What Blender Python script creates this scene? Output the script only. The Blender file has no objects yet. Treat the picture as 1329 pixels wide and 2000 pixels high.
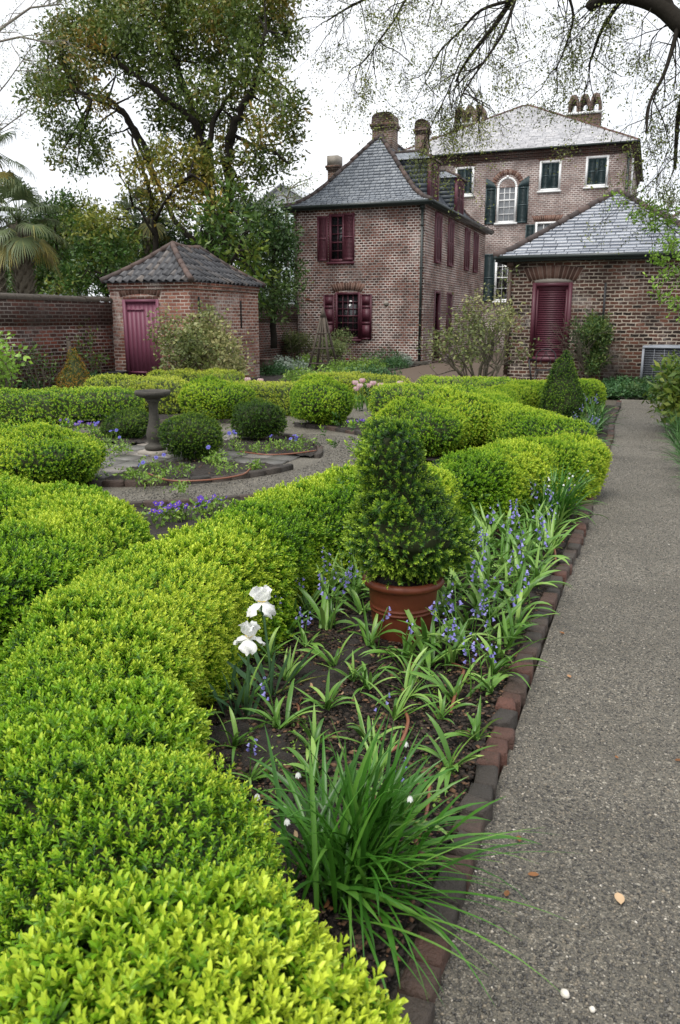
import bpy, math, random
import numpy as np
from mathutils import Vector, Matrix

R = math.radians
scene = bpy.context.scene
COL = scene.collection

# ------------------------------------------------------------------ camera, sky, sun, exposure
FPX, HOR, EYE, YAW = 1556.0, 622.0, 1.6, R(21)
PITCH = math.atan((1000 - HOR) / FPX)
cam_data = bpy.data.cameras.new('camera')
cam = bpy.data.objects.new('camera', cam_data)
COL.objects.link(cam)
cam.location = (0, 0, EYE)
cam.rotation_euler = (math.pi / 2 - PITCH, 0, YAW)
cam_data.sensor_fit = 'VERTICAL'
cam_data.sensor_height = 36.0
cam_data.lens = FPX / 2000 * 36.0
cam_data.clip_start = 0.05
cam_data.clip_end = 1500
cam_data.dof.use_dof = True
cam_data.dof.focus_distance = 4.2
cam_data.dof.aperture_fstop = 7.1
scene.camera = cam

SUN_EL, SUN_AZ = R(62), R(200)           # high soft sun behind thin cloud
world = bpy.data.worlds.new('World')
scene.world = world
world.use_nodes = True
wn, wl = world.node_tree.nodes, world.node_tree.links
wn.clear()
w_out = wn.new('ShaderNodeOutputWorld')
w_bg = wn.new('ShaderNodeBackground')
w_bg.inputs['Strength'].default_value = 0.12
w_sky = wn.new('ShaderNodeTexSky')
w_sky.sky_type = 'NISHITA'
w_sky.sun_disc = False
w_sky.sun_elevation = SUN_EL
w_sky.sun_rotation = SUN_AZ
w_sky.air_density = 1.2
w_sky.dust_density = 4.0
w_hs = wn.new('ShaderNodeHueSaturation')
w_hs.inputs['Saturation'].default_value = 0.15
w_mix = wn.new('ShaderNodeMix')
w_mix.data_type = 'RGBA'
w_mix.inputs[0].default_value = 0.75
w_tc = wn.new('ShaderNodeTexCoord')
w_no = wn.new('ShaderNodeTexNoise')
w_no.inputs['Scale'].default_value = 2.2
w_no.inputs['Detail'].default_value = 5
w_rp = wn.new('ShaderNodeValToRGB')
w_rp.color_ramp.elements[0].position = 0.3
w_rp.color_ramp.elements[0].color = (0.88, 0.905, 0.945, 1)
w_rp.color_ramp.elements[1].position = 0.7
w_rp.color_ramp.elements[1].color = (1.0, 1.0, 1.0, 1)
w_ml = wn.new('ShaderNodeMix')
w_ml.data_type = 'RGBA'
w_ml.blend_type = 'MULTIPLY'
w_ml.inputs[0].default_value = 1.0
w_ml.inputs[7].default_value = (7.0, 7.12, 7.3, 1)     # bright overcast cloud sheet
wl.new(w_tc.outputs['Generated'], w_no.inputs['Vector'])
wl.new(w_no.outputs['Fac'], w_rp.inputs['Fac'])
wl.new(w_rp.outputs['Color'], w_ml.inputs[6])
wl.new(w_sky.outputs['Color'], w_hs.inputs['Color'])
wl.new(w_hs.outputs['Color'], w_mix.inputs[6])
wl.new(w_ml.outputs[2], w_mix.inputs[7])
wl.new(w_mix.outputs[2], w_bg.inputs['Color'])
wl.new(w_bg.outputs['Background'], w_out.inputs['Surface'])

sun_data = bpy.data.lights.new('sun', 'SUN')
sun_data.energy = 1.5
sun_data.angle = R(28)
sun_data.color = (1.0, 0.96, 0.9)
sun = bpy.data.objects.new('sun', sun_data)
COL.objects.link(sun)
sdir = Vector((math.sin(SUN_AZ) * math.cos(SUN_EL), math.cos(SUN_AZ) * math.cos(SUN_EL), math.sin(SUN_EL)))
sun.rotation_euler = sdir.to_track_quat('Z', 'Y').to_euler()

vs = scene.view_settings
vs.view_transform = 'Standard'
vs.look = 'None'
vs.exposure = 0.82
vs.gamma = 1.0
scene.cycles.use_denoising = True
scene.cycles.max_bounces = 6
scene.cycles.transparent_max_bounces = 8

# ------------------------------------------------------------------ plan helpers: survey points read off the photograph
_cp, _sp, _cy, _sy = math.cos(PITCH), math.sin(PITCH), math.cos(YAW), math.sin(YAW)
FWD = np.array([-_sy * _cp, _cy * _cp, -_sp])
RGT = np.array([_cy, _sy, 0.0])
UPV = np.cross(RGT, FWD)
def _ray(px, py): return FWD * FPX + RGT * (px - 664.5) + UPV * (1000 - py)
def G(px, py, z=0.0):
    d = _ray(px, py); t = (z - EYE) / d[2]; return np.array([d[0] * t, d[1] * t, z])
def AY(px, py, Y):
    d = _ray(px, py); return np.array([0, 0, EYE]) + d * (Y / d[1])
def AX(px, py, X):
    d = _ray(px, py); return np.array([0, 0, EYE]) + d * (X / d[0])

# ------------------------------------------------------------------ object helpers
def thing(name, label, cat, loc=(0, 0, 0), group=None, rotz=0.0):
    o = bpy.data.objects.new(name, None)
    o.empty_display_size = 0.1
    COL.objects.link(o)
    o.location = loc
    o.rotation_euler = (0, 0, rotz)
    return tag(o, label, cat, group)
def tag(o, label, cat, group=None):
    o['label'] = label; o['category'] = cat
    if group: o['group'] = group
    return o
def struct(o, kind='structure'):
    o['kind'] = kind; return o
def root_of(o):
    while o.parent: o = o.parent
    return o
def dup(rt, loc, rotz=0.0, scale=1.0, label=None, group=None):
    r = rt.copy(); COL.objects.link(r)
    r.location = loc; r.rotation_euler = (0, 0, rotz)
    r.scale = (scale,) * 3 if np.isscalar(scale) else scale
    if label: r['label'] = label
    if group: r['group'] = group
    for ch in list(rt.children):
        c = ch.copy(); COL.objects.link(c); c.parent = r
        for g in ch.children:
            d = g.copy(); COL.objects.link(d); d.parent = c
    return r

class MB:
    """collects vertices and faces; build() links them as ONE mesh object"""
    def __init__(s): s.v = []; s.q = []; s.t = []; s.ti = []; s.n = 0
    def add(s, V, quads=None, tris=None, tint=0.5):
        V = np.asarray(V, float).reshape(-1, 3)
        if quads is not None and len(quads): s.q.append(np.asarray(quads, np.int64).reshape(-1, 4) + s.n)
        if tris is not None and len(tris): s.t.append(np.asarray(tris, np.int64).reshape(-1, 3) + s.n)
        s.v.append(V); s.ti.append(np.broadcast_to(np.asarray(tint, float), (len(V),)).copy()); s.n += len(V)
    def box(s, x0, x1, y0, y1, z0, z1, tint=0.5):
        V = [(x, y, z) for z in (z0, z1) for y in (y0, y1) for x in (x0, x1)]
        s.add(V, [(0, 2, 3, 1), (4, 5, 7, 6), (0, 1, 5, 4), (2, 6, 7, 3), (0, 4, 6, 2), (1, 3, 7, 5)], tint=tint)
    def hexa(s, V, tint=0.5):      # 8 corners in box() order
        s.add(V, [(0, 2, 3, 1), (4, 5, 7, 6), (0, 1, 5, 4), (2, 6, 7, 3), (0, 4, 6, 2), (1, 3, 7, 5)], tint=tint)
    def quad(s, a, b, c, d, tint=0.5): s.add([a, b, c, d], [(0, 1, 2, 3)], tint=tint)
    def tube(s, P, r, sides=6, tint=0.5, cap=True):
        P = np.asarray(P, float); n = len(P)
        r = np.broadcast_to(np.asarray(r, float), (n,))
        T = np.gradient(P, axis=0); T /= np.linalg.norm(T, axis=1)[:, None] + 1e-9
        m = T.mean(0); ref = np.array([0, 0, 1.0]) if abs(m[2]) < 0.75 * (np.linalg.norm(m) + 1e-9) else np.array([1.0, 0.13, 0])
        A = np.cross(T, ref); A /= np.linalg.norm(A, axis=1)[:, None] + 1e-9
        B = np.cross(T, A)
        an = np.arange(sides) * 2 * math.pi / sides
        V = P[:, None, :] + r[:, None, None] * (np.cos(an)[None, :, None] * A[:, None, :] + np.sin(an)[None, :, None] * B[:, None, :])
        i = np.arange(n - 1)[:, None] * sides; j = np.arange(sides)[None, :]; k = (j + 1) % sides
        Q = np.stack([i + j, i + k, i + sides + k, i + sides + j], -1).reshape(-1, 4)
        V = V.reshape(-1, 3); tr = []
        if cap:
            V = np.vstack([V, P[0], P[-1]]); a = n * sides
            jj = np.arange(sides); kk = (jj + 1) % sides
            tr = np.vstack([np.stack([np.full(sides, a), kk, jj], -1), np.stack([np.full(sides, a + 1), (n - 1) * sides + jj, (n - 1) * sides + kk], -1)])
        s.add(V, Q, tr, tint)
    def lathe(s, prof, c=(0, 0, 0), sides=32, tint=0.5):
        prof = np.asarray(prof, float); n = len(prof)
        an = np.arange(sides) * 2 * math.pi / sides
        V = np.stack([prof[:, 0][:, None] * np.cos(an), prof[:, 0][:, None] * np.sin(an), np.repeat(prof[:, 1][:, None], sides, 1)], -1).reshape(-1, 3) + np.asarray(c)
        i = np.arange(n - 1)[:, None] * sides; j = np.arange(sides)[None, :]; k = (j + 1) % sides
        s.add(V, np.stack([i + j, i + k, i + sides + k, i + sides + j], -1).reshape(-1, 4), tint=tint)
    def build(s, name, mat, parent=None, uv=False, smooth=False):
        V = np.vstack(s.v)
        q = np.vstack(s.q) if s.q else None
        t = np.vstack(s.t) if s.t else None
        return np_mesh(name, V, q, t, mat, parent, np.concatenate(s.ti), uv, smooth)

def np_mesh(name, V, quads, tris, mat, parent=None, tint=None, uv=False, smooth=False):
    V = np.asarray(V, np.float64)
    nq = 0 if quads is None else len(quads); nt = 0 if tris is None else len(tris)
    loops = np.concatenate([a for a in ((quads.ravel() if nq else None), (tris.ravel() if nt else None)) if a is not None]).astype(np.int32)
    starts = np.concatenate([np.arange(nq) * 4, nq * 4 + np.arange(nt) * 3]).astype(np.int32)
    W = V
    if parent is not None: W = V - np.array(root_of(parent).location)
    me = bpy.data.meshes.new(name)
    me.vertices.add(len(V)); me.vertices.foreach_set('co', W.astype(np.float32).ravel())
    me.loops.add(len(loops)); me.loops.foreach_set('vertex_index', loops)
    me.polygons.add(nq + nt); me.polygons.foreach_set('loop_start', starts)
    if smooth: me.polygons.foreach_set('use_smooth', np.ones(nq + nt, bool))
    me.update(calc_edges=True)
    if tint is not None:
        a = me.attributes.new('tint', 'FLOAT', 'POINT'); a.data.foreach_set('value', np.asarray(tint, np.float32))
    if uv:
        lay = me.uv_layers.new(name='UVMap')
        tot = np.concatenate([np.full(nq, 4), np.full(nt, 3)])
        fi = np.repeat(np.arange(nq + nt), tot)
        a, b, c = V[loops[starts]], V[loops[starts + 1]], V[loops[starts + 2]]
        N = np.cross(b - a, c - a)
        N /= np.linalg.norm(N, axis=1)[:, None] + 1e-12
        N = np.abs(N)[fi]; Pq = V[loops]
        flat = N[:, 2] > 0.75
        side = (N[:, 0] > N[:, 1])
        U = np.where(flat, Pq[:, 0], np.where(side, Pq[:, 1], Pq[:, 0]))
        W2 = np.where(flat, Pq[:, 1], Pq[:, 2])
        lay.data.foreach_set('uv', np.stack([U, W2], -1).astype(np.float32).ravel())
    me.materials.append(mat)
    me.validate(clean_customdata=False)
    o = bpy.data.objects.new(name, me); COL.objects.link(o)
    if parent is not None: o.parent = parent
    return o

class Frame:
    """a wall plane: u along the wall, z up, d out of the wall"""
    def __init__(s, o, u, n): s.o = np.array(o, float); s.u = np.array(u, float); s.nn = np.array(n, float)
    def p(s, u, z, d=0.0): return s.o + s.u * u + s.nn * d + np.array([0, 0, z])
    def box(s, mb, u0, u1, z0, z1, d0, d1, tint=0.5):
        mb.hexa([s.p(u, z, d) for z in (z0, z1) for d in (d0, d1) for u in (u0, u1)], tint)
    def wall(s, mb, u0, u1, z0, z1, holes=(), depth=0.14):
        us = sorted({u0, u1, *[h[0] for h in holes], *[h[1] for h in holes]})
        zs = sorted({z0, z1, *[h[2] for h in holes], *[h[3] for h in holes]})
        for a, b in zip(us, us[1:]):
            for c, d in zip(zs, zs[1:]):
                um, zm = (a + b) / 2, (c + d) / 2
                if any(h[0] < um < h[1] and h[2] < zm < h[3] for h in holes): continue
                mb.quad(s.p(a, c), s.p(b, c), s.p(b, d), s.p(a, d))
        for a, b, c, d in holes:
            e = -depth
            mb.quad(s.p(a, c), s.p(a, c, e), s.p(a, d, e), s.p(a, d)); mb.quad(s.p(b, c), s.p(b, d), s.p(b, d, e), s.p(b, c, e))
            mb.quad(s.p(a, d), s.p(a, d, e), s.p(b, d, e), s.p(b, d)); mb.quad(s.p(a, c), s.p(b, c), s.p(b, c, e), s.p(a, c, e))
    def arch(s, mb, u0, u1, z, h, n, rng, rise=0.08, d=0.004, lean=0.16):
        """fan of brick voussoirs over an opening, soffit curved upward by rise"""
        um = (u0 + u1) / 2; hw = (u1 - u0) / 2
        for i in range(n):      # pale mortar bed behind the bricks
            mb.hexa([s.p(um + t * (hw + zz * lean), z + rise * (1 - t * t) + zz * h, dd) for zz in (.02, .98) for dd in (-.028, d * .4) for t in (-1 + 2 * i / n, -1 + 2 * (i + 1) / n)], 1.0)
        for i in range(n):
            a, b = -1 + (2 * i + .26) / n, -1 + (2 * i + 1.74) / n
            V = []
            for zz in (0, 1):
                for dd in (-0.03, d + rng.uniform(0, 0.004)):
                    for t in (a, b):
                        zb = z + rise * (1 - t * t)
                        V.append(s.p(um + t * (hw + zz * lean), zb + zz * h, dd))
            mb.hexa(V, rng.uniform(0, .72))

def vnoise(P, scale, seed=0):
    P = np.asarray(P) / scale
    I = np.floor(P).astype(np.int64); f = P - I; f = f * f * (3 - 2 * f)
    def hsh(i):
        h = (i[:, 0] * 73856093) ^ (i[:, 1] * 19349663) ^ (i[:, 2] * 83492791) ^ (seed * 2654435761)
        h = (h ^ (h >> 13)) * 1274126177 & 0xFFFFFFFF
        return ((h ^ (h >> 16)) & 0xFFFF) / 65535.0
    out = 0
    for dx in (0, 1):
        for dy in (0, 1):
            for dz in (0, 1):
                w = (f[:, 0] if dx else 1 - f[:, 0]) * (f[:, 1] if dy else 1 - f[:, 1]) * (f[:, 2] if dz else 1 - f[:, 2])
                out = out + w * hsh(I + np.array([dx, dy, dz]))
    return out

# ------------------------------------------------------------------ materials
def new_mat(name):
    m = bpy.data.materials.new(name); m.use_nodes = True
    nt = m.node_tree; b = nt.nodes['Principled BSDF']
    return m, nt, b
def nd(nt, t, **kw):
    n = nt.nodes.new(t)
    for k, v in kw.items():
        if k.startswith('i_'):
            key = k[2:].replace('_', ' ')
            n.inputs[int(key) if key.isdigit() else key].default_value = v
        else: setattr(n, k, v)
    return n
def ramp(nt, src, stops, interp='LINEAR'):
    r = nt.nodes.new('ShaderNodeValToRGB'); cr = r.color_ramp; cr.interpolation = interp
    while len(cr.elements) < len(stops): cr.elements.new(0.5)
    for e, (p, c) in zip(cr.elements, stops): e.position = p; e.color = (*c, 1) if len(c) == 3 else c
    nt.links.new(src, r.inputs['Fac']); return r.outputs['Color']
def mixc(nt, fac, a, b, mode='MIX'):
    m = nd(nt, 'ShaderNodeMix', data_type='RGBA', blend_type=mode)
    for i, x in ((0, fac), (6, a), (7, b)):
        if hasattr(x, 'is_linked') or isinstance(x, bpy.types.NodeSocket): nt.links.new(x, m.inputs[i])
        else: m.inputs[i].default_value = x if i == 0 else (*x, 1)
    return m.outputs[2]
def noise(nt, vec, scale, detail=4, rough=0.55):
    n = nd(nt, 'ShaderNodeTexNoise'); n.inputs['Scale'].default_value = scale; n.inputs['Detail'].default_value = detail
    n.inputs['Roughness'].default_value = rough
    if vec is not None: nt.links.new(vec, n.inputs['Vector'])
    return n.outputs['Fac']
def objco(nt): return nd(nt, 'ShaderNodeTexCoord').outputs['Object']
def bump(nt, b, h, strength, dist):
    n = nd(nt, 'ShaderNodeBump'); n.inputs['Strength'].default_value = strength; n.inputs['Distance'].default_value = dist
    nt.links.new(h, n.inputs['Height']); nt.links.new(n.outputs['Normal'], b.inputs['Normal'])
def mth(nt, op, a, b=None):
    n = nd(nt, 'ShaderNodeMath', operation=op)
    for i, x in ((0, a), (1, b)):
        if x is None: continue
        if isinstance(x, bpy.types.NodeSocket): nt.links.new(x, n.inputs[i])
        else: n.inputs[i].default_value = x
    return n.outputs[0]

def plain(name, col, rough=0.6, var=0.15, scale=6.0, bumps=0.0, metal=0.0, spec=0.5, bscale=60):
    m, nt, b = new_mat(name)
    oc = objco(nt)
    n = noise(nt, oc, scale)
    c = mixc(nt, n, tuple(x * (1 - var) for x in col), tuple(min(1, x * (1 + var)) for x in col))
    nt.links.new(c, b.inputs['Base Color'])
    b.inputs['Roughness'].default_value = rough; b.inputs['Metallic'].default_value = metal
    b.inputs['Specular IOR Level'].default_value = spec
    if bumps: bump(nt, b, noise(nt, oc, bscale, 3), bumps, 0.01)
    return m

def brick_mat(name, dark, mid, red, mortar, bw=0.2, rh=0.075, ms=0.012, lime=0.3, grime=0.0, ztop=None, seed=0.0, wob=0.012, mvar=0.35):
    m, nt, b = new_mat(name); L = nt.links
    uv = nd(nt, 'ShaderNodeUVMap').outputs['UV']
    off = nd(nt, 'ShaderNodeVectorMath', operation='ADD'); L.new(uv, off.inputs[0]); off.inputs[1].default_value = (seed, seed * 1.7, 0)
    uv = off.outputs[0]
    dn = nd(nt, 'ShaderNodeTexNoise'); dn.inputs['Scale'].default_value = 7; dn.inputs['Detail'].default_value = 3; L.new(uv, dn.inputs['Vector'])
    sub = nd(nt, 'ShaderNodeVectorMath', operation='SUBTRACT'); L.new(dn.outputs['Color'], sub.inputs[0]); sub.inputs[1].default_value = (.5, .5, .5)
    sc = nd(nt, 'ShaderNodeVectorMath', operation='SCALE'); L.new(sub.outputs[0], sc.inputs[0]); sc.inputs['Scale'].default_value = wob * 2
    ad = nd(nt, 'ShaderNodeVectorMath', operation='ADD'); L.new(uv, ad.inputs[0]); L.new(sc.outputs[0], ad.inputs[1])
    br = nd(nt, 'ShaderNodeTexBrick'); L.new(ad.outputs[0], br.inputs['Vector'])
    br.inputs['Scale'].default_value = 1.0; br.inputs['Brick Width'].default_value = bw; br.inputs['Row Height'].default_value = rh
    br.inputs['Mortar Size'].default_value = ms; br.inputs['Mortar Smooth'].default_value = 0.35; br.inputs['Bias'].default_value = -0.1
    br.inputs['Color1'].default_value = (0, 0, 0, 1); br.inputs['Color2'].default_value = (1, 1, 1, 1); br.inputs['Mortar'].default_value = (.5, .5, .5, 1)
    base = ramp(nt, br.outputs['Color'], [(0.0, dark), (0.45, mid), (1.0, red)])
    big = noise(nt, uv, 1.1, 5); fine = noise(nt, uv, 40, 3)
    base = mixc(nt, mth(nt, 'MULTIPLY', fine, 0.45), base, tuple(x * 0.45 for x in dark))
    mo = mixc(nt, noise(nt, uv, 3, 4), tuple(x * (1 - mvar) for x in mortar), tuple(min(1, x * (1 + mvar)) for x in mortar))
    mo = mixc(nt, mth(nt, 'MULTIPLY', ramp(nt, big, [(0.42, (1, 1, 1)), (0.6, (0, 0, 0))]), 0.85), mo, tuple(x * 0.35 for x in mortar))
    col = mixc(nt, br.outputs['Fac'], base, mo)
    # lime bloom in patches, dirt runs
    nl = noise(nt, uv, 0.9, 6, 0.65); n2 = noise(nt, uv, 14, 4, 0.7)
    f = ramp(nt, mth(nt, 'MULTIPLY', nl, mth(nt, 'ADD', n2, 0.45)), [(0.50, (0, 0, 0)), (0.75, (1, 1, 1))])
    col = mixc(nt, mth(nt, 'MULTIPLY', f, lime), col, (0.55, 0.50, 0.46))
    nd2 = noise(nt, uv, 0.6, 5, 0.6)
    g = ramp(nt, nd2, [(0.48, (0, 0, 0)), (0.72, (1, 1, 1))])
    col = mixc(nt, mth(nt, 'MULTIPLY', g, 0.55), col, tuple(x * 0.6 for x in dark))
    if grime and ztop is not None:      # black algae where rain runs off the coping
        sx = nd(nt, 'ShaderNodeSeparateXYZ'); L.new(uv, sx.inputs[0])
        mr = nd(nt, 'ShaderNodeMapRange'); L.new(sx.outputs[1], mr.inputs[0]); mr.inputs[1].default_value = ztop - 1.0; mr.inputs[2].default_value = ztop
        gf = mth(nt, 'MULTIPLY', mr.outputs[0], mth(nt, 'ADD', noise(nt, uv, 2.2, 5, .7), 0.25))
        col = mixc(nt, mth(nt, 'MULTIPLY', ramp(nt, gf, [(0.12, (0, 0, 0)), (0.5, (1, 1, 1))]), grime), col, (0.028, 0.018, 0.014))
    L.new(col, b.inputs['Base Color'])
    b.inputs['Roughness'].default_value = 0.85; b.inputs['Specular IOR Level'].default_value = 0.25
    h = mth(nt, 'SUBTRACT', mth(nt, 'MULTIPLY', fine, 0.5), br.outputs['Fac'])
    bump(nt, b, h, 0.7, 0.012)
    return m

def tint_mat(name, stops, rough=0.6, spec=0.4, nscale=0, namt=0.3, bumps=0.0, bscale=40, transl=0.0):
    """base colour picked per piece by the 'tint' attribute"""
    m, nt, b = new_mat(name); L = nt.links
    at = nd(nt, 'ShaderNodeAttribute', attribute_name='tint')
    c = ramp(nt, at.outputs['Fac'], stops)
    if nscale:
        n = noise(nt, objco(nt), nscale, 5, 0.6)
        c = mixc(nt, mth(nt, 'MULTIPLY', n, namt), c, (0.02, 0.018, 0.014))
    L.new(c, b.inputs['Base Color'])
    b.inputs['Roughness'].default_value = rough; b.inputs['Specular IOR Level'].default_value = spec
    if bumps: bump(nt, b, noise(nt, objco(nt), bscale, 4), bumps, 0.01)
    if transl:
        t = nd(nt, 'ShaderNodeBsdfTranslucent'); L.new(c, t.inputs['Color'])
        mx = nd(nt, 'ShaderNodeMixShader'); mx.inputs[0].default_value = transl
        L.new(b.outputs[0], mx.inputs[1]); L.new(t.outputs[0], mx.inputs[2])
        L.new(mx.outputs[0], nt.nodes['Material Output'].inputs['Surface'])
    return m
def leaf_mat(name, a, b, c, rough=0.42, spec=0.35, transl=0.2):
    return tint_mat(name, [(0.0, a), (0.5, b), (1.0, c)], rough, spec, transl=transl)

MAT = {}
MAT['box_lime'] = leaf_mat('box_lime_leaves', (0.015, 0.070, 0.007), (0.18, 0.38, 0.014), (0.56, 0.66, 0.06))
MAT['box_gold'] = leaf_mat('box_gold_leaves', (0.06, 0.12, 0.012), (0.30, 0.40, 0.022), (0.58, 0.60, 0.09))
MAT['box_dark'] = leaf_mat('box_dark_leaves', (0.014, 0.04, 0.008), (0.065, 0.15, 0.014), (0.28, 0.40, 0.035))
MAT['box_pot'] = leaf_mat('potted_box_leaves', (0.009, 0.034, 0.007), (0.060, 0.155, 0.014), (0.38, 0.54, 0.05))
MAT['box_core'] = plain('shaded_core_fill', (0.045, 0.058, 0.018), 0.9, 0.5, 25)
MAT['twig'] = plain('box_stem_bark', (0.075, 0.058, 0.04), 0.9, 0.4, 30)
MAT['bark_dark'] = plain('dark_tree_bark', (0.02, 0.017, 0.013), 0.9, 0.5, 5, 0.8, spec=0.15, bscale=18)
MAT['bark_pale'] = plain('pale_tree_bark', (0.20, 0.18, 0.15), 0.9, 0.35, 5, 0.5, bscale=18)
MAT['bark_shrub'] = plain('lichened_shrub_bark', (0.10, 0.085, 0.06), 0.9, 0.5, 20, 0.4, bscale=40)
MAT['tree_ever'] = leaf_mat('evergreen_leaves', (0.032, 0.065, 0.012), (0.115, 0.165, 0.024), (0.33, 0.19, 0.04))
MAT['tree_bronze'] = leaf_mat('bronze_new_leaves', (0.045, 0.09, 0.015), (0.15, 0.18, 0.025), (0.38, 0.26, 0.05))
MAT['tree_broad'] = leaf_mat('broad_green_leaves', (0.018, 0.05, 0.010), (0.07, 0.14, 0.018), (0.28, 0.32, 0.05))
MAT['tree_dense'] = leaf_mat('dense_dark_leaves', (0.016, 0.045, 0.013), (0.05, 0.10, 0.02), (0.15, 0.20, 0.04))
MAT['tree_pale'] = leaf_mat('pale_spring_leaves', (0.07, 0.11, 0.04), (0.18, 0.24, 0.08), (0.34, 0.36, 0.14))
MAT['tree_bush'] = leaf_mat('hedgerow_leaves', (0.018, 0.055, 0.012), (0.065, 0.14, 0.02), (0.24, 0.24, 0.035))
MAT['elm'] = leaf_mat('small_spring_leaves', (0.07, 0.09, 0.02), (0.17, 0.20, 0.04), (0.34, 0.33, 0.09))
MAT['young'] = leaf_mat('bright_young_leaves', (0.12, 0.24, 0.03), (0.25, 0.42, 0.05), (0.42, 0.56, 0.10))
MAT['camellia'] = leaf_mat('grey_green_shrub_leaves', (0.04, 0.065, 0.02), (0.17, 0.20, 0.06), (0.52, 0.46, 0.22))
MAT['nandina'] = leaf_mat('nandina_leaves', (0.016, 0.05, 0.016), (0.045, 0.10, 0.025), (0.16, 0.20, 0.04))
MAT['orange'] = leaf_mat('orange_conifer_leaves', (0.08, 0.13, 0.015), (0.40, 0.20, 0.02), (0.62, 0.30, 0.03))
MAT['palm'] = leaf_mat('palm_frond', (0.035, 0.065, 0.025), (0.12, 0.155, 0.065), (0.40, 0.32, 0.08), 0.5)
MAT['blade'] = leaf_mat('bluebell_blades', (0.04, 0.11, 0.018), (0.12, 0.26, 0.04), (0.30, 0.45, 0.11), 0.35)
MAT['strap'] = leaf_mat('snowflake_blades', (0.02, 0.075, 0.010), (0.055, 0.175, 0.018), (0.19, 0.33, 0.06), 0.33)
MAT['iris_leaf'] = leaf_mat('iris_blades', (0.04, 0.10, 0.05), (0.10, 0.20, 0.085), (0.36, 0.40, 0.07), 0.45)
MAT['liriope'] = leaf_mat('liriope_blades', (0.025, 0.075, 0.02), (0.075, 0.18, 0.05), (0.20, 0.33, 0.10), 0.4)
MAT['herb'] = leaf_mat('ferny_herb_leaves', (0.06, 0.13, 0.02), (0.17, 0.30, 0.04), (0.38, 0.50, 0.10))
MAT['herb_dark'] = leaf_mat('dark_herb_leaves', (0.02, 0.06, 0.02), (0.05, 0.13, 0.04), (0.13, 0.22, 0.06))
MAT['herb_silver'] = leaf_mat('silver_herb_leaves', (0.12, 0.17, 0.13), (0.26, 0.32, 0.26), (0.42, 0.48, 0.40))
MAT['blue_bell'] = leaf_mat('bluebell_petals', (0.15, 0.14, 0.44), (0.27, 0.25, 0.62), (0.48, 0.46, 0.82), 0.5, 0.3, 0.3)
MAT['anemone'] = leaf_mat('blue_anemone_petals', (0.08, 0.07, 0.40), (0.15, 0.14, 0.58), (0.32, 0.32, 0.8), 0.5, 0.3, 0.3)
MAT['pansy'] = leaf_mat('purple_pansy_petals', (0.035, 0.012, 0.17), (0.085, 0.035, 0.34), (0.2, 0.1, 0.5), 0.5, 0.3, 0.2)
MAT['white_petal'] = leaf_mat('white_petals', (0.74, 0.76, 0.62), (0.84, 0.84, 0.80), (0.88, 0.88, 0.86), 0.5, 0.3, 0.3)
MAT['pink_petal'] = leaf_mat('pale_pink_petals', (0.62, 0.36, 0.40), (0.74, 0.54, 0.56), (0.84, 0.72, 0.72), 0.5, 0.3, 0.3)
MAT['red_petal'] = leaf_mat('red_petals', (0.30, 0.01, 0.01), (0.5, 0.02, 0.02), (0.6, 0.05, 0.04), 0.5, 0.3, 0.2)
MAT['yellow'] = plain('yellow_centre', (0.7, 0.5, 0.05), 0.6)
MAT['terracotta'] = plain('glazed_terracotta', (0.130, 0.034, 0.016), 0.45, 0.3, 7, 0.15, spec=0.3)
MAT['terracotta_pale'] = plain('weathered_terracotta', (0.36, 0.13, 0.075), 0.7, 0.25, 9, 0.15)
MAT['hose'] = plain('brown_irrigation_tube', (0.20, 0.075, 0.04), 0.4, 0.2, 9)
MAT['stone'] = plain('mossy_cast_stone', (0.052, 0.047, 0.038), 0.85, 0.6, 9, 0.5, bscale=50)
MAT['stone_pale'] = plain('pale_worn_stone', (0.30, 0.27, 0.23), 0.85, 0.3, 9, 0.4)
MAT['white_paint'] = plain('white_window_paint', (0.80, 0.80, 0.79), 0.5, 0.05, 4)
MAT['burgundy'] = plain('burgundy_paint', (0.078, 0.015, 0.027), 0.5, 0.16, 3, 0.1)
MAT['burgundy_faded'] = plain('faded_burgundy_paint', (0.105, 0.026, 0.040), 0.55, 0.16, 3, 0.1)
MAT['burgundy_door'] = plain('dusty_burgundy_door_paint', (0.150, 0.042, 0.072), 0.55, 0.14, 2.5, 0.1)
MAT['shutter_green'] = plain('dark_green_paint', (0.020, 0.040, 0.044), 0.45, 0.15, 3)
MAT['gutter'] = plain('dark_green_gutter_metal', (0.016, 0.024, 0.022), 0.4, 0.2, 5)
MAT['pipe_brown'] = plain('rusty_brown_pipe_metal', (0.06, 0.035, 0.024), 0.6, 0.3, 8)
MAT['iron'] = plain('black_iron', (0.012, 0.012, 0.013), 0.5, 0.2, 8)
MAT['wood_grey'] = plain('weathered_grey_wood', (0.085, 0.068, 0.052), 0.85, 0.35, 14, 0.3)
MAT['unlit_depth'] = plain('unlit_depth_dark', (0.012, 0.011, 0.010), 0.9)
MAT['ac_case'] = plain('grey_unit_casing', (0.20, 0.215, 0.24), 0.5, 0.08, 4)
MAT['ac_fin'] = plain('dark_unit_fins', (0.035, 0.038, 0.045), 0.5, 0.2, 8)
MAT['trough'] = plain('black_plastic_trough', (0.014, 0.015, 0.016), 0.5)
MAT['pale_wall'] = plain('pale_green_stucco', (0.42, 0.48, 0.48), 0.8, 0.08, 2)
MAT['pale_roof'] = plain('pale_metal_roof', (0.40, 0.42, 0.45), 0.5, 0.1, 2)

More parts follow.
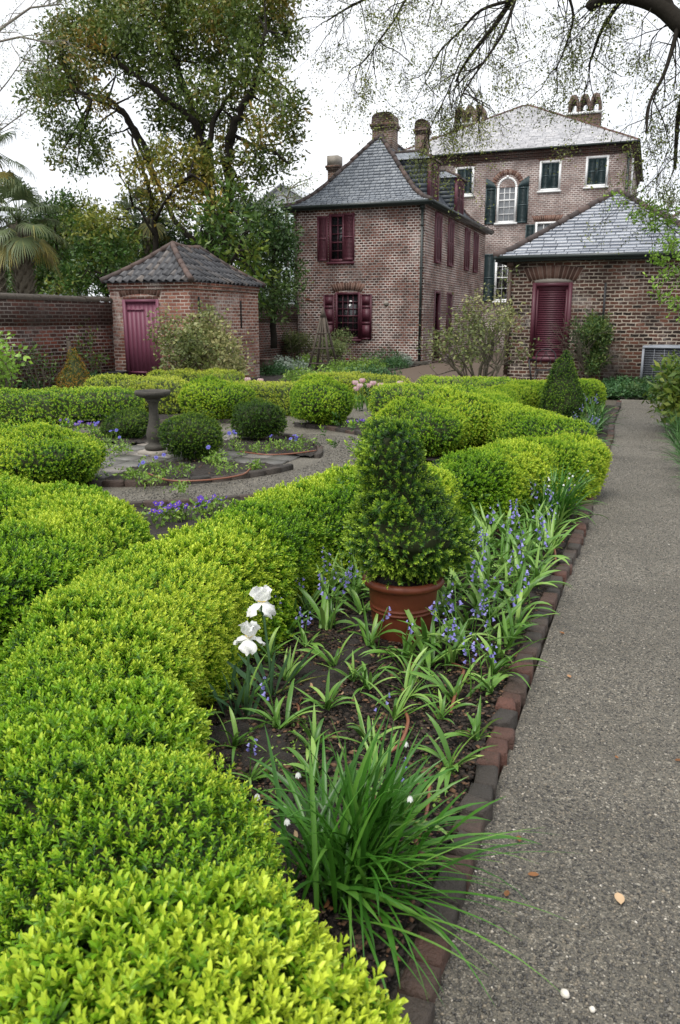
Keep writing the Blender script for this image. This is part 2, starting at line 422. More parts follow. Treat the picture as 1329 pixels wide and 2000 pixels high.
def glass_mat(name, col, rough):
    m, nt, b = new_mat(name)
    c = mixc(nt, noise(nt, objco(nt), 1.3, 3), tuple(x * 0.5 for x in col), tuple(x * 1.5 for x in col))
    nt.links.new(c, b.inputs['Base Color']); b.inputs['Roughness'].default_value = rough; b.inputs['Specular IOR Level'].default_value = 0.7
    bump(nt, b, noise(nt, objco(nt), 4, 2), 0.15, 0.02)
    return m
MAT['glass'] = glass_mat('old_dark_window_glass', (0.018, 0.018, 0.02), 0.06)
MAT['glass_pale'] = glass_mat('pale_grey_window_glass', (0.16, 0.17, 0.18), 0.08)  # panes with a paler grey base colour

MAT['slate'] = tint_mat('blue_grey_slate', [(0, (0.11, 0.13, 0.16)), (0.5, (0.165, 0.19, 0.225)), (1, (0.23, 0.255, 0.285))], 0.4, 0.5, 9, 0.4, 0.25, 30)
MAT['slate_wet'] = tint_mat('wet_sheen_slate', [(0, (0.14, 0.16, 0.20)), (0.5, (0.215, 0.24, 0.285)), (1, (0.29, 0.315, 0.36))], 0.28, 0.6, 7, 0.35, 0.25, 25)  # wet slate, base grey raised to hold part of its bright sheen
MAT['slate_pale'] = tint_mat('lichened_sky_sheen_slate', [(0, (0.36, 0.36, 0.38)), (0.5, (0.46, 0.46, 0.48)), (1, (0.56, 0.55, 0.56))], 0.35, 0.5, 6, 0.3, 0.2, 20)  # lichened slate, base colour lightened further for the sky's reflection
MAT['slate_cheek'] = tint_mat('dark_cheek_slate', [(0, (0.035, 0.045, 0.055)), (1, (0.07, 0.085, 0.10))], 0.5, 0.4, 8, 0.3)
MAT['pantile'] = tint_mat('dark_grey_pantile', [(0, (0.035, 0.036, 0.042)), (0.6, (0.085, 0.085, 0.092)), (1, (0.16, 0.13, 0.11))], 0.5, 0.45, 12, 0.5, 0.3, 40)
MAT['hip_tile'] = tint_mat('brown_clay_hip_tile', [(0, (0.035, 0.027, 0.026)), (0.6, (0.075, 0.056, 0.052)), (1, (0.13, 0.085, 0.07))], 0.7, 0.3, 10, 0.4, 0.3)
MAT['hip_tile_red'] = tint_mat('red_clay_ridge_tile', [(0, (0.08, 0.045, 0.038)), (1, (0.17, 0.09, 0.07))], 0.7, 0.3, 10, 0.3)
MAT['voussoir'] = tint_mat('arch_bricks', [(0, (0.08, 0.042, 0.032)), (0.5, (0.19, 0.095, 0.07)), (1, (0.36, 0.25, 0.20))], 0.85, 0.25, 20, 0.4, 0.3)
MAT['edge_brick'] = tint_mat('worn_edging_brick', [(0, (0.04, 0.035, 0.031)), (0.35, (0.08, 0.062, 0.05)), (0.7, (0.10, 0.05, 0.036)), (1, (0.15, 0.06, 0.042))], 0.65, 0.35, 45, 0.85, 1.0, 90)
MAT['flag'] = tint_mat('damp_flagstone', [(0, (0.10, 0.095, 0.085)), (0.6, (0.19, 0.18, 0.165)), (1, (0.26, 0.23, 0.20))], 0.45, 0.5, 10, 0.4, 0.3, 30)
MAT['pebble'] = tint_mat('mixed_pebbles', [(0, (0.024, 0.024, 0.024)), (0.35, (0.075, 0.070, 0.062)), (0.65, (0.14, 0.128, 0.107)), (0.85, (0.25, 0.21, 0.155)), (1, (0.62, 0.58, 0.51))], 0.55, 0.45)
MAT['mulch'] = tint_mat('bark_mulch_chips', [(0, (0.012, 0.010, 0.008)), (0.55, (0.05, 0.034, 0.024)), (0.9, (0.16, 0.085, 0.045)), (1, (0.30, 0.2, 0.12))], 0.8, 0.3)
MAT['dead_leaf'] = tint_mat('dry_fallen_leaves', [(0, (0.10, 0.04, 0.015)), (0.6, (0.28, 0.13, 0.05)), (1, (0.50, 0.36, 0.22))], 0.7, 0.3)

def gravel_mat():
    m, nt, b = new_mat('damp_gravel'); L = nt.links
    oc = objco(nt)
    cols = []
    vs_ = []
    for s_ in (230, 115):
        v = nd(nt, 'ShaderNodeTexVoronoi'); v.inputs['Scale'].default_value = s_; L.new(oc, v.inputs['Vector']); vs_.append(v)
        sx = nd(nt, 'ShaderNodeSeparateColor'); L.new(v.outputs['Color'], sx.inputs[0])
        cols.append(ramp(nt, sx.outputs[0], [(0, (0.035, 0.035, 0.035)), (0.4, (0.088, 0.084, 0.075)), (0.75, (0.145, 0.135, 0.115)), (0.93, (0.21, 0.185, 0.15)), (1, (0.5, 0.48, 0.44))]))
    c = mixc(nt, 0.45, cols[0], cols[1]); c = mixc(nt, 1.0, c, (1.10, 1.06, 0.96), 'MULTIPLY')
    n = noise(nt, oc, 1.6, 5, 0.65)
    c = mixc(nt, mth(nt, 'MULTIPLY', ramp(nt, n, [(0.4, (0, 0, 0)), (0.7, (1, 1, 1))]), 0.6), c, (0.062, 0.056, 0.042))
    L.new(c, b.inputs['Base Color']); b.inputs['Roughness'].default_value = 0.7
    bump(nt, b, vs_[0].outputs['Distance'], 0.6, 0.006)
    return m
MAT['gravel'] = gravel_mat()
def soil_mat(name, a, bc, sc=30):
    m, nt, b = new_mat(name); L = nt.links
    oc = objco(nt)
    c = mixc(nt, noise(nt, oc, sc, 6, 0.7), a, bc)
    c = mixc(nt, ramp(nt, noise(nt, oc, sc * 4, 2), [(0.68, (0, 0, 0)), (0.75, (1, 1, 1))]), c, (0.10, 0.06, 0.035))
    L.new(c, b.inputs['Base Color']); b.inputs['Roughness'].default_value = 0.85
    bump(nt, b, noise(nt, oc, sc * 1.5, 5, 0.7), 1.0, 0.03)
    return m
MAT['soil'] = soil_mat('dark_mulched_soil', (0.008, 0.007, 0.006), (0.045, 0.034, 0.026))
MAT['ground'] = soil_mat('garden_ground', (0.03, 0.026, 0.018), (0.09, 0.075, 0.05), 8)
MAT['bk_pave'] = brick_mat('worn_brick_paving', (0.10, 0.055, 0.04), (0.20, 0.095, 0.065), (0.27, 0.14, 0.10), (0.16, 0.12, 0.09), 0.2, 0.1, 0.01, 0.2)
MAT['bk_kitchen'] = brick_mat('kitchen_house_brick', (0.065, 0.031, 0.025), (0.17, 0.069, 0.051), (0.27, 0.112, 0.08), (0.64, 0.58, 0.53), 0.165, 0.088, 0.0150, 0.4, seed=3.1)
MAT['bk_kitchen_side'] = MAT['bk_kitchen']
MAT['bk_main'] = brick_mat('main_house_brick', (0.16, 0.108, 0.095), (0.27, 0.172, 0.150), (0.35, 0.235, 0.20), (0.66, 0.60, 0.56), 0.21, 0.088, 0.019, 0.6, seed=7.7)
MAT['bk_right'] = brick_mat('outbuilding_brick', (0.022, 0.014, 0.011), (0.078, 0.037, 0.026), (0.17, 0.066, 0.04), (0.42, 0.36, 0.29), 0.205, 0.083, 0.0135, 0.45, seed=12.3, wob=0.024)
MAT['bk_shed'] = brick_mat('shed_brick', (0.15, 0.062, 0.045), (0.29, 0.12, 0.085), (0.40, 0.19, 0.13), (0.52, 0.45, 0.39), 0.215, 0.08, 0.012, 0.9, seed=5.2)
MAT['bk_wall'] = brick_mat('garden_wall_brick', (0.05, 0.02, 0.016), (0.15, 0.046, 0.032), (0.27, 0.072, 0.042), (0.52, 0.46, 0.41), 0.215, 0.08, 0.013, 0.3, 0.65, 1.95, seed=0.0, wob=0.016, mvar=0.5)
MAT['bk_chim'] = brick_mat('chimney_brick', (0.06, 0.035, 0.028), (0.13, 0.065, 0.045), (0.21, 0.12, 0.085), (0.30, 0.26, 0.22), 0.2, 0.075, 0.013, 0.3, seed=9.4)
MAT['coping'] = plain('mossy_brick_coping', (0.05, 0.04, 0.03), 0.9, 0.6, 7, 0.5, bscale=30)
# ------------------------------------------------------------------ foliage tools
def leaf_geo(b, d, s, L, W, detail, fold=0.25):
    """one leaf from base b along d, s = sideways; detail 2: folded oblong of two quads, 1: a single pointed quad"""
    b, d, s = map(np.asarray, (b, d, s)); n = np.cross(d, s)
    if detail == 2:
        V = [b, b + d * L * .38 + s * W * .5 + n * W * fold, b + d * L * .78 + s * W * .42 + n * W * fold, b + d * L - n * L * .06,
             b + d * L * .78 - s * W * .42 + n * W * fold, b + d * L * .38 - s * W * .5 + n * W * fold]
        return V, [(0, 1, 2, 3), (0, 3, 4, 5)]
    V = [b, b + d * L * .5 + s * W * .5, b + d * L, b + d * L * .5 - s * W * .5]
    return V, [(0, 1, 2, 3)]

def sprig(rng, pairs=4, L=0.018, W=0.009, detail=2, stem=0.03, open0=70, open1=28, tlow=-0.42, thigh=0.32):
    """a shoot along +z with pairs of leaves, palest at the young tip, base darkened to paint in depth shade"""
    V, Q, T = [], [], []
    for i in range(pairs + 1):
        t = i / pairs
        z = stem * t; op = R(open0 + (open1 - open0) * t)
        for k in range(2):
            a = i * math.pi / 2 + k * math.pi + rng.uniform(-.35, .35)
            o = op * rng.uniform(.75, 1.2)
            r = np.array([math.cos(a), math.sin(a), 0]); d = r * math.sin(o) + np.array([0, 0, math.cos(o)])
            s = np.cross(d, [0, 0, 1.0]); s /= np.linalg.norm(s) + 1e-9
            f = rng.uniform(.8, 1.15) * (1 - .25 * t * t)
            v, q = leaf_geo((0, 0, z), d, -s, L * f, W * f, detail)
            q = [tuple(x + len(V) for x in y) for y in q]
            V += list(v); Q += q; T += [tlow + (thigh - tlow) * t + rng.uniform(-.06, .06)] * len(v)
    return np.array(V), np.array(Q), np.array(T)

def spray(rng, n=8, L=0.1, W=0.045, size=0.22, detail=1):
    """a loose cluster of leaves round a twig end"""
    V, Q, T = [], [], []
    for i in range(n):
        p = rng.normal(0, size * .42, 3)
        d = p / (np.linalg.norm(p) + 1e-6) + rng.normal(0, .6, 3) + np.array([0, 0, -.25]); d /= np.linalg.norm(d)
        s = np.cross(d, rng.normal(0, 1, 3)); s /= np.linalg.norm(s) + 1e-9
        f = rng.uniform(.7, 1.25)
        v, q = leaf_geo(p, d, s, L * f, W * f, detail)
        q = [tuple(x + len(V) for x in y) for y in q]
        V += list(v); Q += q; T += [rng.uniform(-.22, .22)] * len(v)
    return np.array(V), np.array(Q), np.array(T)

def scatter(name, protos, P, N, scale, tint, mat, parent, rng, jitter=0.35):
    P = np.asarray(P); n = len(P)
    A = np.asarray(N) + rng.normal(0, jitter, (n, 3)); A /= np.linalg.norm(A, axis=1)[:, None] + 1e-9
    ref = rng.normal(0, 1, (n, 3)); X = np.cross(ref, A); X /= np.linalg.norm(X, axis=1)[:, None] + 1e-9
    Y = np.cross(A, X); Rm = np.stack([X, Y, A], -1)
    scale = np.broadcast_to(np.asarray(scale, float), (n,)); tint = np.broadcast_to(np.asarray(tint, float), (n,))
    pick = rng.integers(0, len(protos), n)
    Vs, Qs, Ts, off = [], [], [], 0
    for k, (v, q, t) in enumerate(protos):
        I = np.where(pick == k)[0]
        if not len(I): continue
        W = np.einsum('nij,mj->nmi', Rm[I], v) * scale[I][:, None, None] + P[I][:, None, :]
        m = len(v)
        Vs.append(W.reshape(-1, 3)); Qs.append((q[None] + (np.arange(len(I)) * m)[:, None, None]).reshape(-1, 4) + off)
        Ts.append((t[None] + tint[I][:, None]).ravel()); off += m * len(I)
    return np_mesh(name, np.vstack(Vs), np.vstack(Qs), None, mat, parent, np.clip(np.concatenate(Ts), 0, 1))

def catmull(P, n=14):
    P = np.asarray(P, float); P = np.vstack([2 * P[0] - P[1], P, 2 * P[-1] - P[-2]])
    out = []
    for i in range(1, len(P) - 2):
        for t in np.linspace(0, 1, n, endpoint=False):
            a, b, c, d = P[i - 1], P[i], P[i + 1], P[i + 2]
            out.append(.5 * (2 * b + (c - a) * t + (2 * a - 5 * b + 4 * c - d) * t * t + (3 * b - a - 3 * c + d) * t ** 3))
    out.append(P[-2]); return np.array(out)

def hedge_surface(line, hw, H, z0, lump=0.05, seed=0, hs=None):
    """clipped hedge swept along a line with rounded ends; returns vertices, quads, normals"""
    C = catmull(line, 14); seg = np.linalg.norm(np.diff(C, axis=0), axis=1); S = np.concatenate([[0], np.cumsum(seg)])
    n = max(10, int(S[-1] / 0.07)); s = np.linspace(0, S[-1], n)
    P = np.stack([np.interp(s, S, C[:, k]) for k in range(2)], -1)
    T = np.gradient(P, axis=0); T /= np.linalg.norm(T, axis=1)[:, None]; B = np.stack([T[:, 1], -T[:, 0]], -1)
    e = np.minimum(s, S[-1] - s) / hw
    k = np.sqrt(np.clip(1 - (1 - np.clip(e, 0, 1)) ** 2, 0, 1)); k[0] = k[-1] = .02
    kz = .55 + .45 * k
    m = 18; ph = np.linspace(R(-28), R(208), m)
    cx = np.sign(np.cos(ph)) * np.abs(np.cos(ph)) ** .75; sz = np.sign(np.sin(ph)) * np.abs(np.sin(ph)) ** .62
    low = sz < 0
    zz = np.where(low, .35 + sz * .75, .35 + sz * .65); zz = (zz - zz.min()) / (zz.max() - zz.min())
    V = np.zeros((n, m, 3))
    V[..., :2] = P[:, None, :] + B[:, None, :] * (hw * k)[:, None, None] * cx[None, :, None]
    V[..., 2] = z0 + (H - z0) * zz[None, :] * kz[:, None]
    i = np.arange(n - 1)[:, None] * m; j = np.arange(m - 1)[None, :]
    Q = np.stack([i + j, i + j + 1, i + m + j + 1, i + m + j], -1).reshape(-1, 4)
    ii = (np.arange(n - 1) * m)
    Q = np.vstack([Q, np.stack([ii + m - 1, ii, ii + m, ii + m + m - 1], -1)])
    V = V.reshape(-1, 3)
    return finish_surface(V, Q, np.repeat(P, m, 0), (z0 + H) * .45, lump, seed) + (P,)

def finish_surface(V, Q, axis, zc, lump, seed):
    c = np.column_stack([axis, np.full(len(V), zc)])
    a, b, d, e = (V[Q[:, i]] for i in range(4)); N = np.cross(d - a, e - b)
    out = ((V[Q].mean(1) - c[Q].mean(1)) * N).sum(1) < 0
    N[out] *= -1
    VN = np.zeros_like(V)
    for i in range(4): np.add.at(VN, Q[:, i], N)
    VN /= np.linalg.norm(VN, axis=1)[:, None] + 1e-9
    V = V + VN * ((vnoise(V, .34, seed) - .5) * 2 * lump + (vnoise(V, .13, seed + 9) - .5) * lump * .8)[:, None]
    return V, Q, VN

def ball_surface(c, r, z0, H, lump=0.05, seed=0, shape=None):
    """dome, ball or cone of clipped box: profile radii times r over height z0..H"""
    prof = shape or [(0.02, 0), (.55, .04), (.82, .16), (.97, .34), (1, .5), (.95, .68), (.78, .84), (.48, .955), (.02, 1)]
    tt = np.linspace(0, 1, 18); px = np.array(prof)
    sl = np.concatenate([[0], np.cumsum(np.hypot(np.diff(px[:, 0]), np.diff(px[:, 1])))]); sl /= sl[-1]
    rr = np.interp(tt, sl, px[:, 0]) * r; zz = z0 + np.interp(tt, sl, px[:, 1]) * (H - z0)
    m = 26; an = np.arange(m) * 2 * math.pi / m
    V = np.stack([c[0] + rr[:, None] * np.cos(an), c[1] + rr[:, None] * np.sin(an), np.repeat(zz[:, None], m, 1)], -1).reshape(-1, 3)
    i = np.arange(17)[:, None] * m; j = np.arange(m)[None, :]; k = (j + 1) % m
    Q = np.stack([i + j, i + k, i + m + k, i + m + j], -1).reshape(-1, 4)
    ax = np.repeat(np.array([c[:2]]), len(V), 0)
    return finish_surface(V, Q, ax, (z0 + H) * .5, lump, seed)

def sample(V, Q, VN, n, rng):
    a, b, c, d = (V[Q[:, i]] for i in range(4))
    A = np.linalg.norm(np.cross(c - a, d - b), axis=1) + 1e-12
    f = rng.choice(len(Q), n, p=A / A.sum()); u, v = rng.random((2, n))
    w = np.stack([(1 - u) * (1 - v), u * (1 - v), u * v, (1 - u) * v], -1)[..., None]
    return (V[Q[f]] * w).sum(1), (VN[Q[f]] * w).sum(1), A.sum() / 2

def near_dist(P): return np.sqrt(P[:, 0] ** 2 + P[:, 1] ** 2)

_sp = {}
def box_protos(kind):
    if kind not in _sp:
        rng = np.random.default_rng(len(_sp) + 5)
        _sp[kind] = {'near': [sprig(rng, 5, .0190, .0074, 2, .036) for _ in range(9)],
                     'fine': [sprig(rng, 5, .0135, .0058, 2, .030, 60, 25) for _ in range(9)],
                     'mid': [sprig(rng, 3, .021, .0105, 2, .030) for _ in range(8)],
                     'far': [sprig(rng, 2, .032, .017, 1, .035) for _ in range(8)]}[kind]
    return _sp[kind]

def clipped_box(name, label, cat, surf, mat, group, seed, dens, kind='mid', base=(0, 0), core=0.045, tint=0.42, tvar=0.3, scale=1.0, stems=None, stemz=0.16, stray=0.02, tips=0.0):
    V, Q, VN = surf[:3]
    rng = np.random.default_rng(seed)
    t = thing(name, label, cat, (base[0], base[1], 0), group)
    np_mesh('dark_core', V - VN * core, Q, None, MAT['box_core'], t)  # solid dark core, its colour paints the shade between the leaves
    area = sample(V, Q, VN, 2, rng)[2]
    n = int(area * dens)
    P, N, _ = sample(V, Q, VN, n, rng)
    up = np.array([0, 0, .45])
    P = P + N * (rng.uniform(-.035, .012, n) + (rng.random(n) < .06) * stray * rng.random(n))[:, None]
    tn = tint + (vnoise(P, .42, seed + 3) - .5) * 2 * tvar + (vnoise(P, .1, seed + 4) - .5) * .22 + rng.normal(0, .07, n)
    sc = (scale(P) if callable(scale) else scale) * rng.uniform(.75, 1.2, n) * (0.85 + .3 * vnoise(P, .5, seed + 5))
    scatter('foliage', box_protos(kind), P, N + up, sc, tn, MAT[mat], t, rng, .32)
    if stems is not None:
        mb = MB()
        for x, y in stems:
            a = rng.uniform(0, 6.28); r0 = rng.uniform(.006, .012); lean = rng.normal(0, .05, 2)
            z = np.array([-.03, stemz * .3, stemz * .7, stemz * 1.25]); w = rng.normal(0, .012, (4, 2)); w[0] = 0
            mb.tube(np.column_stack([x + lean[0] * z / stemz + w[:, 0], y + lean[1] * z / stemz + w[:, 1], z]), [r0 * 1.3, r0, r0 * .8, r0 * .5], 5)
        mb.build('stems', MAT['twig'], t)
    return t

def blade(mb, b, az, tilt, L, W, droop, rng, tint=.5, segs=6, twist=0.0, tip=0.25, tiptint=0.0, vfold=.22):
    """an arching strap leaf"""
    th = tilt; p = np.array(b, float); step = L / segs
    hd = np.array([math.cos(az), math.sin(az), 0]); sd = np.array([-math.sin(az), math.cos(az), 0])
    V, T = [], []
    for i in range(segs + 1):
        t = i / segs
        w = W * (min(1, .65 + 1.6 * t) if t < .25 else 1 - max(0, (t - (1 - tip * 2)) / (tip * 2)) ** 1.8 * .96) * .5
        d = hd * math.sin(th) + np.array([0, 0, math.cos(th)]); n = hd * math.cos(th) - np.array([0, 0, math.sin(th)])
        s = sd * math.cos(twist * t) + n * math.sin(twist * t)
        V += [p - s * w - n * w * vfold, p + n * 0.0 + n * w * vfold, p + s * w - n * w * vfold]
        T += [tint + tiptint * t] * 3
        p = p + d * step; th += droop * (0.4 + 1.2 * t) / segs
        p[2] = max(p[2], b[2] + .004)
    Q = []
    for i in range(segs):
        a = i * 3; Q += [(a, a + 1, a + 4, a + 3), (a + 1, a + 2, a + 5, a + 4)]
    mb.add(V, Q, tint=np.array(T))

# ------------------------------------------------------------------ the ground, paths and beds
def sheet(name, poly, z, mat, parent=None):
    V = np.array([(x, y, z) for x, y in poly]); c = V.mean(0)
    n = len(V); V = np.vstack([V, c])
    return np_mesh(name, V, None, np.array([(i, (i + 1) % n, n) for i in range(n)]), mat, parent)
def slab_grid(name, inside, bounds, step, z, amp, mat, seed, edge_drop=True):
    """a lumpy bed of soil: grid cells whose centre is inside"""
    xs = np.arange(bounds[0], bounds[1] + step, step); ys = np.arange(bounds[2], bounds[3] + step, step)
    X, Y = np.meshgrid(xs, ys, indexing='ij'); V = np.column_stack([X.ravel(), Y.ravel(), np.zeros(X.size)])
    V[:, 2] = z + (vnoise(V, .30, seed) - .5) * amp * 1.6 + (vnoise(V, .05, seed + 1) - .5) * amp + (vnoise(V, .022, seed + 2) - .5) * amp * .6
    nx, ny = len(xs), len(ys)
    i = (np.arange(nx - 1)[:, None] * ny + np.arange(ny - 1)[None, :])
    Q = np.stack([i, i + ny, i + ny + 1, i + 1], -1).reshape(-1, 4)
    c = V[Q].mean(1); Q = Q[inside(c[:, 0], c[:, 1])]
    u, inv = np.unique(Q, return_inverse=True)
    return np_mesh(name, V[u], inv.reshape(-1, 4), None, mat, None, None, False, True)

CX, CY, RAD = -5.5, 8.2, 2.0        # birdbath circle
struct(sheet('ground', [(-400, -60), (400, -60), (400, 700), (-400, 700)], -.03, MAT['ground']))
struct(sheet('gravel_yard', [(-12.3, -1.0), (-.40, -1.0), (-.40, 15.9), (-12.3, 15.9)], -.004, MAT['gravel']))
struct(sheet('gravel_path', [(-.38, -1.5), (.62, -1.5), (.60, 5), (.50, 9), (.40, 17.3), (-.52, 17.3), (-.38, 9)], .0, MAT['gravel']))
struct(sheet('brick_paving', [(-7.45, 16.2), (-3.8, 16.2), (-3.8, 41.5), (-7.45, 41.5)], .012, MAT['bk_pave']))

# front hedge centre line and the almond bed between it and the path
HA = [(-.30, .40), (-.64, .84), (-.94, 1.2), (-1.49, 1.78), (-1.92, 2.38), (-1.98, 3.15), (-1.95, 4.3), (-1.77, 5.2), (-1.38, 6.02), (-1.0, 6.7), (-.74, 7.3), (-.62, 7.95)]
HB = [(x, 16.0 - y) for x, y in HA]
HBf = [(-.62, 8.72), (-1.08, 9.25), (-1.58, 10.0), (-1.98, 10.8), (-2.18, 11.6), (-2.15, 12.6), (-1.95, 13.6), (-1.4, 14.7), (-.85, 15.5)]
hca = catmull(HA, 20)
def bed_front(x, y):
    xe = np.interp(y, hca[:, 1], hca[:, 0])
    return (x < -.46) & (x > xe - .1) & (y > .4) & (y < 7.35)
hcb = catmull(HBf, 20)
def bed_back(x, y):
    xe = np.interp(y, hcb[:, 1], hcb[:, 0])
    return (x < -.46) & (x > xe - .1) & (y > 7.9) & (y < 15.6)
struct(slab_grid('planting_bed', bed_front, (-2.2, -.42, .4, 7.4), .022, .035, .03, MAT['soil'], 3))
struct(slab_grid('planting_bed', bed_back, (-2.3, -.42, 7.9, 15.7), .05, .035, .03, MAT['soil'], 4))
# the strips of soil under the hedges, and the outer ring of beds round the circle
def near_line(line, w):
    L = catmull(line, 10)
    def f(x, y):
        d = np.full(len(x), 9.0)
        for a in L: d = np.minimum(d, np.hypot(x - a[0], y - a[1]))
        return d < w
    return f
fA, fB = near_line(HA, .42), near_line(HBf, .42)
def ringbed(x, y):
    r = np.hypot(x - CX, y - CY); an = np.degrees(np.arctan2(y - CY, x - CX))
    gaps = (np.abs(an) < 9) | (np.abs(an) > 171) | (np.abs(np.abs(an) - 90) < 9)
    return (r > 2.95) & (r < 4.1) & ~gaps
struct(slab_grid('planting_bed', lambda x, y: (ringbed(x, y) | fA(x, y) | fB(x, y)) & ~bed_front(x, y) & ~bed_back(x, y), (-9.8, -.45, .5, 15.8), .05, .025, .025, MAT['soil'], 5))
struct(slab_grid('planting_bed', lambda x, y: (x < -11.2) | (y > 15.95), (-12.35, -7.6, 6, 28), .10, .02, .03, MAT['soil'], 6))
struct(slab_grid('planting_bed', lambda x, y: x > -9, (-3.3, 1.2, 17.35, 20.45), .10, .02, .03, MAT['soil'], 7))
# sector beds inside the circle, with flagged cross paths between them
def sectors(x, y):
    r = np.hypot(x - CX, y - CY); return (r < RAD - .09) & (r > .75) & (np.abs(x - CX) > .34) & (np.abs(y - CY) > .34)
struct(slab_grid('planting_bed', sectors, (CX - 2, CX + 2, CY - 2, CY + 2), .035, .03, .028, MAT['soil'], 8))

def flagstones():
    rng = np.random.default_rng(11); mb = MB()
    x = -2.0
    cell = .34
    for i in range(12):
        for j in range(12):
            cx, cy = -2.0 + (i + .5) * cell, -2.0 + (j + .5) * cell
            r = math.hypot(cx, cy)
            if r > RAD - .12 or (abs(cx) > .40 and abs(cy) > .40 and r > .85): continue
            g = .012; w = cell / 2 - g
            top = .012 + rng.uniform(0, .008)
            jx, jy = rng.uniform(-.02, .02, (2, 4))
            c = [(-w, -w), (w, -w), (-w, w), (w, w)]
            V = [(CX + cx + a + jx[k], CY + cy + b + jy[k], -.02) for k, (a, b) in enumerate(c)] + [(CX + cx + a * .97 + jx[k], CY + cy + b * .97 + jy[k], top + rng.uniform(0, .003)) for k, (a, b) in enumerate(c)]
            mb.hexa(V, rng.uniform(0, 1))
    return struct(mb.build('stone_paving', MAT['flag']))
flagstones()

def edge_brick(mb, c, u, L, W, top, rng, tint):
    """a worn brick with rounded top arrises; u = direction of its length L"""
    u = np.array([u[0], u[1], 0]); v = np.array([-u[1], u[0], 0]); V = []
    j = rng.normal(0, .0045, (4, 2))
    for z, k in ((-.06, 0), (top - .012, 0), (top - .003, .005), (top, .013)):
        for q, (a, b) in enumerate(((-1, -1), (1, -1), (1, 1), (-1, 1))):
            p = np.array([c[0], c[1], z]) + u * (a * (L / 2 - k) + j[q, 0]) + v * (b * (W / 2 - k) + j[q, 1])
            p[2] += rng.normal(0, .0025); V.append(p)
    Q = [(a * 4 + b, a * 4 + (b + 1) % 4, a * 4 + 4 + (b + 1) % 4, a * 4 + 4 + b) for a in range(3) for b in range(4)] + [(12, 13, 14, 15)]
    mb.add(V, Q, tint=tint)

def brick_edging():
    rng = np.random.default_rng(21)
    t = thing('brick_edging', 'straight row of worn edging bricks between bluebell bed and gravel path', 'brick edging', (-.41, 1, 0))
    y = .75; k = 0
    while y < 16.4 and k < 100:
        L = (rng.uniform(.088, .125) if y < 7.6 else rng.uniform(.19, .30))
        W = rng.uniform(.078, .092)
        tn = rng.choice([rng.uniform(0, .25), rng.uniform(.3, .6), rng.uniform(.6, 1)], p=[.35, .35, .3])
        x = -.375 - W / 2 + .02 * math.sin(y * 1.3) + rng.normal(0, .005)
        if y > 9: x -= .11 * (y - 9) / 7
        mb = MB(); an = math.pi / 2 + rng.normal(0, .05)
        edge_brick(mb, (x, y + L / 2), (math.cos(an), math.sin(an)), L - .006, W, .060 + rng.normal(0, .008), rng, tn)
        mb.build('brick', MAT['edge_brick'], t, smooth=False)
        y += L; k += 1
    return t
brick_edging()

def ring_edging(label, r, a0, a1, cx=CX, cy=CY):
    rng = np.random.default_rng(int(abs(a0) * 7 + r * 100))
    t_mb = MB(); n = max(3, int(r * R(a1 - a0) / .21))
    for i in range(n):
        a = R(a0 + (a1 - a0) * (i + .5) / n)
        edge_brick(t_mb, (cx + r * math.cos(a), cy + r * math.sin(a)), (-math.sin(a), math.cos(a)), .205, .07, .055 + rng.normal(0, .004), rng, rng.uniform(0, .6))
    o = t_mb.build('bed_edging', MAT['edge_brick'])
    return tag(o, label, 'brick edging', 'curved brick edgings of the round parterre')
for q, (nm) in enumerate(['curved brick edging of the sector bed right of and behind the birdbath', 'curved brick edging of the sector bed behind and left of the birdbath', 'curved brick edging of the hidden sector bed left of the birdbath', 'curved brick edging of the front sector bed nearest the front hedge']):
    ring_edging(nm, RAD - .045, q * 90 + 11, q * 90 + 79)
for q, nm in enumerate(['curved brick edging under the two clipped balls right of the gravel ring', 'curved brick edging of the far left pansy bed beyond the birdbath', None, 'curved brick edging of the pansy bed behind the front hedge']):
    if nm: ring_edging(nm, 2.93, q * 90 + 10, q * 90 + 80)

def pebbles(name, bounds, n, s0, s1, seed, zoff=0.0, mat='pebble', flat=.6, tl=0.0, th=1.0, cond=None):
    rng = np.random.default_rng(seed)
    P = np.column_stack([rng.uniform(bounds[0], bounds[1], n), rng.uniform(bounds[2], bounds[3], n), np.zeros(n)])
    if cond is not None: P = P[cond(P[:, 0], P[:, 1])]; n = len(P)
    o = np.array([(1, 0, 0), (0, 1, 0), (-1, 0, 0), (0, -1, 0), (0, 0, 1), (0, 0, -1), ], float)
    tr = np.array([(0, 1, 4), (1, 2, 4), (2, 3, 4), (3, 0, 4), (1, 0, 5), (2, 1, 5), (3, 2, 5), (0, 3, 5)])
    s = s0 + (s1 - s0) * rng.random(n) ** 3
    a = rng.uniform(0, 6.28, n); el = rng.uniform(.55, 1, n)
    V = o[None] * (s[:, None, None] * np.stack([np.ones(n), el, el * flat], -1)[:, None, :])
    V = V * (1 + rng.normal(0, .15, (n, 6, 1)))
    x = V[..., 0] * np.cos(a)[:, None] - V[..., 1] * np.sin(a)[:, None]; y = V[..., 0] * np.sin(a)[:, None] + V[..., 1] * np.cos(a)[:, None]
    tl_ = rng.normal(0, .25, n)[:, None]
    V = np.stack([x, y, V[..., 2] + x * tl_], -1)
    P[:, 2] = zoff + s * .12
    V = (V + P[:, None, :]).reshape(-1, 3)
    F = (tr[None] + (np.arange(n) * 6)[:, None, None]).reshape(-1, 3)
    tn = np.repeat(np.clip(tl + (th - tl) * rng.beta(1.6, 2.2, n), 0, 1), 6)
    ob = np_mesh(name, V, None, F, MAT[mat], None, tn)
    ob['kind'] = 'stuff'
    return ob
pebbles('gravel', (-.37, .70, 1.0, 2.6), 40000, .0022, .0075, 31)
pebbles('gravel', (-.37, .62, 2.6, 5.0), 34000, .0025, .0065, 32)
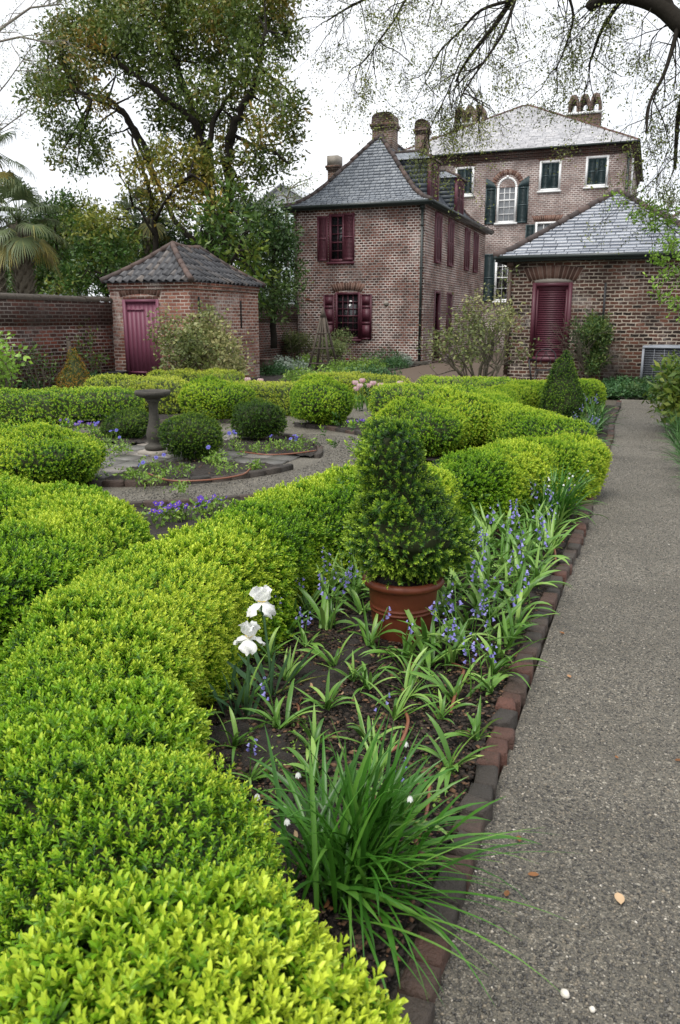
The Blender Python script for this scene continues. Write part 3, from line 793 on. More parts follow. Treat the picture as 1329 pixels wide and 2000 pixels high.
pebbles('gravel', (-.37, .55, 5.0, 10.0), 30000, .003, .007, 33)
pebbles('gravel', (-.45, .45, 10.0, 17.0), 12000, .004, .008, 38)
pebbles('gravel', (-2.2, -.9, .8, 2.2), 12000, .003, .009, 39, cond=lambda x, y: ~fA(x, y))
pebbles('gravel', (-4.6, -2.2, 4.4, 10.4), 26000, .004, .011, 40, cond=lambda x, y: (np.hypot(x - CX, y - CY) > RAD + .02) & (np.hypot(x - CX, y - CY) < 2.85))
pebbles('mulch', (-2.0, -.46, .8, 3.6), 40000, .003, .020, 34, .05, 'mulch', .22, cond=bed_front)
pebbles('mulch', (-2.0, -.46, 3.6, 7.2), 18000, .005, .02, 35, .05, 'mulch', .22, cond=bed_front)
pebbles('mulch', (CX - 2, CX + 2, CY - 2, CY + 2), 5000, .006, .022, 36, .045, 'mulch', .3, cond=sectors)

def loose_items():
    rng = np.random.default_rng(77)
    spots = [((1210, 1757), .024, .95, 'pale curled dry leaf lying in the middle of the near path'),
             ((1042, 1710), .017, .35, 'small orange brown leaf on the near path left of the pale curled leaf'),
             ((990, 1747), .014, .25, 'small rust brown leaf lying beside the edging bricks on the near path'),
             ((1205, 1480), .010, .35, 'tiny orange leaf in the middle of the path'),
             ((1112, 1322), .016, .7, 'dry buff leaf on the path level with the bare front of the bluebell bed'),
             ((1098, 1237), .017, .3, 'brown leaf on the path close to the edging bricks by the terracotta pot'),
             ((1014, 1640), .016, .2, 'dark brown leaf at the foot of the edging bricks near the snowflake plant'),
             ((1325, 1486), .014, .15, 'dark crumpled leaf at the right edge of the path')]
    for (px, py), s, tn, lab in spots:
        p = G(px, py, .006); a = rng.uniform(0, 6.28); mb = MB()
        u = np.array([math.cos(a), math.sin(a), 0]); v = np.array([-math.sin(a), math.cos(a), 0]); V = []
        for i, t in enumerate(np.linspace(-1, 1, 6)):
            w = .55 * (1 - t * t) ** .7 + .02
            for q in (-1, 0, 1): V.append(p + u * t * s + v * q * w * s + np.array([0, 0, abs(q) * w * s * .55 + .004 * t * t]))
        mb.add(V, [(i * 3 + j, i * 3 + j + 1, i * 3 + j + 4, i * 3 + j + 3) for i in range(5) for j in range(2)], tint=tn)
        tag(mb.build('fallen_leaf', MAT['dead_leaf']), lab, 'leaf', 'fallen leaves on the path')
    for (px, py), s, lab in (((1104, 1942), .0125, 'white quartz stone, largest of the pale stones on the near path'), ((1157, 1972), .008, 'small white stone right of and nearer than the largest white stone')):
        p = G(px, py, .006); mb = MB()
        prof = [(.001, -.5), (.7, -.4), (1, 0), (.85, .45), (.45, .72), (.001, .78)]
        mb.lathe([(a * s, b * s) for a, b in prof], p, 10)
        V = mb.v[0]; c = p; d = (vnoise(V, s * .8, 5) - .5) * .5; mb.v[0] = c + (V - c) * (1 + d)[:, None]
        mb.ti[0][:] = 1.0
        tag(mb.build('white_stone', MAT['pebble'], smooth=True), lab, 'stone')
    # loose dead leaves in the front bed
    n = 260; P = np.column_stack([rng.uniform(-1.9, -.47, n), 1 + 6 * rng.random(n) ** 1.3, np.full(n, .055)])
    P = P[bed_front(P[:, 0], P[:, 1])]
    pr = [spray(rng, 1, .035, .018, .004, 2) for _ in range(6)]
    o = scatter('leaf_litter', pr, P, np.tile([0, 0, 1.0], (len(P), 1)), rng.uniform(.5, 1.2, len(P)), rng.uniform(.1, .9, len(P)), MAT['dead_leaf'], None, rng, .3)
    o['kind'] = 'stuff'
loose_items()
# ------------------------------------------------------------------ buildings
def hip_roof(parent, x0, x1, y0, y1, prof, mat, ridge_mat, rh=.14, sw=.26, seed=0, ridge_r=.09, tile_len=.34, faces='fblr', thick=.026):
    """hipped roof: prof = [(inset, z)...]; laid with separate slates, hips and ridge with half-round tiles"""
    rng = np.random.default_rng(seed)
    prof = np.array(prof, float); half = min(x1 - x0, y1 - y0) / 2
    A = prof[:, 0]; Z = prof[:, 1]
    sl = np.concatenate([[0], np.cumsum(np.hypot(np.diff(A), np.diff(Z)))]); Ltot = sl[-1]
    inset = lambda v: np.interp(v, sl, A); height = lambda v: np.interp(v, sl, Z)
    mb = MB()
    face = {'f': ((x0, y0), (1, 0), (0, 1), x1 - x0), 'b': ((x1, y1), (-1, 0), (0, -1), x1 - x0),
            'l': ((x0, y1), (0, -1), (1, 0), y1 - y0), 'r': ((x1, y0), (0, 1), (-1, 0), y1 - y0)}
    for key in faces:
        o, u, w, W = face[key]; o = np.array(o); u = np.array(u); w = np.array(w)
        def pt(uu, v, lift):
            a = inset(v); e = 1e-3; dz = (height(min(v + e, Ltot)) - height(v - e)) / (inset(min(v + e, Ltot)) - inset(v - e) + 1e-9)
            n = np.array([-w[0] * dz, -w[1] * dz, 1.0]); n /= np.linalg.norm(n)
            p = np.array([*(o + u * uu + w * a), height(v)]); return p + n * lift
        nr = int(Ltot / rh)
        for i in range(nr + 1):
            v0 = i * rh; v1 = min(Ltot - 1e-4, v0 + rh * 1.12)
            if v0 >= Ltot - .02: break
            lo0, hi0, lo1, hi1 = inset(v0), W - inset(v0), inset(v1), W - inset(v1)
            if hi0 - lo0 < .03: break
            uu = lo0 - rng.uniform(0, sw)
            while uu < hi0:
                wd = sw * rng.uniform(.82, 1.18); a, b = uu + .012, uu + wd - .009
                uu += wd
                if b < lo0 + .02 or a > hi0 - .02: continue
                c = lambda q, l, h: min(max(q, l), h)
                a0, b0, a1, b1 = c(a, lo0, hi0), c(b, lo0, hi0), c(a, lo1, hi1), c(b, lo1, hi1)
                lf = thick * rng.uniform(.85, 1.5); dv = rng.normal(0, .004)
                P = [pt(a0, v0 + max(dv, -v0), lf), pt(b0, v0 + max(dv, -v0), lf), pt(b1, v1, .001), pt(a1, v1, .001), pt(a0, v0, -.004), pt(b0, v0, -.004)]
                mb.add(P, [(0, 1, 2, 3), (4, 5, 1, 0)], tint=np.clip(rng.normal(.5, .3), 0, 1))
        # underlay
        vv = sl
        for v0, v1 in zip(vv, vv[1:]):
            v1 = min(v1, Ltot - 1e-5)
            mb.quad(pt(inset(v0), v0, -.006), pt(W - inset(v0), v0, -.006), pt(W - inset(v1), v1, -.006), pt(inset(v1), v1, -.006), .0)
    roof = mb.build('roof', mat, parent)
    # hips and ridge
    hb = MB()
    def run(P):
        P = np.array(P); seg = np.linalg.norm(np.diff(P, axis=0), axis=1); S = np.concatenate([[0], np.cumsum(seg)])
        n = max(1, int(S[-1] / tile_len))
        for k in range(n):
            q = [np.array([np.interp(s, S, P[:, j]) for j in range(3)]) for s in np.linspace(S[-1] * k / n - .02, S[-1] * (k + 1) / n + .012, 3)]
            q[0][2] += .0 ; q[2][2] += .004
            jt = rng.normal(0, .006, 3)
            hb.tube([x + jt for x in q], [ridge_r * 1.08, ridge_r, ridge_r * .93], 10, np.clip(rng.normal(.5, .25), 0, 1))
    dense = np.linspace(0, Ltot, 9)
    for sx, sy, k in ((0, 0, 'fl'), (1, 0, 'fr'), (0, 1, 'bl'), (1, 1, 'br')):
        run([((x0 + inset(v)) if not sx else (x1 - inset(v)), (y0 + inset(v)) if not sy else (y1 - inset(v)), height(v) + ridge_r * .1) for v in dense])
    zt = Z[-1] + ridge_r * .15
    if y1 - y0 > x1 - x0 + .1: run([((x0 + x1) / 2, y0 + half, zt), ((x0 + x1) / 2, y1 - half, zt)])
    elif x1 - x0 > y1 - y0 + .1: run([(x0 + half, (y0 + y1) / 2, zt), (x1 - half, (y0 + y1) / 2, zt)])
    hb.build('ridge_tile_run', ridge_mat, roof)
    return roof

def gutter(parent, x0, x1, y0, y1, z, mat, r=.06):
    mb = MB()
    for P in ([(x0, y0, z), (x1, y0, z)], [(x1, y0, z), (x1, y1, z)], [(x0, y0, z), (x0, y1, z)], [(x0, y1, z), (x1, y1, z)]):
        mb.tube(P, r, 8)
    mb.box(x0, x1, y0 + .01, y0 + .10, z - .10, z + .02); mb.box(x1 - .10, x1 - .01, y0, y1, z - .10, z + .02); mb.box(x0 + .01, x0 + .10, y0, y1, z - .10, z + .02)
    return mb.build('gutter', mat, parent)

def downpipe(parent, x, y, z0, z1, r, mat):
    mb = MB(); mb.tube([(x, y, z0 + .1), (x, y, z1)], r, 10)
    mb.tube([(x, y, z0 + .12), (x, y - .03, z0 + .04), (x, y - .14, z0)], r, 10)
    for z in np.arange(z0 + .5, z1, 1.4): mb.tube([(x, y, z), (x, y, z + .05)], r * 1.35, 10)
    mb.box(x - r * 1.6, x + r * 1.6, y - r * 1.6, y + r * 1.6, z1 - .16, z1)
    return mb.build('downpipe', mat, parent)

def louvres(mb, f, u0, u1, z0, z1, d, st=.055, pitch=.045, mid=True, t=.035):
    """louvred shutter leaf: stiles, rails and slats"""
    for a, b in ((u0, u0 + st), (u1 - st, u1)): f.box(mb, a, b, z0, z1, d, d + t)
    rails = [(z0, z0 + st * 1.3), (z1 - st * 1.2, z1)] + ([((z0 + z1) / 2 - st * .6, (z0 + z1) / 2 + st * .6)] if mid else [])
    for a, b in rails: f.box(mb, u0 + st, u1 - st, a, b, d, d + t - .003)
    f.box(mb, u0 + st, u1 - st, z0 + .02, z1 - .02, d, d + .006)
    z = z0 + st * 1.4
    while z < z1 - st * 1.3:
        if not (mid and abs(z - (z0 + z1) / 2) < st * .8):
            V = []
            for dz in (0, .012):
                for dd, l in ((d + t * .85, 0), (d + .008, pitch * .75)):
                    for u in (u0 + st, u1 - st): V.append(f.p(u, z + dz + l, dd))
            mb.hexa(V)
        z += pitch
def panelled(mb, f, u0, u1, z0, z1, d, t=.04, splits=(.36, .72)):
    f.box(mb, u0, u1, z0, z1, d, d + t * .55)
    st = .055
    for a, b in ((u0, u0 + st), (u1 - st, u1)): f.box(mb, a, b, z0, z1, d + t * .55 + .001, d + t)
    zs = [z0] + [z0 + (z1 - z0) * s for s in splits] + [z1]
    for z in zs: f.box(mb, u0 + st, u1 - st, max(z0, z - .04), min(z1, z + .04), d + t * .55 + .002, d + t - .002)
    for a, b in zip(zs, zs[1:]):
        f.box(mb, u0 + st + .025, u1 - st - .025, a + .075, b - .075, d + t * .55 + .002, d + t * .9)

def window(f, parent, u0, u1, z0, z1, cols, rows, mat, glass, fr=.07, depth=.09, name='window', sill=True, mun=.022, label=None):
    mb = MB(); d0, d1 = -depth, -depth + .06
    for a, b, c, d in ((u0, u0 + fr, z0, z1), (u1 - fr, u1, z0, z1), (u0 + fr, u1 - fr, z0, z0 + fr), (u0 + fr, u1 - fr, z1 - fr, z1)):
        f.box(mb, a, b, c, d, d0, .012)
    iu0, iu1, iz0, iz1 = u0 + fr, u1 - fr, z0 + fr, z1 - fr
    for i in range(1, cols):
        u = iu0 + (iu1 - iu0) * i / cols; f.box(mb, u - mun / 2, u + mun / 2, iz0, iz1, d0 + .012, d1 - .01)
    for j in range(1, rows):
        z = iz0 + (iz1 - iz0) * j / rows; m = mun * (2 if j == rows // 2 else 1); f.box(mb, iu0, iu1, z - m / 2, z + m / 2, d0 + .014, d1 - .006)
    w = mb.build(name, mat, parent)
    if label: w['label'] = label
    g = MB(); f.box(g, iu0 - .01, iu1 + .01, iz0 - .01, iz1 + .01, d0 - .01, d0 + .008); g.build('pane', glass, w)
    if sill:
        s = MB(); f.box(s, u0 - .06, u1 + .06, z0 - .075, z0 - .002, -.05, .06); s.build('sill', mat, w)
    return w

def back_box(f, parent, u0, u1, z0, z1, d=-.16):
    mb = MB(); f.box(mb, u0, u1, z0, z1, d - .01, d); return mb.build('dark_backing', MAT['unlit_depth'], parent)  # thin dark panel painted to stand in for the unlit room

# --- kitchen house: two storeys, bell-cast slate hip roof, burgundy shutters
def kitchen_house():
    rng = np.random.default_rng(41)
    X0, X1, Y0, Y1, ZE = -12.55, -7.62, 28.04, 38.6, 5.5
    t = thing('brick_house', 'two storey brick house with blue slate hip roof and burgundy shutters', 'house', (-10.1, 28.04, 0))
    F = Frame((0, Y0, 0), (1, 0, 0), (0, -1, 0)); S = Frame((X1, 0, 0), (0, 1, 0), (1, 0, 0)); Lf = Frame((X0, 0, 0), (0, 1, 0), (-1, 0, 0))
    wU = (-11.20, -10.27, 3.58, 5.22); wL = (-10.95, -9.98, .86, 2.52)
    dr = [(29.5, 30.4, .0, 2.60), (31.45, 32.3, .75, 2.58)]; su = [(29.35, 30.2, 3.6, 5.25), (31.35, 32.15, 3.6, 5.25), (34.3, 35.1, 3.6, 5.2), (36.1, 36.9, 3.6, 5.2)]
    mb = MB()
    F.wall(mb, X0, X1, -.2, ZE, [wU, wL]); S.wall(mb, Y0, Y1, -.2, ZE, dr + su); Lf.wall(mb, Y0, Y1, -.2, ZE)
    mb.quad((X0, Y1, -.2), (X1, Y1, -.2), (X1, Y1, ZE), (X0, Y1, ZE))
    F.box(mb, X0 + .01, X1, ZE - .16, ZE - .08, .003, .035); F.box(mb, X0 + .01, X1, ZE - .075, ZE, .003, .065)
    mb.build('wall', MAT['bk_kitchen'], t, uv=True)
    for (a, b, c, d) in [wU, wL]: back_box(F, t, a, b, c, d)
    for (a, b, c, d) in dr + su: back_box(S, t, a, b, c, d)
    wu = window(F, t, wU[0], wU[1], wU[2], wU[3], 3, 5, MAT['burgundy_faded'], MAT['glass'], .10, .08)
    m = MB(); louvres(m, F, -10.66, -10.20, 3.63, 5.22, .014); m.build('shutter', MAT['burgundy_faded'], wu)['label'] = 'louvred shutter half closed over the upper window'
    m = MB(); louvres(m, F, -11.63, -11.22, 3.62, 5.16, .014); m.build('shutter', MAT['burgundy_faded'], wu)
    wl = window(F, t, *wL, 4, 6, MAT['burgundy'], MAT['glass'], .085, .07)
    for a, b in ((-11.40, -10.97), (-9.96, -9.53)):
        m = MB(); panelled(m, F, a, b, .87, 2.44, .014); m.build('shutter', MAT['burgundy'], wl)
    ab = MB(); F.arch(ab, wL[0] - .05, wL[1] + .05, wL[3] + .01, .27, 13, rng, .05); ab.build('brick_arch', MAT['voussoir'], t)
    for (a, b, c, d) in su:
        w = MB(); S.box(w, a - .04, a + .05, c - .04, d + .05, -.1, .05); S.box(w, b - .05, b + .04, c - .04, d + .05, -.1, .05); S.box(w, a + .05, b - .05, d - .04, d + .05, -.1, .05); S.box(w, a + .05, b - .05, c - .04, c + .03, -.1, .07)
        w = w.build('window', MAT['burgundy_faded'], t)
        for p, q in ((a + .055, (a + b) / 2 - .003), ((a + b) / 2 + .003, b - .055)):
            m = MB(); louvres(m, S, p, q, c + .035, d - .045, .0, .05, .05); m.build('shutter', MAT['burgundy_faded'], w)
    a, b, c, d = dr[0]
    w = MB(); S.box(w, a, a + .1, c, d, -.12, .03); S.box(w, b - .1, b, c, d, -.12, .03); S.box(w, a + .1, b - .1, d - .1, d, -.12, .03); S.box(w, a - .05, b + .05, -.02, .05, -.12, .12)
    w = w.build('door_frame', MAT['burgundy'], t)
    m = MB(); S.box(m, a + .11, a + .15, .06, d - .12, -.9, -.13); m.build('door', MAT['burgundy'], t)['label'] = 'dark doorway door standing open inwards'
    a, b, c, d = dr[1]
    w = MB(); S.box(w, a, a + .08, c, d, -.12, .03); S.box(w, b - .08, b, c, d, -.12, .03); S.box(w, a + .08, b - .08, d - .08, d, -.12, .03); S.box(w, a + .08, b - .08, c, c + .08, -.12, .03)
    w = w.build('window', MAT['burgundy'], t)
    m = MB(); louvres(m, S, a + .09, b - .09, c + .09, d - .09, -.04); m.build('shutter', MAT['burgundy'], w)
    ex0, ex1, ey0, ey1 = X0 - .33, X1 + .28, Y0 - .28, Y1 + .28
    hh = (ex1 - ex0) / 2
    rf = hip_roof(t, ex0, ex1, ey0, ey1, [(0, 5.50), (.28, 5.58), (.62, 5.78), (1.0, 6.12), (hh, 8.22)], MAT['slate'], MAT['hip_tile'], .155, .20, 5, .085, .30)
    e = MB(); e.box(ex0 + .05, ex1 - .05, ey0 + .05, ey1 - .05, 5.40, 5.475); e.build('eave_board', MAT['gutter'], t)
    gutter(t, ex0, ex1, ey0, ey1, 5.46, MAT['gutter'])
    downpipe(t, X1 - .10, Y0 - .07, .0, 5.40, .045, MAT['gutter']); downpipe(t, X0 + .07, Y0 - .07, .0, 5.40, .05, MAT['pipe_brown'])
    # dormers on the right slope
    for k, yc in enumerate((30.35, 34.6)):
        DF = Frame((ex1 - .62, 0, 0), (0, 1, 0), (1, 0, 0)); w = .62; z0, z1 = 5.72, 7.16
        px = ex1 - .66; dms = []
        for y in (yc - w, yc + w):
            dm = MB(); dms.append(dm)
            dm.add([(px, y, z0 - .05), (px, y, z1), (px - 1.75, y, z1)], None, [(0, 1, 2)], .4)
            for i in range(9):
                za = z0 + (z1 - z0) * i / 9; xa = px - 1.75 * (i + 1) / 9 + .0; sgn = -1 if y < yc else 1
                dm.hexa([(xx, yy, zz) for zz, off in ((za, .016), (za + (z1 - z0) / 9 + .01, .004)) for yy in (y, y + sgn * off) for xx in (px - 1.78 * (za - z0) / (z1 - z0) - .12, px)], rng.uniform(0, 1))
        d = bpy.data.objects.new('dormer', None); COL.objects.link(d); d.parent = t
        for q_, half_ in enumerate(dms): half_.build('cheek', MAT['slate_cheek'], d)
        fm = MB()
        DF.box(fm, yc - w - .03, yc - w + .10, z0 - .04, z1, -.08, .03); DF.box(fm, yc + w - .10, yc + w + .03, z0 - .04, z1, -.08, .03); DF.box(fm, yc - w + .1, yc + w - .1, z1 - .1, z1, -.08, .03); DF.box(fm, yc - w + .1, yc + w - .1, z0 - .04, z0 + .05, -.08, .06)
        fm.build('dormer_frame', MAT['burgundy_faded'], d)
        for p, q in ((yc - w + .1, yc - .005), (yc + .005, yc + w - .1)):
            m = MB(); louvres(m, DF, p, q, z0 + .055, z1 - .105, -.02); m.build('shutter', MAT['burgundy_faded'], d)
        # hipped dormer roof running back into the slope
        r = MB(); zr = z1 + .36; xe = px + .14; ov = .12
        P = lambda x, y, z: (x, y, z)
        a, b = P(xe, yc - w - ov, z1 + .0), P(xe, yc + w + ov, z1 + .0); ap = P(xe - .7, yc, zr)
        bk = px - 1.95; br = P(bk - .4, yc, zr)
        nrow = 6
        for (s0, s1, e0, e1) in ((a, ap, P(bk, yc - w - ov, z1), br), (b, ap, P(bk, yc + w + ov, z1), br)):
            s0, s1, e0, e1 = map(np.array, (s0, s1, e0, e1))
            for i in range(nrow):
                t0, t1 = i / nrow, min(1, (i + 1.1) / nrow); n_ = 8
                for j in range(n_):
                    u0, u1 = j / n_ + .004, (j + 1) / n_ - .002
                    L0 = lambda u, t_, l: (s0 + (s1 - s0) * t_) * (1 - u) + (e0 + (e1 - e0) * t_) * u + np.array([0, 0, l])
                    r.add([L0(u0, t0, .016), L0(u1, t0, .016), L0(u1, t1, .002), L0(u0, t1, .002), L0(u0, t0, -.005), L0(u1, t0, -.005)], [(0, 1, 2, 3), (4, 5, 1, 0)], tint=rng.uniform(.3, .8))
        r.add([a, b, ap], None, [(0, 1, 2)], .5)
        dr_ = r.build('dormer_roof', MAT['slate'], d)
        hb = MB()
        for A_, B_ in ((a, ap), (b, ap), (ap, br)):
            A_, B_ = np.array(A_), np.array(B_); n_ = max(2, int(np.linalg.norm(B_ - A_) / .28))
            for i in range(n_): hb.tube([A_ + (B_ - A_) * i / n_ + [0, 0, .015], A_ + (B_ - A_) * (i + 1) / n_ + [0, 0, .022]], [.07, .06], 8, rng.uniform(.2, .9))
        hb.build('ridge_tile_run', MAT['hip_tile'], d)
    # chimneys on the ridge and at the left eave
    xr = (ex0 + ex1) / 2
    def stack(x, y, w, dd, z0, z1, cap):
        c = MB(); c.box(x - w / 2, x + w / 2, y - dd / 2, y + dd / 2, z0, z1 - .55)
        c.box(x - w / 2 - .05, x + w / 2 + .05, y - dd / 2 - .05, y + dd / 2 + .05, z1 - .55, z1 - .47); c.box(x - w / 2 - .08, x + w / 2 + .08, y - dd / 2 - .08, y + dd / 2 + .08, z1 - .47, z1 - .38)
        ch = c.build('chimney', MAT['bk_chim'], t, uv=True)
        k = MB()
        if cap == 'arch':
            n_ = 9; P = []
            for yy in (y - dd / 2, y + dd / 2):
                for i in range(n_ + 1):
                    a = math.pi * i / n_; P.append((x - (w / 2 + .04) * math.cos(a) ** 1 if True else 0, yy, z1 - .38 + .40 * max(0, math.sin(a)) ** .38))
            Q = [(i, i + 1, n_ + 2 + i, n_ + 1 + i) for i in range(n_)]
            k.add(P, Q, [(0, i, i + 1) for i in range(1, n_)] + [(n_ + 1, n_ + 1 + i + 1, n_ + 1 + i) for i in range(1, n_)])
            k.build('chimney_cap', MAT['bk_chim'], ch, uv=True)
        else:
            k.box(x - w / 2 - .02, x + w / 2 + .02, y - dd / 2 - .02, y + dd / 2 + .02, z1 - .38, z1)
            k.build('chimney_cap', MAT[cap], ch)
    p = AX(753, 222, xr); stack(xr, p[1], .80, .70, 7.4, p[2] - .02, 'arch')
    p = AX(826, 238, xr + .1); stack(xr + .1, p[1], .50, .55, 7.6, p[2] + .05, 'arch')
    p = AY(652, 306, 33.0); stack(p[0] + .05, 33.0, .44, .5, 5.4, p[2], 'stone_pale')
    # worn stone doorstep at the corner
    m = MB(); m.box(-7.95, -7.35, Y0 - .5, Y0 - .12, -.03, .12); m.build('splash_stone', MAT['stone'], t)
    # old bracket and patch marks on the front
    m = MB(); m.tube([F.p(-8.95, 2.12, .0), F.p(-8.95, 2.16, .12), F.p(-8.90, 2.10, .30)], [.02, .02, .10], 8); m.build('wall_lamp', MAT['stone_pale'], t)
    m = MB(); m.tube([F.p(-12.1, 2.30, .02), F.p(-11.75, 2.22, .05)], [.04, .02], 6); m.build('bracket', MAT['hose'], t)
    return t
kitchen_house()

# --- main house: three storeys, pale slate hip roof, green shutters
def main_house():
    rng = np.random.default_rng(42)
    X0, X1, Y0, Y1, ZE = -13.4, -1.62, 42.0, 53.4, 9.5
    t = thing('brick_mansion', 'tall three storey brick house with pale slate roof and dark green shutters', 'house', (-7.5, 42, 0))
    F = Frame((0, Y0, 0), (1, 0, 0), (0, -1, 0)); S = Frame((X1, 0, 0), (0, 1, 0), (1, 0, 0))
    small = [(-9.94, -8.98, 7.58, 8.93), (-5.80, -4.78, 7.60, 8.96), (-3.66, -2.62, 7.67, 9.03)]
    arch = (-7.80, -6.82, 6.22, 7.86); low = (-5.85, -4.75, 4.6, 6.18); low2 = (-8.05, -6.9, 2.6, 4.55)
    base2 = (-7.75, -6.75, 1.2, 3.35)
    mb = MB(); F.wall(mb, X0, X1, -.2, ZE, small + [arch, low]); S.wall(mb, Y0, Y1, -.2, ZE)
    mb.quad((X0, Y0, -.2), (X0, Y1, -.2), (X0, Y1, ZE), (X0, Y0, ZE)); mb.quad((X0, Y1, -.2), (X1, Y1, -.2), (X1, Y1, ZE), (X0, Y1, ZE))
    w = mb.build('wall', MAT['bk_main'], t, uv=True)
    cb = MB()
    for i, (z0, z1, d) in enumerate(((ZE - .42, ZE - .32, .03), (ZE - .315, ZE - .2, .07), (ZE - .195, ZE - .02, .12))):
        F.box(cb, X0, X1 + d, z0, z1, .002, d); S.box(cb, Y0 + .001, Y1, z0, z1, .002, d)
    cb.build('brick_cornice', MAT['bk_wall'], t, uv=True)
    ab = MB()
    for (a, b, c, d) in small + [low]:
        back_box(F, t, a, b, c, d); ab = MB(); F.arch(ab, a - .05, b + .05, d + .02, .26, 15, rng, .02); ab.build('brick_arch', MAT['voussoir'], t)
    ab = MB()
    # ring of voussoirs round the arched window
    a, b, c, d = arch; um = (a + b) / 2; r = (b - a) / 2 + .0
    for i in range(19):
        a0, a1 = math.pi * (i + .06) / 19, math.pi * (i + .94) / 19
        ab.hexa([F.p(um - rr * math.cos(q), d + rr * math.sin(q), dd) for rr in (r + .10, r + .34) for dd in (-.02, .006) for q in (a0, a1)], rng.uniform(.2, 1))
    ab.build('brick_arch', MAT['voussoir'], t)
    for (a, b, c, d) in small:
        wn_ = window(F, t, a, b, c, d, 1, 1, MAT['white_paint'], MAT['glass'], .10, .06)
        for p, q in ((a + .105, (a + b) / 2 - .004), ((a + b) / 2 + .004, b - .105)):
            m = MB(); louvres(m, F, p, q, c + .105, d - .105, -.035, .05, .06); m.build('shutter', MAT['shutter_green'], wn_)
    # arched window
    a, b, c, d = arch; iu0, iu1 = a + .10, b - .10; r = (iu1 - iu0) / 2
    m = MB(); F.box(m, a, iu0, c, d, -.08, .014); F.box(m, iu1, b, c, d, -.08, .014); F.box(m, iu0, iu1, c, c + .08, -.08, .014)
    n_ = 16
    for i in range(n_):
        q0, q1 = math.pi * i / n_, math.pi * (i + 1) / n_
        m.hexa([F.p(um - rr * math.cos(q), d + rr * math.sin(q), dd) for rr in (r, r + .10) for dd in (-.08, .014) for q in (q0, q1)])
    F.box(m, um - .05, um + .05, d + r + .06, d + r + .16, -.02, .04)
    for i in (1, 2):
        u = iu0 + (iu1 - iu0) * i / 3; F.box(m, u - .014, u + .014, c + .08, d + math.sqrt(max(0, r * r - (u - um) ** 2)), -.06, -.025)
    for j in range(1, 6):
        z = c + .08 + (d + r - c - .08) * j / 6
        hw = r if z < d else math.sqrt(max(0, r * r - (z - d) ** 2))
        k = .028 if j == 3 else .013; F.box(m, um - hw, um + hw, z - k, z + k, -.058, -.022)
    wa = m.build('window', MAT['white_paint'], t); wa['label'] = 'white round topped sash window between open green shutters'
    g = MB(); P = [F.p(iu0, c + .07, -.055), F.p(iu1, c + .07, -.055)] + [F.p(um + r * math.cos(math.pi * i / 14), d + r * math.sin(math.pi * i / 14), -.055) for i in range(15)]
    g.add(P, None, [(0, i, i + 1) for i in range(1, len(P) - 1)]); g.build('pane', MAT['glass_pale'], wa)
    s = MB(); F.box(s, a - .08, b + .08, c - .09, c - .002, -.05, .08); s.build('sill', MAT['white_paint'], wa)
    for sd in (-1, 1):     # shutters with a quarter round top
        e = b if sd > 0 else a; u_in, u_out = e + sd * .03, e + sd * .56
        m = MB(); lo, hi = min(u_in, u_out), max(u_in, u_out)
        louvres(m, F, lo, hi, c - .05, d - .02, .02, .06, .06)
        prev = None
        for i in range(9):
            tt = i / 8; u = u_in + (u_out - u_in) * tt; z = d - .02 + .50 * (tt if sd > 0 else tt) ** .55
            if prev: 
                m.hexa([F.p(uu, zz, dd) for zz in (0, 1) for dd in (.02, .05) for uu in ()] or [F.p(prev[0], d - .022, .02), F.p(u, d - .022, .02), F.p(prev[0], d - .022, .05), F.p(u, d - .022, .05), F.p(prev[0], prev[1], .02), F.p(u, z, .02), F.p(prev[0], prev[1], .05), F.p(u, z, .05)])
            prev = (u, z)
        m.build('shutter', MAT['shutter_green'], wa)
    # lower windows with open shutters
    wl = window(F, t, *low, 3, 4, MAT['white_paint'], MAT['glass_pale'], .09, .06)
    m = MB(); louvres(m, F, low[0] - .46, low[0] - .02, low[2], low[3] - .1, .015, .05, .06); m.build('shutter', MAT['shutter_green'], wl)
    a, b, c, d = -7.72, -6.7, 2.45, 4.75
    w2 = MB(); F.box(w2, a, b, c, d, .003, .04); 
    wl2 = window(Frame((0, Y0 - .10, 0), (1, 0, 0), (0, -1, 0)), t, a, b, c, d, 3, 4, MAT['white_paint'], MAT['glass'], .10, .06)
    m = MB(); louvres(m, F, a - .62, a - .02, c + .0, d, .015, .06, .06); m.build('shutter', MAT['shutter_green'], wl2)
    ex0, ex1, ey0, ey1 = X0 - .28, X1 + .28, Y0 - .28, Y1 + .28; hh = min(ex1 - ex0, ey1 - ey0) / 2
    p = AY(1030, 207, ey0 + hh)
    hip_roof(t, ex0, ex1, ey0, ey1, [(0, ZE + .03), (hh, p[2])], MAT['slate_pale'], MAT['hip_tile_red'], .20, .36, 6, .07, .4, 'flr')
    e = MB(); e.box(ex0 + .05, ex1 - .05, ey0 + .06, ey1 - .05, ZE - .02, ZE + .016); e.build('eave_board', MAT['hip_tile'], t)
    mb2 = MB(); mb2.tube([(ex0, ey0, ZE + .0), (ex1, ey0, ZE + .0)], .05, 8); mb2.tube([(ex1, ey0, ZE), (ex1, ey1, ZE)], .05, 8); mb2.build('gutter', MAT['gutter'], t)
    downpipe(t, X1 - .13, Y0 - .09, .0, ZE - .45, .06, MAT['gutter'])
    m = MB(); S.box(m, Y0 + .25, Y0 + 1.5, 7.0, 9.0, .01, .05); m.build('window_casing', MAT['white_paint'], t)
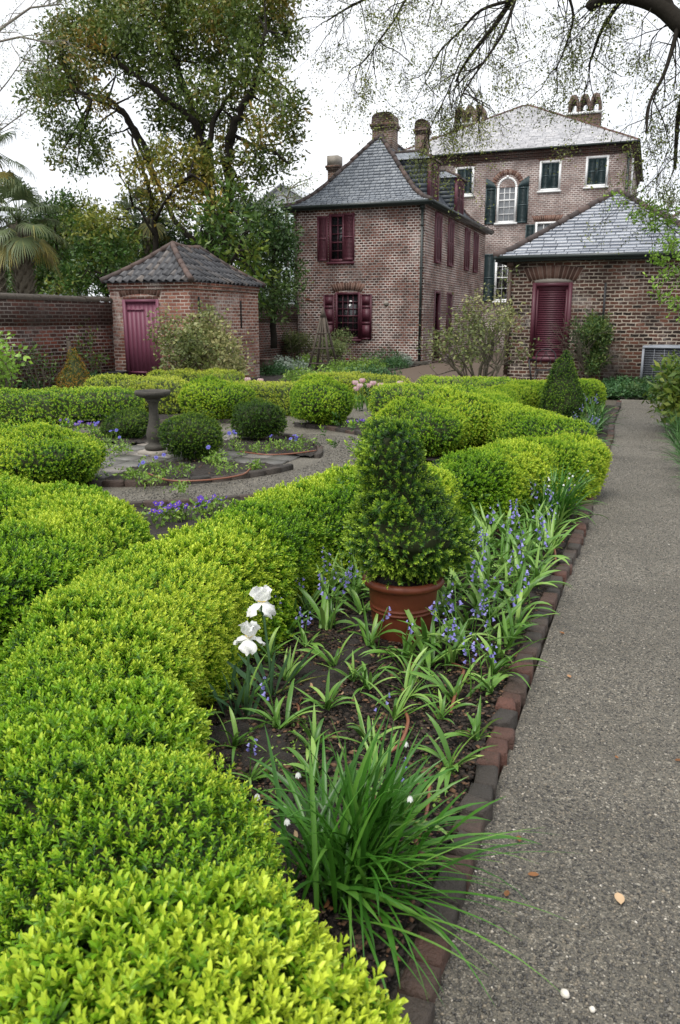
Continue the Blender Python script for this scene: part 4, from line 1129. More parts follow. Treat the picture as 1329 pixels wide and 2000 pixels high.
    # two chimneys with pointed brick arches on top
    for px, pyt, pyb in ((1145, 187, 250), (921, 210, 262)):
        yk = ey0 + 4.6; p = AY(px, pyt, yk); w_ = 1.62; x = p[0]; zt = p[2]; zb = zt - .86
        c = MB(); c.box(x - w_ / 2, x + w_ / 2, yk - .5, yk + .5, 10.0, zb - .10)
        ch = c.build('chimney', MAT['bk_chim'], t, uv=True)
        b_ = MB(); b_.box(x - w_ / 2 - .06, x + w_ / 2 + .06, yk - .56, yk + .56, zb - .10, zb); b_.build('stone_band', MAT['white_paint'], ch)
        k = MB(); n3 = 3; cw = w_ / n3
        for q in range(n3):
            xc = x - w_ / 2 + cw * (q + .5)
            def curve(hw, hh_):
                return [(-hw, 0)] + [(-hw * math.cos(tq * math.pi / 2) ** .7, hh_ * (.30 + .70 * math.sin(tq * math.pi / 2))) for tq in np.linspace(0, 1, 7)] + [(hw * math.cos(tq * math.pi / 2) ** .7, hh_ * (.30 + .70 * math.sin(tq * math.pi / 2))) for tq in np.linspace(1, 0, 7)[1:]] + [(hw, 0)]
            o_, i_ = curve(cw * .50, .86), curve(cw * .27, .52)
            for j in range(len(o_) - 1):
                k.hexa([(xc + pp[0], yy, zb + pp[1]) for pp_ in ((i_[j], i_[j + 1]), (o_[j], o_[j + 1])) for yy in (yk - .45, yk + .45) for pp in pp_])
        k.build('chimney_arches', MAT['bk_chim'], ch, uv=True)
    for px, py in ((862, 268),):
        p = AY(px, py, 50.0); c = MB(); c.box(p[0] - .5, p[0] + .5, 49.6, 50.4, 9.6, p[2]); c.build('chimney', MAT['bk_chim'], t, uv=True)
    return t
main_house()

# --- right outbuilding: one storey, glossy slate hip roof, louvred burgundy opening
def outbuilding():
    rng = np.random.default_rng(43)
    X0, X1, Y0, Y1, ZE = -3.46, 1.15, 20.5, 27.0, 3.0
    t = thing('brick_outbuilding', 'single storey brick outbuilding with slate hip roof and louvred burgundy opening', 'outbuilding', (-1.1, 20.5, 0))
    F = Frame((0, Y0, 0), (1, 0, 0), (0, -1, 0)); hole = (-2.84, -1.90, .62, 2.44)
    mb = MB(); F.wall(mb, X0, X1, -.2, ZE, [hole])
    for (a, b) in (((X0, Y0), (X0, Y1)), ((X1, Y0), (X1, Y1)), ((X0, Y1), (X1, Y1))):
        mb.quad((*a, -.2), (*b, -.2), (*b, ZE), (*a, ZE))
    mb.build('wall', MAT['bk_right'], t, uv=True)
    back_box(F, t, *hole)
    ab = MB(); F.arch(ab, -2.93, -1.83, 2.47, .30, 13, rng, .07, .01); ab.build('brick_arch', MAT['voussoir'], t)
    s = MB(); F.box(s, -2.80, -1.94, 2.442, 2.54, -.05, .003); s.build('arch_filling', MAT['stone_pale'], t)
    a, b, c, d = hole; m = MB()
    for p, q, r_, s_ in ((a, a + .09, c, d), (b - .09, b, c, d), (a + .09, b - .09, d - .09, d), (a - .03, b + .03, c - .06, c + .06)): F.box(m, p, q, r_, s_, -.10, .02)
    w = m.build('opening_frame', MAT['burgundy'], t)
    m = MB(); louvres(m, F, a + .095, b - .095, c + .065, d - .095, -.06, .05, .052, False); m.build('shutter', MAT['burgundy'], w)
    m = MB(); F.box(m, -1.175, -1.125, 1.2, 2.42, .004, .03); m.build('iron_strap', MAT['iron'], t)
    ex0, ex1, ey0, ey1 = X0 - .27, X1 + .27, Y0 - .25, Y1 + .25; hh = (ex1 - ex0) / 2
    p = AY(1212, 374, ey0 + hh)
    hip_roof(t, ex0, ex1, ey0, ey1, [(0, ZE + .06), (.3, ZE + .20), (hh, p[2])], MAT['slate_wet'], MAT['hip_tile'], .150, .30, 7, .085, .33)
    e = MB(); e.box(ex0 + .04, ex1 - .04, ey0 + .04, ey1 - .04, ZE - .0, ZE + .045); e.build('eave_board', MAT['gutter'], t)
    gutter(t, ex0, ex1, ey0, ey1, ZE + .03, MAT['gutter'], .05)
    downpipe(t, X0 + .07, Y0 - .07, .1, ZE - .02, .05, MAT['pipe_brown'])
    return t
outbuilding()

# --- roof of a lower wing showing past the outbuilding's right hip
def wing():
    t = thing('rear_wing', 'low rear wing whose slate roof with red ridge shows behind the outbuilding', 'house', (2.2, 36, 0))
    X0, X1, Y0, Y1 = -1.0, 6.2, 33.5, 40.0; ZE = 4.3
    mb = MB()
    for (a, b) in (((X0, Y0), (X1, Y0)), ((X0, Y0), (X0, Y1)), ((X1, Y0), (X1, Y1)), ((X0, Y1), (X1, Y1))): mb.quad((*a, -.2), (*b, -.2), (*b, ZE), (*a, ZE))
    mb.build('wall', MAT['bk_main'], t, uv=True)
    p = AY(1245, 378, 36.9)
    hip_roof(t, X0 - .25, X1 + .25, Y0 - .25, Y1 + .25, [(0, ZE), (3.5, p[2] + .12)], MAT['slate_pale'], MAT['hip_tile_red'], .2, .36, 8, .07, .4, 'fl')
wing()

# --- garden shed with pantiles and burgundy plank door
def shed():
    rng = np.random.default_rng(44)
    X0, X1, Y0, Y1, ZE = -12.32, -10.10, 16.6, 20.1, 2.42
    t = thing('brick_shed', 'small square brick garden shed with pantiled hip roof and plank door', 'shed', (-11.2, 16.6, 0))
    F = Frame((0, Y0, 0), (1, 0, 0), (0, -1, 0)); S = Frame((X1, 0, 0), (0, 1, 0), (1, 0, 0)); hole = (-11.97, -10.95, -.02, 2.04)
    mb = MB(); F.wall(mb, X0, X1, -.2, ZE, [hole]); S.wall(mb, Y0, Y1, -.2, ZE)
    mb.quad((X0, Y0, -.2), (X0, Y1, -.2), (X0, Y1, ZE), (X0, Y0, ZE)); mb.quad((X0, Y1, -.2), (X1, Y1, -.2), (X1, Y1, ZE), (X0, Y1, ZE))
    for z0, z1, d in ((ZE - .16, ZE - .085, .03), (ZE - .082, ZE - .0, .06)):
        F.box(mb, X0 - .02, X1 + d, z0, z1, .002, d); S.box(mb, Y0 + .001, Y1, z0, z1, .002, d)
    mb.build('wall', MAT['bk_shed'], t, uv=True)
    m = MB(); S.box(m, Y0 + .35, Y0 + .42, 1.6, 2.1, -.0, .012); m.build('dark_slot_strip', MAT['unlit_depth'], t)  # dark strip on the wall face, painted as a slot's shaded depth
    m = MB(); S.box(m, Y0 + 2.45, Y0 + 2.52, 1.35, 2.05, .0, .012); m.build('dark_slot_strip', MAT['unlit_depth'], t)
    back_box(F, t, *hole)
    ab = MB(); F.arch(ab, -12.02, -10.92, 2.10, .25, 13, rng, .07, .012, .10); ab.build('brick_arch', MAT['voussoir'], t)
    s = MB(); F.box(s, -11.96, -10.96, 2.042, 2.165, -.04, .004); s.build('arch_filling', MAT['bk_shed'], t, uv=True)
    a, b, c, d = hole; m = MB()
    for p, q, r_, s_ in ((a, a + .08, c, d), (b - .08, b, c, d), (a + .08, b - .08, d - .07, d)): F.box(m, p, q, r_, s_, -.1, .015)
    m.build('door_frame', MAT['burgundy_door'], t)
    m = MB(); n = 7; w = (b - a - .17) / n
    for i in range(n): F.box(m, a + .085 + w * i + .004, a + .085 + w * (i + 1) - .004, .02, d - .075, -.075, -.03 + rng.uniform(0, .004))
    F.box(m, a + .085, b - .085, .02, d - .075, -.085, -.078)
    dd = m.build('door', MAT['burgundy_door'], t)
    h = MB()
    for z in (1.78, .30):
        h = MB(); F.box(h, a + .10, a + .58, z, z + .045, -.026, -.012); h.build('strap_hinge', MAT['burgundy_door'], dd)
    h = MB(); F.box(h, b - .16, b - .12, 1.02, 1.14, -.026, .02); h.build('handle', MAT['iron'], dd)
    # pantile roof: rolled tiles in stepped courses on the four hips
    ex0, ex1, ey0, ey1 = X0 - .13, X1 + .13, Y0 - .13, Y1 + .13; half = (ex1 - ex0) / 2; z0, z1 = ZE + .02, 3.36
    pm = MB(); cw, rl = .20, .26
    for key, (o, u, w_, W) in {'f': ((ex0, ey0), (1, 0), (0, 1), ex1 - ex0), 'r': ((ex1, ey0), (0, 1), (-1, 0), ey1 - ey0), 'b': ((ex1, ey1), (-1, 0), (0, -1), ex1 - ex0), 'l': ((ex0, ey1), (0, -1), (1, 0), ey1 - ey0)}.items():
        o, u, w_ = map(np.array, (o, u, w_)); sl = math.hypot(half, z1 - z0); rows = int(round(sl / rl))
        prof = lambda v: (half * v / sl, z0 + (z1 - z0) * v / sl - .05 * math.sin(math.pi * v / sl))
        n = np.array([-w_[0] * (z1 - z0), -w_[1] * (z1 - z0), half]); n /= np.linalg.norm(n)
        for i in range(rows):
            for j in range(int(W / cw) + 1):
                tn = np.clip(rng.normal(.5, .22), 0, 1); V = []; ok = True
                jt = rng.normal(0, .006); dv = rng.normal(0, .008)
                us = np.linspace(j * cw, (j + 1) * cw + .01, 7)
                vv = ((i) * rl + dv, (i + 1.06) * rl)
                for r_, v in enumerate(vv):
                    v = min(max(v, -.02), sl)
                    ins, z = prof(v)
                    for q, uu in enumerate(us):
                        uu2 = min(max(uu, ins), W - ins)
                        wave = .034 * math.cos(2 * math.pi * q / 6 - .9) + (.03 if r_ == 0 else .004) + jt
                        V.append(np.array([*(o + u * uu2 + w_ * ins), z]) + n * wave)
                if us[-1] < prof(vv[0])[0] or us[0] > W - prof(vv[0])[0]: continue
                V += [x - n * .022 for x in V[:7]]
                pm.add(V, [(q, q + 1, q + 8, q + 7) for q in range(6)] + [(14 + q, 15 + q, q + 1, q) for q in range(6)], tint=tn)
        pm.quad(*[np.array([*(o + u * a_ + w_ * b_), c_]) for a_, b_, c_ in ((.0, 0, z0 - .02), (W, 0, z0 - .02), (W - half, half, z1 - .03), (half, half, z1 - .03))], .0)
    rf = pm.build('roof', MAT['pantile'], t)
    hb = MB()
    def run(A_, B_, tl):
        A_, B_ = np.array(A_), np.array(B_); k = max(2, int(np.linalg.norm(B_ - A_) / .27))
        for i in range(k):
            p0, p1 = A_ + (B_ - A_) * i / k, A_ + (B_ - A_) * (i + 1.08) / k; sag = lambda s: -.05 * math.sin(math.pi * s)
            p0[2] += sag(i / k); p1[2] += sag((i + 1) / k)
            hb.tube([p0 + rng.normal(0, .008, 3), p1 + [0, 0, .012]], [.075, .06], 9, np.clip(rng.normal(.8, .15), 0, 1))
    xc = (ex0 + ex1) / 2
    for cx, cy, ya in ((ex0, ey0, ey0 + half), (ex1, ey0, ey0 + half), (ex0, ey1, ey1 - half), (ex1, ey1, ey1 - half)): run((cx, cy, z0 + .03), (xc, ya, z1 + .01), 0)
    run((xc, ey0 + half, z1 + .02), (xc, ey1 - half, z1 + .02), 0)
    hb.build('ridge_tile_run', MAT['hip_tile'], rf)
shed()

def garden_walls():
    def wall(lab, a, b, z, thick):
        t = thing('garden_wall', lab, 'wall', (a[0], a[1], 0), 'old brick walls round the garden')
        a, b = np.array(a), np.array(b); u = (b - a) / np.linalg.norm(b - a); n = np.array([u[1], -u[0]])
        m = MB(); c = [(*(p + n * s), zz) for zz in (-.2, z - .1) for s in (0, -thick) for p in (a, b)]; m.hexa(c)
        c = [(*(p + n * s), zz) for zz in (z - .62, z - .1) for s in (.02, 0) for p in (a, b)]; m.hexa(c)
        m.build('wall_face', MAT['bk_wall'], t, uv=True)
        k = MB(); L = np.linalg.norm(b - a); N = int(L / .24); rng = np.random.default_rng(int(L * 9))
        for i in range(N):
            p, q = a + u * (L * i / N), a + u * (L * (i + .97) / N); hz = rng.normal(0, .006)
            prof = [(.05, z - .1), (.055, z - .05), (.02, z - .005), (-thick / 2, z + .03), (-thick - .02, z - .005), (-thick - .05, z - .1)]
            V = [(*(e + n * s), zz + hz) for e in (p, q) for s, zz in prof]
            k.add(V, [(j, j + 1, j + 7, j + 6) for j in range(5)], tint=.5)
        k.build('coping', MAT['coping'], t)
    wall('mossy old brick garden wall running from left frame edge to the shed', (-12.5, 4.0), (-12.3, 16.62), 2.08, .35)
    wall('short stained brick wall between the shed and the kitchen house', (-12.38, 20.1), (-12.45, 28.0), 2.1, .35)
garden_walls()

def back_roofs():
    p = AY(550, 362, 60); t = thing('neighbour_house', 'distant grey gabled house behind the dense tree by the kitchen house', 'house', (p[0], 60, 0))
    m = MB(); x0, x1 = p[0] - 2.8, p[0] + 3; m.box(x0 + .3, x1 - .3, 60, 66, -.2, p[2] - 1.6); m.build('wall', MAT['pale_wall'], t)
    m = MB(); z = p[2]
    for s in (0, 1):
        xa = x0 if s == 0 else x1
        m.hexa([(xx, yy, zz + d) for d in (0, .12) for yy in (59.6, 66.4) for xx, zz in ((xa, z - 1.7), ((x0 + x1) / 2, z))])
    m.add([(x0 + .3, 60.0, z - 1.65), (x1 - .3, 60.0, z - 1.65), ((x0 + x1) / 2, 60.0, z - .1)], None, [(0, 1, 2)])
    m.build('roof', MAT['pale_roof'], t)
    p = AY(5, 520, 34); t = thing('neighbour_house', 'pale green stucco house glimpsed behind the palm', 'house', (p[0], 34, 0))
    m = MB(); m.box(p[0] - 5, p[0] + .6, 34, 40, -.2, 5.6); m.build('wall', MAT['pale_wall'], t)
    m = MB(); m.hexa([(xx, yy, zz + d) for d in (0, .12) for xx in (p[0] - 5.3, p[0] + .9) for yy, zz in ((33.7, 5.55), (37, 7.2))]); m.hexa([(xx, yy, zz + d) for d in (0, .12) for xx in (p[0] - 5.3, p[0] + .9) for yy, zz in ((37, 7.2), (40.3, 5.55))]); m.build('roof', MAT['pale_roof'], t)
back_roofs()
# ------------------------------------------------------------------ trees
def grow(mb, rng, p, d, L, r, depth, tips, bend=.25, up=.0, nch=(2, 4), shrink=.62, ang=(25, 60), sides=6, minr=.004, ends=True):
    n = 5; P = [np.array(p, float)]; d = np.array(d, float); d /= np.linalg.norm(d)
    for i in range(n):
        d = d + rng.normal(0, bend, 3) * .5 + np.array([0, 0, up]); d /= np.linalg.norm(d); P.append(P[-1] + d * L / n)
    P = np.array(P); rr = np.linspace(r, max(minr, r * .55), n + 1)
    mb.tube(P, rr, max(3, sides), rng.uniform(.3, .7), cap=False)
    if depth == 0:
        for k in (3, 4, 5): tips.append((P[k], d))
        return
    for _ in range(rng.integers(nch[0], nch[1] + 1)):
        k = rng.integers(2, n + 1); ax = np.cross(d, rng.normal(0, 1, 3)); ax /= np.linalg.norm(ax) + 1e-9
        a = R(rng.uniform(*ang)); dd = d * math.cos(a) + ax * math.sin(a)
        grow(mb, rng, P[k], dd, L * shrink * rng.uniform(.75, 1.2), max(minr, rr[k] * .68), depth - 1, tips, bend, up, nch, shrink, ang, sides - 1, minr)
    if depth <= 1: tips.append((P[-1], d))

def leaf_cloud(name, tips, parent, rng, mat, n_per, size, L, W, tint=.4, tvar=.25, nleaf=7, detail=1):
    pr = [spray(rng, nleaf, L, W, size, detail) for _ in range(8)]
    P = np.array([t[0] for t in tips]); P = np.repeat(P, n_per, 0) + rng.normal(0, size * .8, (len(P) * n_per, 3))
    tn = tint + (vnoise(P, 1.1, 4) - .5) * 2 * tvar + rng.normal(0, .08, len(P))
    return scatter(name, pr, P, rng.normal(0, 1, (len(P), 3)), rng.uniform(.7, 1.25, len(P)), tn, MAT[mat], parent, rng)

def crown_tree(name, label, cat, base, limbs, clumps, mat, bark, seed, leaf=(.13, .055), dens=26, size=.30, yvar=2.2, tint=.42, tvar=.3, group=None, r0=.2, nleaf=8):
    """limbs: polylines [(px,py)...] with start radius at the tree's distance; clumps: (px,py,rpx[,tint shift]) of foliage"""
    rng = np.random.default_rng(seed); t = thing(name, label, cat, (base[0], base[1], 0), group)
    Y = base[1]; mb = MB(); pts = []
    if limbs is None: limbs = []
    for pl, r1, r2, dy in limbs:
        Pp = []
        for i, (px, py) in enumerate(pl):
            s = i / max(1, len(pl) - 1); q = AY(px, py, Y + dy * s) if not (i == 0 and py == 'base') else np.array([base[0], base[1], -.1])
            Pp.append(q)
        Pp = np.array(Pp); n = len(Pp)
        tt = np.linspace(0, n - 1, n * 4); Pp = np.stack([np.interp(tt, np.arange(n), Pp[:, k]) for k in range(3)], -1)
        Pp[1:-1] += rng.normal(0, r1 * .25, (len(Pp) - 2, 3)); 
        mb.tube(Pp, np.linspace(r1, r2, len(Pp)), 8, .5); pts += list(Pp)
    pts = np.array(pts) if pts else np.array([[base[0], base[1], .5]])
    LP, LT = [], []
    k_ = Y / FPX * 1.05
    for c in clumps:
        px, py, rp = c[:3]; sh = c[3] if len(c) > 3 else 0
        q = AY(px, py, Y + rng.uniform(-yvar, yvar) * .8); rad = rp * np.linalg.norm(q - [0, 0, EYE]) / FPX * .92
        j = np.argmin(np.linalg.norm(pts - q, axis=1)); a = pts[j]
        mid = (a + q) / 2 + rng.normal(0, rad * .25, 3) + np.array([0, 0, rad * .2])
        mb.tube([a, mid, q], [.045, .03, .018], 5, .5, cap=False)
        m = max(8, int(3.6 * dens * (rad / .9) ** 2.2))
        D = rng.normal(0, 1, (m, 3)); D /= np.linalg.norm(D, axis=1)[:, None]; D *= (rng.random(m) ** .45)[:, None] * rad * np.array([1, 1.0, .8])
        for s in range(5):
            w = q + D[rng.integers(m)]; mb.tube([q, (q + w) / 2 + rng.normal(0, .06, 3), w], [.016, .011, .006], 4, .5, cap=False)
        LP.append(q + D); LT.append(np.full(m, tint + sh) + rng.normal(0, .08, 1))
    mb.build('trunk', MAT[bark], t)
    P = np.vstack(LP); tn = np.concatenate(LT) + (vnoise(P, .9, seed) - .5) * 2 * tvar + rng.normal(0, .06, len(P))
    pr = [spray(rng, nleaf, leaf[0], leaf[1], size, 1) for _ in range(10)]
    P = P[:len(tn)]
    scatter('crown', pr, P, rng.normal(0, 1, (len(P), 3)), rng.uniform(.75, 1.25, len(P)), tn, MAT[mat], t, rng)
    return t

YT = 27.0
b = AY(430, 640, YT)
crown_tree('evergreen_tree', 'tall spreading evergreen tree with dark branching trunk behind the brick shed', 'tree', (b[0], YT),
    [([(418, 640), (415, 520), (412, 420), (408, 310), (385, 240), (355, 160), (335, 90), (330, 0)], .26, .10, 1.0),
     ([(440, 640), (445, 480), (447, 330), (452, 270), (470, 210), (505, 150), (520, 60)], .24, .07, -1.0),
     ([(410, 330), (390, 260), (370, 225), (320, 190), (270, 150), (220, 110), (170, 90)], .15, .05, -1.5),
     ([(408, 290), (420, 230), (450, 190), (480, 120), (500, 40)], .11, .05, 1.5),
     ([(447, 320), (455, 265), (500, 285), (540, 300), (565, 320)], .09, .03, -1),
     ([(305, 360), (275, 270), (240, 215), (205, 190), (150, 180), (100, 175)], .12, .04, .5),
     ([(305, 360), (262, 262), (240, 225), (215, 205), (180, 195)], .07, .03, -1.5),
     ([(412, 500), (340, 430), (305, 350), (290, 300)], .12, .05, .3)],
    [(150, 50, 50), (205, 20, 55), (250, 55, 50), (300, 30, 60), (380, 20, 60), (455, 30, 60), (520, 40, 50), (550, 15, 35), (120, 100, 42, .05), (180, 110, 48, .05), (85, 150, 38, .08),
     (110, 185, 38, .08), (62, 185, 25, .05), (150, 165, 40, .06), (230, 95, 42), (290, 100, 42), (350, 95, 42), (430, 100, 48), (495, 115, 48), (548, 95, 34), (480, 170, 45, .1), (535, 175, 42, .12),
     (560, 225, 40, .1), (520, 250, 45, .1), (572, 265, 28, .1), (470, 230, 36), (435, 170, 38), (330, 165, 40), (355, 220, 40), (312, 210, 34, .05), (385, 170, 40), (200, 205, 24), (205, 190, 22, -.1), (270, 180, 24),
     (130, 262, 36, -.12), (178, 285, 34, -.12), (118, 305, 26, -.12), (165, 250, 30, -.12), (215, 262, 22, -.1), (500, 295, 28), (540, 320, 32, .08), (566, 305, 22, .06), (150, 325, 22, -.1), (410, 30, 55), (345, 60, 50), (480, 70, 50), (200, 60, 45), (120, 70, 35), (260, 130, 35), (400, 215, 30), (130, 140, 35),
     (330, 250, 34), (375, 270, 34), (420, 240, 36), (440, 300, 32), (400, 320, 30), (475, 320, 32), (510, 340, 28, .1), (435, 370, 32), (470, 370, 30), (200, 320, 24), (90, 220, 26), (560, 60, 32), (575, 200, 25), (350, -30, 60), (450, -30, 60), (250, -20, 55), (540, -25, 50), (410, 120, 35), (310, 130, 35)],
    'tree_ever', 'bark_dark', 101, (.17, .07), 34, .34, 2.6, .42, .34)
b = AY(350, 560, 24.5)
crown_tree('bronze_tree', 'smaller tree with bronze and yellow new leaves directly above the shed roof', 'tree', (b[0], 24.5),
    [([(300, 640), (305, 500), (300, 420), (285, 340), (265, 285), (250, 255)], .13, .03, .6), ([(302, 430), (340, 370), (375, 340)], .06, .02, -.5), ([(300, 420), (260, 380), (235, 345)], .05, .02, .5), ([(302, 460), (270, 405), (240, 410)], .05, .02, -.5)],
    [(300, 305, 34), (340, 325, 40), (380, 335, 40), (400, 375, 36), (350, 375, 42), (325, 290, 26), (265, 325, 24), (420, 415, 34), (232, 325, 18), (285, 350, 28), (380, 300, 28), (310, 400, 30), (360, 420, 34), (405, 340, 30), (250, 355, 18)],
    'tree_bronze', 'bark_dark', 102, (.17, .068), 34, .30, 1.2, .5, .38)
b = AY(445, 600, 22.8)
crown_tree('broadleaf_tree', 'broad leaved evergreen with drooping glossy leaves just right of the shed roof', 'tree', (b[0], 22.8),
    [([(430, 660), (420, 560), (425, 480), (440, 420)], .12, .04, .4), ([(428, 600), (450, 520), (480, 450)], .08, .03, -.4), ([(422, 560), (400, 490), (395, 450)], .06, .03, .3)],
    [(450, 395, 36), (478, 430, 36), (440, 455, 42), (502, 455, 26), (420, 505, 42), (478, 505, 38), (395, 445, 34), (450, 545, 42), (410, 555, 38), (495, 500, 22), (425, 420, 34), (385, 500, 30), (500, 540, 30), (480, 570, 34)],
    'tree_broad', 'bark_dark', 103, (.24, .08), 13, .34, 1.0, .42, .3)
b = AY(545, 600, 24.0)
crown_tree('dense_tree', 'dense dark green tree leaning over the wall against the kitchen house corner', 'tree', (b[0], 24.0),
    [([(535, 680), (530, 560), (540, 450)], .12, .05, .4)],
    [(540, 435, 40), (560, 480, 34), (525, 490, 42), (560, 530, 38), (520, 545, 44), (555, 575, 36), (525, 410, 36), (505, 440, 30), (575, 510, 22), (580, 560, 20), (510, 590, 34), (540, 605, 28), (545, 460, 38), (495, 480, 28), (500, 530, 30), (575, 590, 14), (560, 455, 26)],
    'tree_dense', 'bark_dark', 104, (.13, .05), 46, .24, 1.0, .42, .3)
b = AY(570, 450, 40.0)
crown_tree('pale_tree', 'thin pale green tree in the distance left of the kitchen house roof', 'tree', (b[0], 40),
    [([(560, 520), (560, 420), (565, 370)], .14, .04, .5)],
    [(530, 385, 30), (560, 365, 28), (590, 360, 20), (575, 390, 28), (545, 400, 30), (510, 400, 28), (605, 350, 12), (500, 375, 20)],
    'tree_pale', 'bark_pale', 105, (.14, .06), 6, .4, 1.5, .4, .3)
hedgerow = [((130, 520), 32.0, [(60, 440, 40), (100, 450, 40), (140, 470, 42), (180, 460, 40), (220, 480, 42), (70, 500, 40), (110, 520, 42), (160, 520, 42), (210, 530, 42), (30, 480, 36), (20, 540, 36), (60, 550, 40), (260, 520, 40), (300, 540, 40), (130, 420, 34)], 'tree_dense', 'dark background tree closing the gap between palm and shed'), ((110, 520), 25.5, [(95, 420, 32), (125, 400, 30), (150, 440, 36), (110, 470, 38), (85, 500, 34), (135, 510, 36), (105, 545, 34), (150, 560, 32), (70, 550, 30), (165, 400, 24, .25), (75, 455, 28), (60, 500, 30)], 'tree_bush', 'olive and bronze tangled tree behind the garden wall beside the palm'),
            ((205, 520), 23.5, [(190, 430, 34, .25), (215, 470, 36, .1), (180, 485, 36), (235, 500, 34), (200, 530, 36), (165, 530, 32), (240, 545, 32), (150, 555, 30), (210, 560, 34), (180, 445, 30, .2), (255, 475, 28), (225, 425, 26, .2), (140, 540, 28), (115, 560, 26)], 'tree_bush', 'bushy green tree behind the wall just left of the shed'),
            ((280, 520), 30.0, [(260, 440, 34, .15), (295, 450, 36), (330, 460, 36), (280, 490, 36), (320, 505, 36), (250, 400, 28, .2), (355, 480, 34), (240, 470, 30), (300, 420, 30), (370, 520, 34), (390, 480, 36), (350, 540, 34), (265, 530, 30)], 'tree_dense', 'dark filler tree behind the shed roof, deepest in shade'),
            ((40, 560), 31.0, [(20, 520, 32), (45, 550, 32), (10, 565, 28), (60, 575, 26), (35, 585, 24)], 'tree_dense', 'low dark shrubbery tree behind the wall under the palm crown'),
            ((480, 560), 31.0, [(460, 470, 44), (500, 500, 44), (430, 520, 44), (480, 560, 44), (520, 450, 40), (400, 540, 40), (550, 480, 40), (440, 430, 40), (480, 410, 36), (550, 560, 36), (520, 600, 36), (450, 600, 36), (580, 440, 24)], 'tree_dense', 'dark green background tree between the shed and the kitchen house')]
for k, (bp, Yh, cl, mt, lab) in enumerate(hedgerow):
    b = AY(bp[0], bp[1], Yh)
    crown_tree('bushy_tree', lab, 'tree', (b[0], Yh), [([(bp[0], 640), (bp[0] + 4, 560), (bp[0], 480)], .10, .04, .3)], cl, mt, 'bark_dark', 110 + k, (.16, .065), 46, .28, 1.2, .45, .34, 'trees behind the garden wall')
b = AY(1305, 405, 75)
crown_tree('far_tree', 'small pale green far tree at the right edge behind the outbuilding roof', 'tree', (b[0], 75), [([(1305, 560), (1305, 400)], .2, .08, .2)],
    [(1300, 395, 18), (1318, 388, 16), (1330, 400, 18), (1290, 402, 10), (1345, 395, 18)], 'tree_pale', 'bark_pale', 106, (.3, .13), 3, .7, 1.5, .3, .2)

# bare pale branches of a tree out of frame on the left
def bare_tree():
    rng = np.random.default_rng(120); Y = 19.0; b = AY(-190, 640, Y)
    t = thing('bare_tree', 'pale thin branched tree, nearly leafless, reaching in at top left', 'tree', (b[0], Y, 0))
    mb = MB(); tips = []
    tr = np.array([[b[0], Y, -.1], AY(-180, 400, Y), AY(-170, 200, Y), AY(-165, 60, Y)]); mb.tube(tr, [.22, .17, .13, .1], 8)
    for pl, r in (([(-175, 230), (-60, 110), (10, 50), (60, 15), (120, 8)], .055), ([(-170, 300), (-40, 90), (40, 72), (105, 85)], .045), ([(-178, 400), (-60, 290), (0, 255), (55, 215)], .035), ([(-170, 180), (-50, 20), (20, -20), (70, -60)], .05), ([(-178, 380), (-60, 250), (15, 160), (50, 110)], .03)):
        P = np.array([AY(x, y, Y + rng.uniform(-1, 1)) for x, y in pl]); mb.tube(P, np.linspace(r, r * .35, len(P)), 6)
        for i in range(1, len(P)):
            for _ in range(4):
                s = rng.random(); q = P[i - 1] * (1 - s) + P[i] * s; d = (P[i] - P[i - 1]); d /= np.linalg.norm(d)
                grow(mb, rng, q, d + rng.normal(0, .6, 3), rng.uniform(.5, 1.1), .014, 2, tips, .35, -.02, (2, 3), .6, (25, 60), 4, .004)
    mb.build('branches', MAT['bark_pale'], t)
    leaf_cloud('leaves', tips, t, rng, 'tree_pale', 1, .10, .05, .025, .3, .2, 3)
bare_tree()

